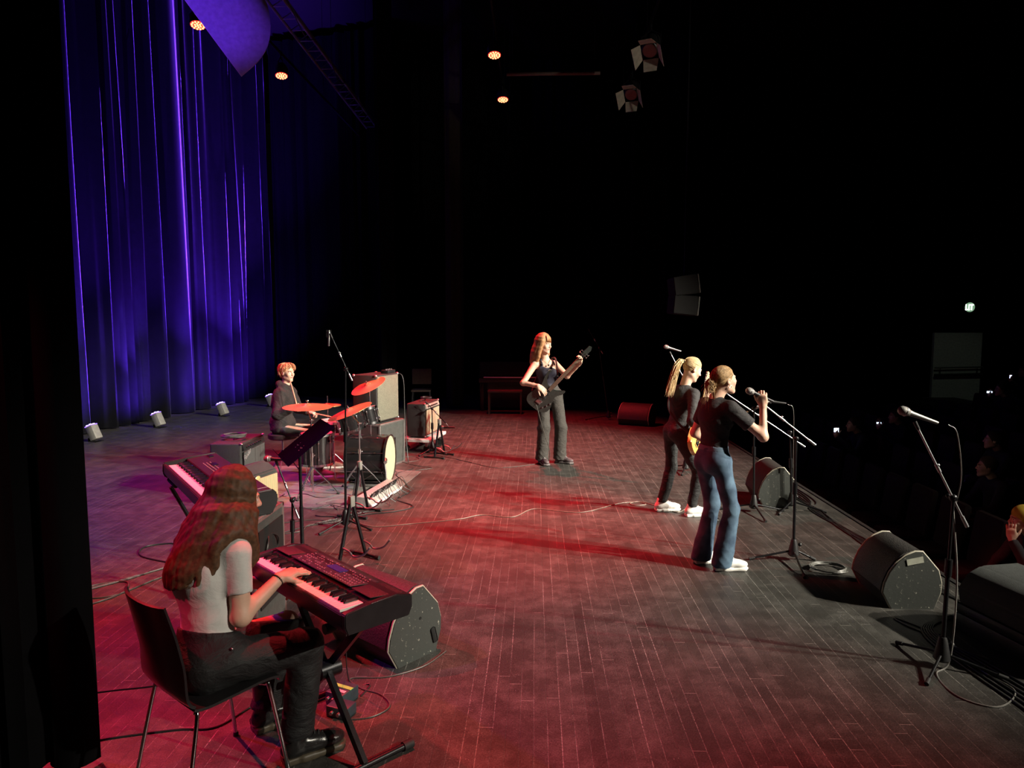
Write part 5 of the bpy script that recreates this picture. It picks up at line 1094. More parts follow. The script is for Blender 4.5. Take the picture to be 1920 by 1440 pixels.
# ---------------------------------------------------------------- drummer
def make_drummer():
    off = A3((-3.2, 8.85, 0)); t = person('seated person with short red-lit hair in a black hooded sweatshirt holding drum sticks', off)
    J = dict(pelvis=(-3.22, 8.88, 0.60), chest=(-3.20, 8.88, 0.92), neck=(-3.16, 8.88, 1.095), shR=(-3.19, 8.73, 1.025), shL=(-3.17, 9.04, 1.025), elR=(-3.17, 8.60, 0.79), wrR=(-2.975, 8.56, 0.865),
             elL=(-3.08, 9.10, 0.80), wrL=(-2.90, 8.96, 0.77), hipR=(-3.17, 8.79, 0.57), hipL=(-3.17, 8.97, 0.57), knR=(-2.80, 8.68, 0.55), knL=(-2.80, 9.12, 0.54), anR=(-2.68, 8.62, 0.10), anL=(-2.72, 9.15, 0.10), toeR=(1, .05, 0), toeL=(1, .1, 0))
    hf = unit((.88, -.46, -.05)); Rh = rotm(hf); hc = A3((-3.135, 8.875, 1.285)); s = 0.93
    hands = [hand_part(J['wrR'], (.85, -.1, .35), (.1, .9, 0), -1, (1.3, 1.3, 1.3, 1.3), 0.8, 0.92, J['elR'], h=0.0042),
             hand_part(J['wrL'], (.9, -.2, -.1), (0, 0, -1), 1, (1.2, 1.2, 1.2, 1.2), 0.8, 0.92, J['elL'], h=0.0042)]
    bd, fw, upv, side = body_mesh(J, s, (hc, Rh, 0.93, A3(J['neck'])), hands, t, off, h=0.0095)
    HD = mat('black_fleece', (0.020, 0.017, 0.017), 0.9, bump=0.15, bscale=250, wrinkle=0.6)
    nk = A3(J['neck'])
    def hood(B): B.ell(nk - fw * 0.060 + upv * 0.03, (0.105, 0.075, 0.065), rotm(fw), 0.03); B.cone(nk + side * 0.06 + upv * 0.015, nk - side * 0.06 + upv * 0.015, 0.045, 0.045, 0.03); B.cone(nk + fw * 0.06 - side * 0.02 - upv * 0.0, nk + fw * 0.06 + side * 0.02, 0.035, 0.035, 0.03); B.ell(A3(J['pelvis']) + upv * 0.06, (0.15, 0.16, 0.11), rotm(fw), 0.04); B.ell(nk + upv * 0.11 + fw * 0.0, (0.068, 0.070, 0.07), rotm(fw), 0.01, neg=True)
    shirt(J, s, fw, upv, HD, t, off, 43, name='hooded_sweatshirt', bust=0, low=-0.06, full=True, rs=(0.076, 0.070), rf=0.044, g=0.036, neck_tilt=0.0, neck_up=0.10, amp=0.006, h=0.0085, extra=hood)
    trousers(J, s, upv, mat('grey_joggers', (0.05, 0.045, 0.042), 0.9), t, off, 47, rthigh=0.088, rknee=0.068, rhem=0.06, hem=0.10, waist_up=0.02, h=0.009)
    for q in 'RL': sneaker(t, J['an' + q], J['toe' + q], off, mat('red_shoe', (0.25, 0.12, 0.10), 0.6), SOL, 1.0, h=0.0065)
    M = hair_mats('ginger', [(0.55, 0.30, 0.16), (0.65, 0.38, 0.20), (0.45, 0.22, 0.12)])
    rnd = np.random.RandomState(12); P = []
    for i in range(520):
        az = (rnd.rand() * 2 - 1) * 2.9; a = abs(az); pts = []; L = (0.5 if a > 2.0 else 1.0)
        for el in np.linspace(80, 22 if a > 2.2 else (5 if a > 1.3 else -42), 9):
            e = math.radians(el); rr = 1.05 + 0.05 * rnd.rand() + 0.10 * math.sin((80 - el) / 40); pts.append(hc + Rh @ (A3((math.sin(az) * math.cos(e) * 0.086 * rr, -math.cos(az) * math.cos(e) * 0.104 * rr - 0.016, math.sin(e) * 0.098 * rr + 0.03)) * 0.93))
        P.append(noisy(A3(pts), rnd, 0.014))
    B = Blob(); B.ell(hc + Rh @ A3((0, -0.020, 0.040)), A3((0.080, 0.095, 0.082)), Rh, 0.01, cut=[(hc + Rh @ A3((0, 0.05, 0.045)), Rh @ A3((0, 0.80, -0.60)))]); B.ell(hc + Rh @ A3((0, -0.075, -0.035)), A3((0.055, 0.04, 0.05)), Rh, 0.02)
    hair_obj(t, off, B.mesh(0.008), P, 0.0024, 3, M)
    for (a, b, l) in (((-2.885, 8.50, 0.87), (-3.02, 8.62, 1.235), 'pale drum stick raised in the drummer near hand'), ((-2.93, 8.99, 0.77), (-2.55, 8.86, 0.72), 'drum stick held low over the snare in the drummer far hand')):
        bm = NB(); tube(bm, [a, V(a).lerp(V(b), 0.8), V(a).lerp(V(b), 0.95), b], [0.0085, 0.0075, 0.0045, 0.006], 10); tag(obj('drum_stick', bm, mat('hickory', (0.55, 0.33, 0.20), 0.5)), l, 'drum stick')
    t = thing('drum_throne', 'round padded drum stool under the seated drummer', 'stool', (-3.22, 8.88, 0))
    bm = NB(); lathe(bm, [(0.165, 0.44), (0.18, 0.455), (0.18, 0.50), (0.15, 0.515)], 32); obj('seat', bm, mat('stool_vinyl', (0.03, 0.02, 0.02), 0.4), t)
    bm = NB(); tube(bm, [(0, 0, 0.15), (0, 0, 0.44)], 0.016, 12); obj('post', bm, CHR, t)
    for k in range(3): a = k * 2.094; bm = NB(); tube(bm, [(0, 0, 0.30), (0.22 * math.cos(a), 0.22 * math.sin(a), 0.012)], 0.010, 8); obj('leg', bm, CHR, t)
make_drummer()

# ================================================================ guitars
def frame(o, n, f):
    n = V(n).normalized(); f = V(f); f = (f - n * f.dot(n)).normalized(); u = f.cross(n)
    return Matrix(((n.x, u.x, f.x, o[0]), (n.y, u.y, f.y, o[1]), (n.z, u.z, f.z, o[2]), (0, 0, 0, 1)))
def guitar(name, label, o, n, f, L, body, bm_m, neck_m, fret_n, strings, head_side, horns, sc=1.0, th=0.042, strap=None, cat='guitar'):
    """local x runs up the neck, z out of the front"""
    t = thing(name, label, cat, (0, 0, 0)); t.matrix_world = frame(o, n, f)
    bm = NB(); pts = spline([(x * sc, y * sc, 0) for x, y in body] + [(body[0][0] * sc, body[0][1] * sc, 0)], 7)[:-1]
    prism(bm, [(p.x, p.y) for p in pts], 'z', -th / 2, th / 2); bmesh.ops.bevel(bm, geom=[e for e in bm.edges if abs(e.verts[0].co.z - e.verts[1].co.z) < 1e-6], offset=0.009, segments=3, affect='EDGES')
    obj('body', bm, bm_m, t)
    x0 = 0.06 * sc; x1 = L
    bm = NB(); prism(bm, [(-0.026, -0.008), (-0.02, -0.018), (0.02, -0.018), (0.026, -0.008), (0.024, 0.0), (-0.024, 0.0)], 'x', x0 + 0.03, x1); bmesh.ops.translate(bm, vec=(0, 0, th / 2 + 0.008), verts=bm.verts[:]); nk = obj('neck', bm, neck_m, t)
    bm = NB(); box(bm, ((x0 + x1) / 2, 0, th / 2 + 0.0095), (x1 - x0, 0.050, 0.005), bev=0.001); fb = obj('fretboard', bm, mat('rosewood', (0.22, 0.13, 0.09), 0.4), t)
    bm = NB()
    for k in range(1, fret_n): x = x1 - (x1 + 0.16) * (1 - 2 ** (-k / 12)); box(bm, (x, 0, th / 2 + 0.0128), (0.0022, 0.049, 0.0018))
    obj('frets', bm, STL, fb)
    hs = [(x1, -0.022), (x1 + 0.04, -0.030), (x1 + 0.16, -0.036), (x1 + 0.20, -0.012), (x1 + 0.19, 0.026), (x1 + 0.05, 0.032), (x1, 0.022)]
    bm = NB(); prism(bm, hs, 'z', th / 2 - 0.012, th / 2 + 0.006, bev=0.002); hd = obj('headstock', bm, bm_m if head_side == 'body' else neck_m, t)
    for k in range(strings):
        sy = -1 if k % 2 else 1; x = x1 + 0.05 + 0.035 * (k // 2 if strings == 4 else k * 0.75); 
        if strings == 6: sy = 1; x = x1 + 0.035 + 0.024 * k
        bm = NB(); tube(bm, [(x, sy * 0.028, th / 2), (x, sy * 0.052, th / 2)], 0.0035, 8); sph(bm, (x, sy * 0.058, th / 2), 0.011, (1.2, 0.6, 0.8), 10); cyl(bm, (x, sy * 0.014, th / 2), (x, sy * 0.014, th / 2 + 0.018), 0.005, 10); obj('tuning_peg', bm, CHR, hd)
    bm = NB(); box(bm, (-0.13 * sc, 0, th / 2 + 0.008), (0.06, 0.075, 0.014), bev=0.003)
    for k in range(strings): box(bm, (-0.115 * sc, (k - (strings - 1) / 2) * 0.055 / strings, th / 2 + 0.017), (0.03, 0.006, 0.006))
    obj('bridge', bm, CHR, t)
    for x in (-0.055 * sc, 0.02 * sc): bm = NB(); box(bm, (x, 0, th / 2 + 0.005), (0.030, 0.078, 0.012), bev=0.004); obj('pickup', bm, BLK, t)
    for (x, y) in ((-0.16, -0.09), (-0.11, -0.115), (-0.06, -0.13)): bm = NB(); cyl(bm, (x * sc, y * sc, th / 2), (x * sc, y * sc, th / 2 + 0.016), 0.010, 14); obj('knob', bm, STL if strings == 4 else BLK, t)
    for k in range(strings):
        y = (k - (strings - 1) / 2) * (0.052 / max(3, strings - 1)); bm = NB(); tube(bm, [(-0.13 * sc, y, th / 2 + 0.020), (x1 + 0.06, y * 0.75, th / 2 + 0.016)], 0.0020 if strings == 4 else 0.0012, 5); obj('string', bm, CHR, t)
    if strap: bm = NB(); W_ = t.matrix_world.inverted(); pp = [W_ @ V(p) for p in spline(strap, 8)]; tube(bm, pp, 0.012, 6); s_ = obj('strap', bm, mat('strap_black', (0.012,) * 3, 0.7), t)
    return t
BASSB = [(0.20, 0.145), (0.27, 0.150), (0.255, 0.175), (0.17, 0.165), (0.05, 0.125), (-0.06, 0.145), (-0.17, 0.155), (-0.235, 0.10), (-0.24, -0.02), (-0.215, -0.13), (-0.13, -0.175), (-0.02, -0.135), (0.06, -0.115), (0.12, -0.155), (0.185, -0.165), (0.17, -0.135), (0.11, -0.06), (0.10, 0.0), (0.105, 0.055), (0.14, 0.11)]
guitar('bass_guitar', 'glossy black four string bass guitar held by the person in the dark tank top', (0.145, 9.33, 0.985), (0.68, -0.10, 0.73), (0.30, -0.95, 0.18), 0.66, BASSB, mat('bass_gloss', (0.020, 0.024, 0.022), 0.15, coat=0.6), mat('maple_dark', (0.22, 0.13, 0.08), 0.4), 23, 4, 'body', 0, sc=1.04,
       strap=[(0.30, 9.36, 1.20), (0.29, 9.50, 1.36), (0.26, 9.62, 1.44), (0.15, 9.74, 1.36), (0.02, 9.74, 1.15), (-0.04, 9.60, 0.95), (-0.01, 9.38, 0.86)], cat='bass guitar')
GUITB = [(0.16, 0.115), (0.23, 0.130), (0.22, 0.155), (0.12, 0.155), (0.02, 0.115), (-0.08, 0.135), (-0.18, 0.150), (-0.23, 0.08), (-0.225, -0.06), (-0.18, -0.15), (-0.09, -0.165), (0.01, -0.125), (0.06, -0.125), (0.12, -0.160), (0.17, -0.150), (0.14, -0.10), (0.10, -0.04), (0.10, 0.04), (0.125, 0.085)]
guitar('electric_guitar', 'amber wood electric guitar held by the blond person in black', (1.565, 6.875, 0.875), (0.26, 0.56, 0.78), (0.78, -0.58, -0.15), 0.50, GUITB, mat('amber_wood', (0.75, 0.42, 0.12), 0.2, var=0.25, scale=6, coat=0.5), mat('maple', (0.65, 0.45, 0.24), 0.4), 22, 6, 'neck', 0, sc=1.0,
       strap=[(1.70, 7.12, 1.02), (1.60, 7.20, 1.22), (1.50, 7.20, 1.30), (1.36, 7.10, 1.22), (1.33, 6.98, 1.05), (1.50, 6.88, 0.85), (1.66, 6.86, 0.76)])

# ================================================================ drum kit
DRUM = mat('drum_wrap', (0.012, 0.011, 0.012), 0.18, coat=0.4); HEADW = mat('drum_head', (0.50, 0.43, 0.30), 0.5, var=0.05); HEADC = mat('coated_head', (0.55, 0.50, 0.46), 0.5, var=0.05)
def drum(label, c, axis, r, depth, hoop=CHR, h_top=HEADC, lugs=8, name='tom_drum', h_bot=None, hoop_w=0.012):
    t = thing(name, label, 'drum', (0, 0, 0)); M = align(axis, c); t.matrix_world = M
    bm = NB(); lathe(bm, [(r, -depth / 2), (r, depth / 2)], 40, cap=False); lathe(bm, [(r - 0.008, depth / 2), (r - 0.008, -depth / 2)], 40, cap=False); sh = obj('shell', bm, DRUM, t)
    for sg, hm, nm in ((1, h_top, 'batter_head'), (-1, h_bot or h_top, 'resonant_head')):
        bm = NB(); z = sg * (depth / 2 + 0.003); lathe(bm, [(r - 0.002, z - 0.002), (r - 0.002, z + 0.002)], 40); obj(nm, bm, hm, t)
        bm = NB(); z0 = depth / 2 - 0.012; pr = [(r + 0.004, z0), (r + hoop_w, z0), (r + hoop_w, z0 + 0.028), (r + 0.003, z0 + 0.028)]
        lathe(bm, [(a, sg * b) for a, b in pr] + [(pr[0][0], sg * pr[0][1])], 40, cap=False); obj('hoop', bm, hoop, t)
    for k in range(lugs):
        a = 2 * PI * (k + 0.5) / lugs; ca, sa = math.cos(a), math.sin(a); bm = NB(); tube(bm, [((r + 0.012) * ca, (r + 0.012) * sa, -depth / 2 - 0.005), ((r + 0.012) * ca, (r + 0.012) * sa, depth / 2 + 0.012)], 0.003, 6)
        for zz in (-depth * 0.28, depth * 0.28): q = box(bm, (0, 0, 0), (0.018, 0.014, 0.034), bev=0.003); bmesh.ops.transform(bm, matrix=Matrix.Translation(((r + 0.008) * ca, (r + 0.008) * sa, zz)) @ Matrix.Rotation(a, 4, 'Z'), verts=q)
        obj('lug', bm, CHR, sh)
    return t
kick = drum('large black bass drum lying on its side with a cream front head', (-1.975, 8.38, 0.292), (1, -0.04, 0), 0.275, 0.46, hoop=DRUM, h_top=HEADW, name='bass_drum', hoop_w=0.016)
Mi = kick.matrix_world.inverted()
for sy in (-1, 1):
    bm = NB(); tube(bm, [Mi @ V((-1.80, 8.38 + sy * 0.25, 0.20)), Mi @ V((-1.72, 8.38 + sy * 0.36, 0.012))], 0.007, 8); obj('spur', bm, CHR, kick)
drum('small black rack tom mounted nearest above the bass drum', (-2.17, 8.22, 0.765), (-0.22, -0.10, 0.97), 0.150, 0.19)
drum('second black rack tom, tucked behind the nearest one', (-2.06, 8.58, 0.775), (-0.22, 0.02, 0.97), 0.135, 0.18)
drum('deep black floor tom on chrome legs beside the drummer knee', (-2.60, 8.30, 0.42), (0, 0, 1), 0.185, 0.35, name='floor_tom')
ft = bpy.data.objects['floor_tom']
for k in range(3):
    a = k * 2.094 - 0.6; bm = NB(); tube(bm, [(0.205 * math.cos(a), 0.205 * math.sin(a), 0.06), (0.205 * math.cos(a), 0.205 * math.sin(a), -0.38), (0.225 * math.cos(a), 0.225 * math.sin(a), -0.412)], 0.006, 8); obj('leg', bm, CHR, ft)
drum('shallow snare drum in the middle of the kit in front of the stool', (-2.56, 8.86, 0.60), (0.05, 0, 1), 0.172, 0.13, name='snare_drum')
t = thing('snare_stand', 'low chrome stand holding the snare drum', 'drum stand', (-2.56, 8.86, 0))
bm = NB(); tube(bm, [(0, 0, 0.12), (0, 0, 0.50)], 0.011, 10)
for k in range(3): a = k * 2.094; tube(bm, [(0, 0, 0.47), (0.15 * math.cos(a), 0.15 * math.sin(a), 0.525)], 0.006, 8)
obj('basket', bm, CHR, t)
for k in range(3): a = k * 2.094 + 0.5; bm = NB(); tube(bm, [(0, 0, 0.26), (0.24 * math.cos(a), 0.24 * math.sin(a), 0.012)], 0.008, 8); obj('leg', bm, CHR, t)
bm = NB(); tube(bm, [Mi @ V(p) for p in ((-2.10, 8.38, 0.56), (-2.10, 8.40, 0.66), (-2.12, 8.30, 0.72))], 0.011, 10); tube(bm, [Mi @ V(p) for p in ((-2.10, 8.40, 0.66), (-2.07, 8.50, 0.72))], 0.011, 10); obj('tom_mount', bm, CHR, kick)
BRZ = None
def bronze():
    m, tt, n, b = nt('bronze'); L = tt.links.new; tc = n.new('ShaderNodeTexCoord'); ln = n.new('ShaderNodeVectorMath'); ln.operation = 'LENGTH'; L(tc.outputs['Object'], ln.inputs[0])
    w = n.new('ShaderNodeMath'); w.operation = 'SINE'; mu = n.new('ShaderNodeMath'); mu.operation = 'MULTIPLY'; mu.inputs[1].default_value = 900; L(ln.outputs['Value'], mu.inputs[0]); L(mu.outputs[0], w.inputs[0])
    bp = n.new('ShaderNodeBump'); bp.inputs['Strength'].default_value = 0.15; bp.inputs['Distance'].default_value = 0.002; L(w.outputs[0], bp.inputs['Height']); L(bp.outputs[0], b.inputs['Normal'])
    b.inputs['Base Color'].default_value = (0.80, 0.50, 0.24, 1); b.inputs['Metallic'].default_value = 0.85; b.inputs['Roughness'].default_value = 0.42; return m
BRZ = bronze()
def cymbal(label, c, nrm, r, foot, legs_ang=0.3, stand_label=None, tilt_top=None):
    t = thing('cymbal', label, 'cymbal', (0, 0, 0)); t.matrix_world = align(nrm, c)
    bm = NB(); lathe(bm, [(0.006, 0.030), (0.03, 0.026), (0.045, 0.012), (0.05, 0.008), (r * 0.7, -0.004), (r, -0.014), (r, -0.0155), (r * 0.7, -0.0055), (0.05, 0.0065), (0.044, 0.010), (0.03, 0.0245), (0.006, 0.0285)], 48); obj('plate', bm, BRZ, t)
    bm = NB(); cyl(bm, (0, 0, 0.028), (0, 0, 0.060), 0.005, 8); sph(bm, (0, 0, 0.058), 0.011, (1.6, 0.5, 1), 10); cyl(bm, (0, 0, 0.030), (0, 0, 0.040), 0.014, 12); obj('wing_nut', bm, CHR, t)
    s = thing('cymbal_stand', stand_label, 'cymbal stand', (foot[0], foot[1], 0)); nn_ = V(nrm).normalized(); tip = V(c) - V((foot[0], foot[1], 0)); top = tip - nn_ * 0.045
    post = V((0, 0, min(top.z - 0.10, 0.85)))
    bm = NB(); tube(bm, [(0, 0, 0.04), (0, 0, 0.45)], 0.0125, 12); obj('lower_tube', bm, CHR, s)
    bm = NB(); tube(bm, [(0, 0, 0.42), post], 0.009, 12); obj('upper_tube', bm, CHR, s)
    bm = NB(); tube(bm, [post, top], 0.007, 10); obj('arm', bm, CHR, s)
    bm = NB(); sph(bm, top, 0.022, (1, 1, 1.2), 12); cyl(bm, top, tip, 0.004, 8); obj('tilter', bm, CHR, s)
    bm = NB(); sph(bm, post, 0.018); sph(bm, post + V((0.022, 0, 0)), 0.010); obj('upper_clamp', bm, CHR, s)
    bm = NB(); cyl(bm, (0, 0, 0.43), (0, 0, 0.48), 0.019, 12); sph(bm, (0.026, 0, 0.455), 0.011); obj('lower_clamp', bm, CHR, s)
    for k in range(3):
        a = k * 2.094 + legs_ang; ca, sa = math.cos(a), math.sin(a)
        bm = NB()
        for o_ in (-0.008, 0.008): tube(bm, [(-sa * o_, ca * o_, 0.33), (0.16 * ca - sa * o_, 0.16 * sa + ca * o_, 0.16), (0.27 * ca - sa * o_, 0.27 * sa + ca * o_, 0.02)], 0.006, 8)
        tube(bm, [(0, 0, 0.10), (0.15 * ca, 0.15 * sa, 0.17)], 0.005, 8); lg = obj('leg', bm, CHR, s)
        bm = NB(); tube(bm, [(0.262 * ca, 0.262 * sa, 0.026), (0.29 * ca, 0.29 * sa, 0.010)], 0.014, 10); obj('rubber_foot', bm, RUB, lg)
    return t
cymbal('wide level cymbal nearest the drummer raised hand', (-2.54, 7.80, 0.995), (0.02, -0.04, 1), 0.27, (-2.47, 7.70), 0.2, 'chrome double braced stand under the level cymbal behind the music stand')
cymbal('tilted cymbal low over the bass drum and rack toms', (-2.12, 8.00, 0.92), (-0.34, -0.14, 0.93), 0.265, (-2.00, 7.95), 0.5, 'chrome stand standing in front of the bass drum')
cymbal('highest cymbal, tilted and strongly red, in front of the tall grille cabinet', (-2.14, 9.0, 1.12), (-0.34, -0.30, 0.89), 0.235, (-2.11, 8.98), 0.8, 'chrome stand behind the bass drum carrying the highest cymbal')
t = thing('hi_hat', 'pair of small cymbals on a pedal stand at the far side of the kit', 'cymbal', (-2.75, 9.28, 0))
for z, sg in ((0.83, 1), (0.812, -1)): bm = NB(); lathe(bm, [(0.006, z + sg * 0.022), (0.03, z + sg * 0.018), (0.045, z + sg * 0.006), (0.175, z - sg * 0.004), (0.175, z - sg * 0.006), (0.04, z + sg * 0.002), (0.006, z + sg * 0.016)], 40); obj('plate', bm, BRZ, t)
bm = NB(); tube(bm, [(0, 0, 0.05), (0, 0, 0.95)], 0.008, 10); obj('rod', bm, CHR, t)
for k in range(3): a = k * 2.094; bm = NB(); tube(bm, [(0, 0, 0.28), (0.22 * math.cos(a), 0.22 * math.sin(a), 0.012)], 0.008, 8); obj('leg', bm, CHR, t)
t = thing('drum_microphone', 'small microphone on a short arm at the near edge of the bass drum', 'microphone', (-1.72, 8.05, 0))
bm = NB(); tube(bm, [(0, 0, 0.02), (0, 0, 0.20), (-0.03, 0.06, 0.30)], 0.008, 8); lathe(bm, [(0.10, 0.0), (0.10, 0.015), (0.02, 0.02)], 24); obj('short_stand', bm, STL, t)
bm = NB(); lathe(bm, [(0.02, -0.06), (0.026, 0.0), (0.034, 0.03), (0.03, 0.06), (0.01, 0.07)], 20, align((-0.3, 0.9, 0.1), (-0.03, 0.08, 0.31))); obj('capsule', bm, STL, t)
bm = NB(); prism(bm, [(-1.46, 8.97), (-1.66, 7.14), (-2.95, 7.20), (-3.55, 9.25), (-2.6, 9.30)], 'z', 0.0, 0.006); tag(obj('drum_rug', bm, mat('rug_grey', (0.15, 0.14, 0.13), 0.9, var=0.25, scale=5, bump=0.5, bscale=300)), 'thin grey mat under the drum kit', 'rug')

# stage box with plugs
t = thing('stage_box', 'pale metal connector box with a row of plugged cables before the bass drum', 'connector box', (-1.70, 7.62, 0), math.radians(80))
bm = NB(); prism(bm, [(-0.08, 0), (0.09, 0), (0.09, 0.11), (0.0, 0.11), (-0.08, 0.03)], 'x', -0.42, 0.42, bev=0.004); obj('housing', bm, mat('pale_metal', (0.50, 0.50, 0.46), 0.45, 0.3), t)
bm = NB(); box(bm, (0, -0.085, 0.02), (0.86, 0.02, 0.03), bev=0.003); obj('front_lip', bm, WHT, t)
for k in range(14):
    x = -0.37 + k * 0.057
    bm = NB(); tube(bm, [(x, -0.035, 0.078), (x, -0.07, 0.135)], 0.0105, 10); pl = obj('plug', bm, (BLK, STL)[k % 3 == 1], t)
    bm = NB(); tube(bm, spline([(x, -0.07, 0.135), (x + 0.01, -0.11, 0.16), (x + 0.05 * math.sin(k), -0.17, 0.07), (x + 0.08 * math.cos(k * 2), -0.24, 0.007)], 5), 0.0032, 6); obj('lead', bm, CABLE, pl)

# ================================================================ small boxes and cables
t = thing('effects_pedal', 'small direct box with a bright green stripe on the floor behind the keyboard stand', 'direct box', (-0.985, 3.46, 0), math.radians(-25))
bm = NB(); box(bm, (0, 0, 0.035), (0.11, 0.13, 0.07), bev=0.006); obj('housing', bm, mat('di_blue', (0.03, 0.05, 0.06), 0.4), t)
bm = NB(); box(bm, (0, 0.01, 0.071), (0.112, 0.025, 0.003)); obj('green_stripe', bm, mat('green_paint', (0.25, 0.85, 0.12), 0.5), t)
bm = NB(); box(bm, (0, -0.03, 0.071), (0.09, 0.02, 0.002)); obj('pink_label', bm, mat('pink_label', (0.8, 0.5, 0.5), 0.5), t)
for k in range(3): bm = NB(); cyl(bm, (-0.03 + k * 0.03, -0.066, 0.04), (-0.03 + k * 0.03, -0.082, 0.04), 0.009, 12); obj('socket', bm, STL, t)
t = thing('effects_pedal', 'second dark direct box standing just in front of the green striped one', 'direct box', (-0.955, 3.335, 0), math.radians(-20))
bm = NB(); box(bm, (0, 0, 0.028), (0.12, 0.09, 0.056), bev=0.006); obj('housing', bm, mat('di_blue', (0.03, 0.05, 0.06), 0.4), t)
for k in range(2): bm = NB(); cyl(bm, (-0.02 + k * 0.04, -0.046, 0.03), (-0.02 + k * 0.04, -0.062, 0.03), 0.009, 12); obj('socket', bm, STL, t)
def cable(label, pts, r=0.004, m=None, n=8, name='cable', z=None):
    P_ = [V((p[0], p[1], (p[2] if len(p) > 2 else (r if z is None else z)))) for p in pts]; bm = NB(); tube(bm, spline(P_, n), r, 6); return tag(obj(name, bm, m or CABLE), label, 'cable')
cable('thin pale cable wandering across the middle of the stage to the guitarist', [(-1.80, 6.85), (-1.74, 6.70), (-1.52, 6.52), (-1.14, 6.64), (-0.74, 6.80), (-0.52, 6.96), (-0.22, 6.89), (-0.01, 7.20), (0.31, 7.10), (0.53, 7.11), (0.89, 7.44), (1.10, 7.51), (1.18, 7.42), (1.06, 7.37), (1.02, 7.46), (1.14, 7.53), (1.32, 7.30), (1.45, 7.12), (1.58, 7.28)], 0.0045, mat('cable_tan', (0.18, 0.15, 0.12), 0.5))
cable('cable hanging from the bass guitar and trailing to the cream fronted amplifier', [(-0.02, 9.28, 0.82), (0.02, 9.24, 0.84), (0.06, 9.22, 0.70), (0.13, 9.28, 0.45), (0.20, 9.34, 0.20), (0.16, 9.45, 0.006), (0.02, 9.50), (-0.25, 9.33), (-0.55, 9.27), (-0.92, 9.62), (-1.15, 9.86), (-1.45, 10.1), (-1.75, 10.28)], 0.0045, CABLEG)
cable('dark cables looping from the tall grille cabinet down along the rug edge', [(-1.92, 9.62, 1.24), (-1.80, 9.62, 1.15), (-1.78, 9.60, 0.6), (-1.72, 9.50, 0.02), (-1.60, 9.15), (-1.75, 8.8), (-1.56, 8.35), (-1.42, 7.9), (-1.50, 7.55), (-1.27, 7.26), (-1.42, 7.05), (-1.67, 6.94), (-1.89, 6.74), (-2.1, 6.55)], 0.006)
cable('thin cable curling beside the rug under the cream fronted amplifier', [(-1.95, 9.9), (-1.70, 9.95), (-1.62, 9.7), (-1.85, 9.55), (-1.98, 9.75), (-1.6, 9.35), (-1.35, 9.2), (-1.55, 9.0), (-1.60, 8.6)], 0.004, CABLEG)
rc = random.Random(11)
for i in range(9):
    x, y = -1.9 - 0.12 * (i % 3), 6.6 + 0.14 * i; pts = [(x + rc.uniform(-.05, .05), y)]
    for k in range(6): x += rc.uniform(-0.32, 0.30) * (1 if k % 2 else -1); y += rc.uniform(-0.22, 0.20); pts.append((min(-1.35, max(-2.8, x)), y))
    cable(['black cable tangled on the floor between the music stand and the drum kit', 'grey cable tangled on the floor left of the overhead microphone stand'][i % 2], pts, 0.004 + 0.001 * (i % 3), (CABLE, CABLEG)[i % 2])['group'] = ['black cables tangled before the drum kit', 'grey cables tangled before the drum kit'][i % 2]
for i in range(6):
    o_ = 0.035 * i; P_ = [(2.90 + o_ * 0.5, 9.3), (2.86 + o_, 7.73 + rc.uniform(-.1, .1)), (2.93 - o_ * 0.5, 7.29), (2.90 + rc.uniform(-.04, .04), 6.7), (2.86 + o_ * 0.7, 6.0), (2.95 - o_ * 0.6, 5.3), (2.90 + o_ * .3, 4.75), (2.45 + o_ * 0.4, 4.42), (2.42 + o_, 3.9), (2.46 + o_ * 1.2, 3.45), (2.44 + o_ * 1.5, 3.0)]
    cable('dark cable running in the bundle along the audience edge of the stage', P_, 0.0055)['group'] = 'cable bundle along the stage edge'
cable('pale grey cable in wide loops at the foot of the nearest microphone stand', [(2.33, 3.95, 0.9), (2.36, 3.93, 0.5), (2.33, 3.90, 0.06), (2.22, 3.83), (2.20, 3.60), (2.34, 3.50), (2.53, 3.66), (2.50, 3.86), (2.62, 4.0)], 0.0045, mat('cable_pale', (0.20, 0.195, 0.18), 0.4))
cable('pale cable from the microphone tip down its stand at the lower right', [(2.262, 3.926, 1.38), (2.31, 3.92, 1.33), (2.345, 3.92, 1.1), (2.335, 3.94, 0.92)], 0.0035, CABLEG)
cable('grey cable curving in front of the dark padded wedge', [(2.45, 4.34), (2.38, 4.46), (2.36, 4.58), (2.42, 4.50), (2.50, 4.36), (2.55, 4.30), (2.52, 4.15), (2.62, 4.02)], 0.0045, mat('cable_pale', (0.20, 0.195, 0.18), 0.4))
def coil(label, c, r, turns, rr=0.0045, m=None, seed=1, z0=0.006, squash=0.8):
    q = random.Random(seed); pts = []
    for k in range(turns * 16):
        a = k * 2 * PI / 16; R_ = r * (1 + 0.10 * math.sin(k * 0.37 + seed)); pts.append((c[0] + R_ * math.cos(a) + 0.01 * q.uniform(-1, 1), c[1] + R_ * squash * math.sin(a), z0 + 0.0035 * (k / 16) + 0.012 * abs(math.sin(k * 0.21))))
    bm = NB(); tube(bm, pts, rr, 6); return tag(obj('coiled_cable', bm, m or CABLE), label, 'cable')
coil('small coil of black and silver cable on the floor left of the taped monitor', (2.30, 5.47), 0.13, 5, 0.0045, mat('cable_mid', (0.12, 0.12, 0.11), 0.35))
coil('coil of black cable lying on top of the large black combo amplifier', (-3.38, 7.80), 0.125, 8, 0.007, mat('cable_mid', (0.12, 0.12, 0.11), 0.35), 5, 0.640)
coil('little coil of cable on top of the cream fronted amplifier', (-1.68, 10.85), 0.08, 4, 0.005, CABLE, 9, 0.745)
coil('small loops of cable at the heels of the guitarist', (1.72, 6.84), 0.07, 3, 0.004, CABLE, 4)
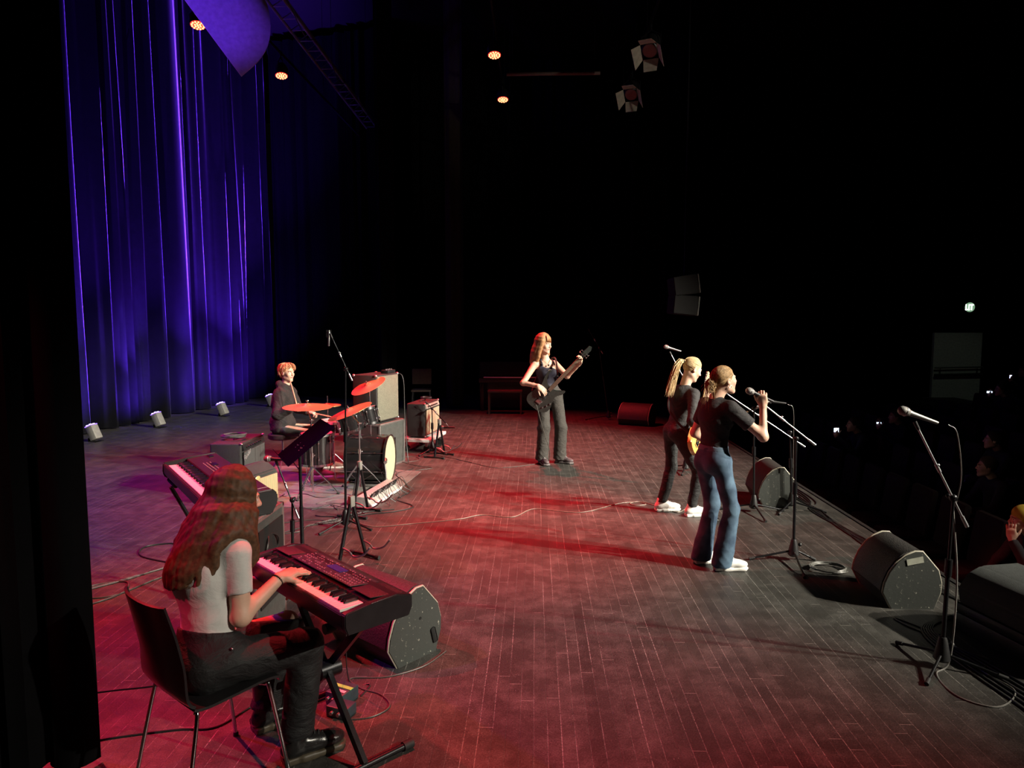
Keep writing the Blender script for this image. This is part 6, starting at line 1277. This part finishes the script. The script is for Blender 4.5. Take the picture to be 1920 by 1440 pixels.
for i, P_ in enumerate(([(-3.35, 4.75), (-3.20, 4.92), (-3.05, 5.12), (-2.85, 5.45), (-2.6, 5.6)], [(-3.40, 4.82), (-3.18, 4.97), (-3.0, 5.22), (-2.75, 5.5), (-2.4, 5.5)], [(-3.3, 4.4), (-3.05, 4.62), (-2.95, 4.85), (-3.05, 5.05), (-3.25, 4.95), (-3.20, 4.75), (-2.98, 4.78), (-2.85, 5.1), (-2.7, 5.35)], [(-2.9, 5.45), (-3.25, 5.62), (-3.35, 5.85), (-3.15, 5.95), (-2.9, 5.75), (-2.7, 5.6)], [(-2.7, 5.55), (-3.05, 5.75), (-3.05, 5.95), (-2.75, 5.9)])):
    cable('dark cable in the loose bundle on the red floor left of the seated girl', P_, 0.0065, CABLEG if i < 3 else CABLE, n=10)['group'] = 'loose cables left of the seated girl'
cable('thin cable on the red floor passing under the chair', [(-2.15, 3.02), (-1.95, 3.10), (-1.70, 3.17), (-1.52, 3.20), (-1.40, 3.42), (-1.15, 3.62)], 0.005)
cable('thin cable crossing the red floor behind the chair back', [(-2.4, 3.46), (-2.2, 3.52), (-2.0, 3.58), (-1.7, 3.75), (-1.45, 3.70)], 0.004)
cable('thin cable from the large scuffed monitor curling past the green striped box', [(-0.52, 4.02), (-0.60, 3.86), (-0.69, 3.77), (-0.82, 3.70), (-1.00, 3.68), (-0.92, 3.58), (-0.80, 3.52), (-0.73, 3.41), (-0.80, 3.31), (-0.93, 3.28)], 0.004, CABLEG)
cable('thin cable dropping from the rear of the played keyboard to the floor', [(-0.95, 3.40, 0.75), (-0.93, 3.47, 0.60), (-0.97, 3.50, 0.3), (-0.98, 3.60, 0.02), (-0.88, 3.62, 0.005), (-0.90, 3.50)], 0.0035)
cable('thin cable hanging from the level microphone on the short stand by the guitarist', [(2.50, 7.06, 1.12), (2.56, 7.06, 1.05), (2.58, 7.08, 0.6), (2.62, 7.12, 0.1), (2.75, 7.2, 0.006)], 0.003, CABLEG)

# ================================================================ lamps
LEDR = mat('red_led', (1, 0.1, 0.05), 0.5, emit=(1.0, 0.10, 0.04), est=9.0); LEDW = mat('hot_led', (1, 0.8, 0.5), 0.5, emit=(1.0, 0.42, 0.16), est=3.2)
def par(label, loc, aim, extra=None):
    t = thing('led_par_lamp', label, 'stage light', (0, 0, 0)); d = (V(aim) - V(loc)).normalized(); M = align(-d, loc); t.matrix_world = M; inv = M.inverted()
    bm = NB(); lathe(bm, [(0.108, 0.0), (0.112, 0.02), (0.112, 0.12), (0.07, 0.20), (0.03, 0.21)], 32); obj('housing', bm, BLK, t)
    bm = NB(); lathe(bm, [(0.098, -0.004), (0.098, 0.004)], 32); fc = obj('lens_plate', bm, mat('lens_plate', (0.25, 0.02, 0.02), 0.4, emit=(1.0, 0.02, 0.02), est=1.6), t)
    for rr, n_ in ((0.0, 1), (0.038, 6), (0.078, 12)):
        for k in range(n_):
            a = 2 * PI * k / n_ + rr * 9; bm = NB(); cyl(bm, (rr * math.cos(a), rr * math.sin(a), -0.012), (rr * math.cos(a), rr * math.sin(a), -0.003), 0.0130, 10); obj('led_lens', bm, LEDW, fc)
    bm = NB(); up = inv.to_3x3() @ V((0, 0, 1)); c = V((0, 0, 0.08)); bm2 = bm; w = inv.to_3x3() @ V((0, 1, 0)); w = (w - up * w.dot(up)).normalized()
    tube(bm, [c + w * 0.125, c + w * 0.13 + up * 0.12, c + w * 0.05 + up * 0.20, c - w * 0.05 + up * 0.20, c - w * 0.13 + up * 0.12, c - w * 0.125], 0.010, 8); tube(bm, [c + up * 0.20, c + up * 0.33], 0.014, 8); obj('yoke', bm, BLKM, t)
    return t
names = ['round red led lamp hanging in front of the blue reflector panel at top left', 'round red led lamp below the truss, right of the blue reflector panel', 'upper of the two round red led lamps near the top centre', 'lower of the two round red led lamps near the top centre']
for (loc, aim), nm in zip(RED_LAMPS, names): par(nm, loc, aim)
def barn(label, loc, aim):
    t = thing('barn_door_lamp', label, 'stage light', (0, 0, 0)); d = (V(aim) - V(loc)).normalized(); M = frame(loc, d.cross(V((0, 0, 1))), -d); t.matrix_world = M; inv = M.inverted().to_3x3()
    bm = NB(); lathe(bm, [(0.11, 0.0), (0.13, 0.02), (0.13, 0.10), (0.11, 0.13), (0.11, 0.30), (0.08, 0.33)], 28); obj('housing', bm, BLK, t)
    bm = NB(); lathe(bm, [(0.10, -0.002), (0.10, 0.004)], 28); obj('lens', bm, mat('dark_glass', (0.02, 0.02, 0.03), 0.1), t)
    LF = mat('barn_leaf', (0.40, 0.37, 0.30), 0.55, 0.2)
    for k in range(4):
        bm = NB(); w0, w1 = 0.12, 0.17 if k % 2 else 0.10; q = prism(bm, [(-w0, 0), (w0, 0), (w1, 0.20), (-w1, 0.20)], 'z', -0.002, 0.002)
        bmesh.ops.transform(bm, matrix=Matrix.Rotation(k * PI / 2, 4, 'Z') @ Matrix.Translation((0, 0.125, -0.01)) @ Matrix.Rotation(math.radians(-62 + (18 if k == 0 else 0)), 4, 'X'), verts=bm.verts[:]); obj('barn_door_leaf', bm, LF, t)
    bm = NB(); up = inv @ V((0, 0, 1)); c = V((0, 0, 0.12)); w = V((1, 0, 0)); tube(bm, [c + w * 0.14, c + w * 0.15 + up * 0.15, c + up * 0.24, c - w * 0.15 + up * 0.15, c - w * 0.14], 0.010, 8); tube(bm, [c + up * 0.24, c + up * 0.38], 0.013, 8); obj('yoke', bm, BLKM, t)
barn('upper unlit lamp with open barn doors near the top, right of centre', (1.72, 11.2, 6.0), (-0.3, 6.5, 0))
barn('lower unlit lamp with open barn doors near the top, right of centre', (1.72, 13.3, 6.0), (-0.3, 8.0, 0))
for x, z, y0, y1, l in ((-4.66, 6.36, 5, 10.5, 'dark pipe over the blue reflector panel carrying the first red lamp'), (-4.23, 6.36, 11.0, 18.0, 'dark pipe carrying the second red lamp from the left'), (-0.62, 6.36, 5, 18.0, 'dark lighting pipe over the middle of the stage carrying two red lamps'), (1.72, 6.40, 5, 18.0, 'dark lighting pipe carrying the two barn door lamps')):
    bm = NB(); tube(bm, [(x, y0, z), (x, y1, z)], 0.024, 10); pp_ = tag(obj('lighting_pipe', bm, BLKM), l, 'pipe')
    for yy in np.arange(y0 + 0.5, y1, 3.0): bm = NB(); tube(bm, [(x, yy, z), (x, yy, 9.0)], 0.004, 5); obj('hanging_wire', bm, BLKM, pp_)
bm = NB(); tube(bm, [(-0.5, 12.6, 6.15), (1.1, 12.6, 6.15)], 0.03, 10); pp_ = tag(obj('lighting_pipe', bm, mat('brown_pipe', (0.10, 0.06, 0.05), 0.6)), 'short cross pipe between the two red lamps near the top centre', 'pipe')
for xx in (-0.4, 1.0): bm = NB(); tube(bm, [(xx, 12.6, 6.15), (xx, 12.6, 9.0)], 0.004, 5); obj('hanging_wire', bm, BLKM, pp_)
t = thing('lighting_truss', 'long lighting truss with cables running down from the top toward the black curtain', 'truss', (-3.62, 12.5, 6.30), math.radians(1.5))
for sx, sz in ((-.12, 0), (.12, 0), (0, .20)): bm = NB(); tube(bm, [(sx, -2.7, sz), (sx, 4.0, sz)], 0.022, 8); obj('chord', bm, mat('truss_metal', (0.22, 0.22, 0.24), 0.4, 0.6), t)
for yy in (-2.5, 0.5, 3.5): bm = NB(); tube(bm, [(0, yy, 0.2), (0, yy, 2.7)], 0.004, 5); obj('hanging_wire', bm, BLKM, t)
for k in range(16):
    y = -2.7 + k * 0.413; bm = NB(); tube(bm, [(-.12, y, 0), (0, y + 0.2, .2), (.12, y + 0.4, 0), (-.12, y + 0.41, 0)], 0.010, 6); obj('brace', bm, mat('truss_metal', (0.22, 0.22, 0.24), 0.4, 0.6), t)
for k in range(3): bm = NB(); tube(bm, spline([(0.16 + 0.03 * k, -2.4 + 2 * k, -0.02), (0.20, -1.8 + 2 * k, -0.22), (0.17, -1.2 + 2 * k, -0.03)], 6), 0.008, 6); obj('hanging_cable', bm, CABLE, t)
# curved reflector panel
t = thing('reflector_panel', 'curved blue lit panel hanging at the top left behind the first red lamp', 'panel')
bm = NB(); rows = []
A_, B_, C_, D_ = V((-4.55, 8.3, 6.35)), V((-3.60, 8.9, 4.93)), V((-3.28, 8.9, 5.75)), V((-4.0, 8.3, 7.2))
for i in range(17):
    u = i / 16; row = []
    for j in range(13):
        v = j / 12; lo_ = A_.lerp(B_, u); hi_ = D_.lerp(C_, u); p = lo_.lerp(hi_, v); p += V((0.30, -0.05, -0.12)) * math.sin(PI * v) * (0.35 + 0.65 * u) * 0.6; row.append(bm.verts.new(p))
    rows.append(row)
for a, b in zip(rows, rows[1:]):
    for j in range(12): bm.faces.new((a[j], a[j + 1], b[j + 1], b[j]))
bmesh.ops.recalc_face_normals(bm, faces=bm.faces[:]); bmesh.ops.solidify(bm, geom=bm.faces[:], thickness=0.03); obj('shell', bm, mat('panel_paint', (0.35, 0.33, 0.40), 0.6), t)
bm = NB(); tube(bm, [A_, B_], 0.012, 6); obj('edge_trim', bm, mat('panel_edge', (0.6, 0.5, 0.5), 0.5), t)
bm = NB(); tube(bm, [B_.lerp(C_, .5), B_.lerp(C_, .5) + V((0, 0, 3.66))], 0.006, 6); obj('wire', bm, STL, t)
# uplights
LEDB = mat('blue_led', (0.3, 0.3, 1), 0.5, emit=(0.45, 0.33, 1.0), est=7.0)
UP = [(-7.10, 11.10, 'floor uplight farthest left at the foot of the blue curtain'), (-6.85, 12.60, 'middle of the three floor uplights at the foot of the blue curtain'), (-6.35, 14.15, 'right one of the three bright floor uplights at the foot of the blue curtain'), (-5.95, 15.75, 'small dim uplight by the curtain just behind the drummer')]
up0 = None
for x, y, l in UP:
    if up0 is None:
        t = thing('floor_uplight', l, 'stage light', (x, y, 0), math.radians(80), 'floor uplights along the blue curtain'); up0 = t
        R_ = Matrix.Rotation(math.radians(-24), 3, 'X')
        bm = NB(); box(bm, (0, 0.0, 0.145), (0.145, 0.13, 0.235), R_, 0.012); obj('housing', bm, mat('grey_housing', (0.24, 0.235, 0.22), 0.5), t)
        bm = NB(); box(bm, (0, -0.06, 0.0), (0.17, 0.10, 0.014)); q = box(bm, (0, 0.055, 0.03), (0.12, 0.02, 0.06)); obj('foot_plate', bm, BLKM, t)
        bm = NB(); q = box(bm, (0, 0, 0), (0.14, 0.125, 0.012), R_); bmesh.ops.translate(bm, vec=V((0, 0, 0.145)) + R_ @ V((0, 0, 0.122)), verts=q); lp = obj('lens_plate', bm, mat('lens_plate_blue', (0.1, 0.08, 0.3), 0.4, emit=(0.25, 0.12, 1.0), est=2.5), t)
        for sx in (-1, 1):
            for sy in (-1, 1):
                bm = NB(); c = V((0, 0, 0.145)) + R_ @ V((sx * 0.034, sy * 0.030, 0.130)); sph(bm, c, 0.026, (1, 1, 0.6), 12); obj('led_lens', bm, LEDB, lp)
    else:
        t = copy_tree(up0); t.location = (x, y, 0); t['label'] = l
    dd = V((-0.97, 0.25, 0)); base_ = V((x, y, 0.36)) + dd * 0.10
    k = 1.0 if y < 15 else 2.2
    spot(base_, base_ + V((-1.1, 0.25, 1.1)), 700 * k, (0.13, 0.03, 1.0), 150, 1.0, 0.02)
    spot(base_, base_ + V((-0.80, 0.10, 4.0)), 6500 * k, (0.13, 0.03, 1.0), 62, 1.0, 0.02)

# ================================================================ things at the far end of the stage
t = thing('upright_piano', 'dark piano with a pale line of keys in the darkness left of the bass player', 'piano', (-0.45, 15.4, 0), math.radians(0))
DK = mat('dark_lacquer', (0.025, 0.020, 0.024), 0.3)
bm = NB(); box(bm, (0, 0.12, 0.55), (1.5, 0.34, 1.0), bev=0.01); obj('case', bm, DK, t)
bm = NB(); box(bm, (0, -0.16, 0.66), (1.5, 0.26, 0.10), bev=0.01); kb = obj('key_bed', bm, DK, t)
bm = NB(); box(bm, (0, -0.20, 0.722), (1.3, 0.13, 0.018)); obj('key_row', bm, IVO, kb)
bm = NB(); box(bm, (0, -0.10, 0.90), (1.3, 0.02, 0.22), Matrix.Rotation(-0.3, 3, 'X')); obj('music_desk', bm, DK, t)
for sx in (-1, 1): bm = NB(); box(bm, (sx * 0.68, -0.22, 0.31), (0.07, 0.07, 0.62), bev=0.01); obj('leg', bm, DK, t)
t = thing('piano_bench', 'low wooden bench in front of the dark piano', 'bench', (-0.62, 14.75, 0))
bm = NB(); box(bm, (0, 0, 0.47), (0.72, 0.32, 0.05), bev=0.01); obj('seat', bm, mat('bench_wood', (0.06, 0.05, 0.04), 0.5), t)
for sx in (-1, 1):
    for sy in (-1, 1): bm = NB(); box(bm, (sx * 0.33, sy * 0.13, 0.225), (0.035, 0.035, 0.45)); obj('leg', bm, mat('bench_wood', (0.06, 0.05, 0.04), 0.5), t)
t = thing('side_chair', 'brown chair back barely visible behind the cream fronted amplifier', 'chair', (-2.45, 15.2, 0), 0.1)
WD = mat('chair_wood', (0.07, 0.045, 0.035), 0.6)
bm = NB(); box(bm, (0, 0, 0.44), (0.42, 0.42, 0.04), bev=0.01); obj('seat', bm, WD, t)
bm = NB(); box(bm, (0, 0.20, 0.72), (0.42, 0.025, 0.34), Matrix.Rotation(-0.12, 3, 'X'), 0.01); obj('backrest', bm, WD, t)
for sx in (-1, 1):
    for sy in (-1, 1): bm = NB(); tube(bm, [(sx * 0.18, sy * 0.18, 0.43), (sx * 0.20, sy * 0.20, 0.0)], 0.012, 8); obj('leg', bm, BLKM, t)
t = tripod_stand('thin stand leaning in the dark right of the bass player', (1.45, 13.9, 0), (1.25, 13.9, 1.4), (1.05, 13.9, 1.75), (1.32, 13.9, 1.3), [(1.0, 13.8, 0), (1.9, 13.7, 0), (1.45, 14.3, 0)], clip='dark')
# hanging speaker column
t = thing('line_array', 'curved column of dark hanging loudspeakers with a thin bright front rim, above the guitarist', 'speaker', (2.48, 12.0, 0))
for k in range(2):
    zc = 2.52 - k * 0.33; a = (-0.14, 0.08)[k]
    bm = NB(); prism(bm, [(-0.22, -0.15), (0.16, -0.16), (0.18, 0.0), (0.16, 0.16), (-0.22, 0.15)], 'y', -0.3, 0.3, bev=0.01); bmesh.ops.transform(bm, matrix=Matrix.Translation((0, 0, zc)) @ Matrix.Rotation(a, 4, 'Y'), verts=bm.verts[:]); cb = obj('cabinet', bm, mat('array_grey', (0.006, 0.006, 0.006), 0.6), t)
    bm = NB(); q = box(bm, (0.185, 0, 0), (0.022, 0.56, 0.31), bev=0.008); bmesh.ops.transform(bm, matrix=Matrix.Translation((0, 0, zc)) @ Matrix.Rotation(a, 4, 'Y'), verts=bm.verts[:]); obj('grille', bm, mat('array_grille', (0.35, 0.36, 0.32), 0.5), cb)
bm = NB(); tube(bm, [(0, 0, 2.68), (0, 0, 9.0)], 0.012, 8); obj('hanging_bar', bm, BLKM, t)

# ================================================================ the hall
t = thing('exit_sign', 'small round pale green exit sign reading UT high on the right', 'sign', (11.94, 20.0, 2.30))
bm = NB(); cyl(bm, (0, 0.02, 0), (0, 0.0, 0), 0.13, 28); obj('disc', bm, mat('exit_green', (0.2, 0.3, 0.2), 0.5, emit=(0.18, 0.32, 0.20), est=1.0), t)
bm = NB(); glyph(bm, 'UT', Matrix.Translation((-0.11, -0.006, -0.065)) @ Matrix.Rotation(PI / 2, 4, 'X'), 0.13, 0.006, 0.24, adv=0.85); obj('letters', bm, mat('exit_letters', (1, 1, 1), 0.5, emit=(0.85, 1.0, 0.85), est=2.2), t)
bm = NB(); tube(bm, [(0, 0.02, 0.12), (0, 0.02, 6.7)], 0.01, 6); obj('hanger', bm, BLKM, t)
bm = NB(); box(bm, (11.70, 20.1, 0.30), (1.30, 0.1, 2.60)); struct('wall_hall', bm, mat('pale_plaster', (0.40, 0.40, 0.36), 0.8))
t = thing('hand_rail', 'thin rail across the pale wall patch at the far right', 'rail', (11.7, 19.95, 0.64))
bm = NB(); tube(bm, [(-0.65, 0, -0.01), (0.65, 0, 0.02)], 0.02, 8); obj('upper_bar', bm, STL, t)
bm = NB(); tube(bm, [(-0.65, 0, -0.21), (0.65, 0, -0.18)], 0.035, 8); obj('lower_bar', bm, BLK, t)
for xx in (-0.5, 0.5): bm = NB(); tube(bm, [(xx, 0.1, 0), (xx, 0, 0), (xx, 0, -0.2)], 0.012, 6); obj('bracket', bm, BLK, t)
for x, y, z, w, h, l in ((4.861, 11.5, 0.184, 0.075, 0.065, 'bright bluish phone screen in the dark hall, left of the nearest microphone'), (5.77, 12, 0.229, 0.075, 0.025, 'thin bright phone screen just left of the nearest microphone head'), (8.817, 14, 0.558, 0.10, 0.035, 'bluish phone light at the right edge of the hall, below the rail'), (9.86, 15, 0.78, 0.048, 0.064, 'small bluish phone light highest in the hall at the right edge')):
    t = thing('phone', l, 'phone', (x, y, z)); bm = NB(); box(bm, (0, 0, 0), (w + 0.01, 0.008, h + 0.01), bev=0.002); obj('case', bm, BLK, t)
    bm = NB(); box(bm, (0, -0.006, 0), (w, 0.003, h)); obj('screen', bm, mat('phone_screen', (0.5, 0.6, 1), 0.3, emit=(0.55, 0.70, 1.0), est=3.5), t)
# raked seating
SEATC = mat('seat_red_dark', (0.018, 0.006, 0.006), 0.9)
t = thing('theatre_seat', 'dark theatre seat in the unlit rows of the hall', 'theatre seat', (0, 0, 0), 0, 'dark theatre seats in rows'); seat0 = t
bm = NB(); box(bm, (0, 0, 0.42), (0.46, 0.44, 0.10), bev=0.03); obj('seat', bm, SEATC, t)
bm = NB(); box(bm, (0, 0.22, 0.72), (0.46, 0.09, 0.56), Matrix.Rotation(-0.15, 3, 'X'), 0.04); obj('backrest', bm, SEATC, t)
bm = NB(); box(bm, (0, 0.05, 0.19), (0.40, 0.10, 0.38)); obj('pedestal', bm, BLK, t)
fst = True
VIEW = [(4.37, 6.35, -.99), (4.37, 5.75, -.99), (6.05, 9.45, -.79), (5.2, 8.2, -.89), (6.05, 8.55, -.79), (8.6, 13.3, -.49), (5.16, 11.54, -.90), (6.07, 12.04, -.83), (9.12, 14.04, -.50), (10.16, 15.04, -.28)]
for r_ in range(9):
    x = 4.35 + r_ * 0.85; zf = -1.0 + r_ * 0.10
    bm = NB(); box(bm, (x + 0.12, 12.6, (zf - 1.02) / 2 + 0.0), (0.85, 15.0, zf + 1.02 if zf + 1.02 > 0.02 else 0.02)); st = struct('floor_step_%d' % (r_ + 1), bm, HALL)
    for c_ in range(14):
        y = 5.9 + c_ * 1.0 * 0.62 + (r_ % 2) * 0.3
        if any(abs(x - vx) < 0.5 and abs(y - vy) < 0.5 for vx, vy, vz in VIEW): continue
        o = seat0 if fst else copy_tree(seat0); fst = False; o.location = (x, y, zf + 0.0); o.rotation_euler = (0, 0, -PI / 2)
for vx, vy, vz in VIEW: o = copy_tree(seat0); o.location = (vx + 0.12, vy, vz); o.rotation_euler = (0, 0, -PI / 2)
def viewer(label, x, y, zs, hat=None, shirt_c=(0.02, 0.02, 0.025), turn=0.0, chin=False, film=False, hairc=(0.05, 0.03, 0.02)):
    """seated audience member facing the stage (-x)"""
    off = A3((x, y, zs)); t = thing('person', label, 'person', off); hf = unit((-math.cos(turn), math.sin(turn), 0.03)); Rh = rotm(hf); hc = off + A3((-0.02, 0, 1.16)); o = off
    J = dict(pelvis=o + (0.10, 0, 0.56), chest=o + (0.10, 0, 0.86), neck=o + (0.07, 0, 1.03), shR=o + (0.08, 0.17, 0.96), shL=o + (0.08, -0.17, 0.96), elR=o + (-0.05, 0.22, 0.72), wrR=o + (-0.22, 0.10, 0.66), elL=o + (-0.05, -0.22, 0.72), wrL=o + ((-0.13, -0.05, 1.0) if chin else (-0.30, -0.04, 0.98) if film else (-0.22, -0.10, 0.66)),
             hipR=o + (0.06, 0.09, 0.54), hipL=o + (0.06, -0.09, 0.54), knR=o + (-0.34, 0.12, 0.53), knL=o + (-0.34, -0.12, 0.53), anR=o + (-0.36, 0.12, 0.10), anL=o + (-0.36, -0.12, 0.10), toeR=(-1, 0, 0), toeL=(-1, 0, 0))
    hands = [hand_part(J['wrR'], (-.9, -.3, -.1), (0, 0, -1), 1, h=0.006, elbow=J['elR']), hand_part(J['wrL'], (-.05, .1, .9) if (chin or film) else (-.9, .3, -.1), (.5, .5, -.6), -1, h=0.006, elbow=J['elL'])]
    bd, fw, upv, side = body_mesh(J, 0.95, (hc, Rh, 0.95, A3(J['neck'])), hands, t, off, h=0.014)
    CL = mat('audience_cloth_%d' % int(shirt_c[0] * 1000), shirt_c, 0.9)
    shirt(J, 0.95, fw, upv, CL, t, off, 5, name='jacket', bust=0, low=-0.02, full=True, rs=(0.065, 0.055), rf=0.04, g=0.02, h=0.014, neck_up=0.02, neck_tilt=0.1)
    trousers(J, 0.95, upv, mat('audience_trousers', (0.015, 0.015, 0.02), 0.9), t, off, 6, waist_up=0.04, h=0.014, hem=zs + 0.08)
    B = Blob(); B.ell(hc + Rh @ A3((0, -0.016, 0.035)), A3((0.082, 0.102, 0.095)), Rh, 0.01, cut=[(hc + Rh @ A3((0, 0.05, 0.045)), Rh @ A3((0, 0.93, -0.5)))])
    if hat: B.ell(hc + Rh @ A3((0, -0.02, 0.055)), A3((0.088, 0.102, 0.088)), Rh, 0.01, cut=[(hc + Rh @ A3((0, 0, 0.02)), Rh @ A3((0, 0, -1)))])
    put('beanie' if hat else 'hair', B.mesh(0.010), mat('beanie_yellow', hat, 0.9) if hat else mat('audience_hair', hairc, 0.7), t, off)
    return t
viewer('seated person in a yellow beanie resting the chin on one hand, at the right edge', 4.37, 6.35, -0.99, hat=(0.45, 0.32, 0.03), turn=0.15, chin=True)
viewer('seated person in a reddish jacket at the right edge below the yellow beanie', 4.37, 5.75, -0.99, shirt_c=(0.20, 0.04, 0.03), turn=0.3)
viewer('dim red-lit seated listener high in the dark hall, right of the nearest microphone', 6.05, 9.45, -0.79, turn=0.3)
viewer('dim red-lit seated listener just below the other, right of the nearest microphone stand', 5.2, 8.2, -0.89, turn=0.2)
viewer('dim red-lit seated listener nearest the right edge, above the yellow beanie', 6.05, 8.55, -0.79, turn=0.25, hairc=(0.10, 0.06, 0.03))
viewer('dark silhouette of a listener against the pale wall patch', 8.6, 13.3, -0.49, turn=0.1)
viewer('dark listener in the unlit hall holding up the brightest phone', 5.16, 11.54, -0.90, film=True)
viewer('dark listener in the unlit hall holding the thin bright phone near the microphone head', 6.07, 12.04, -0.83, film=True)
viewer('dark listener at the right edge holding the lower bluish phone', 9.12, 14.04, -0.50, film=True)
viewer('dark listener at the right edge holding the highest bluish phone', 10.16, 15.04, -0.28, film=True)
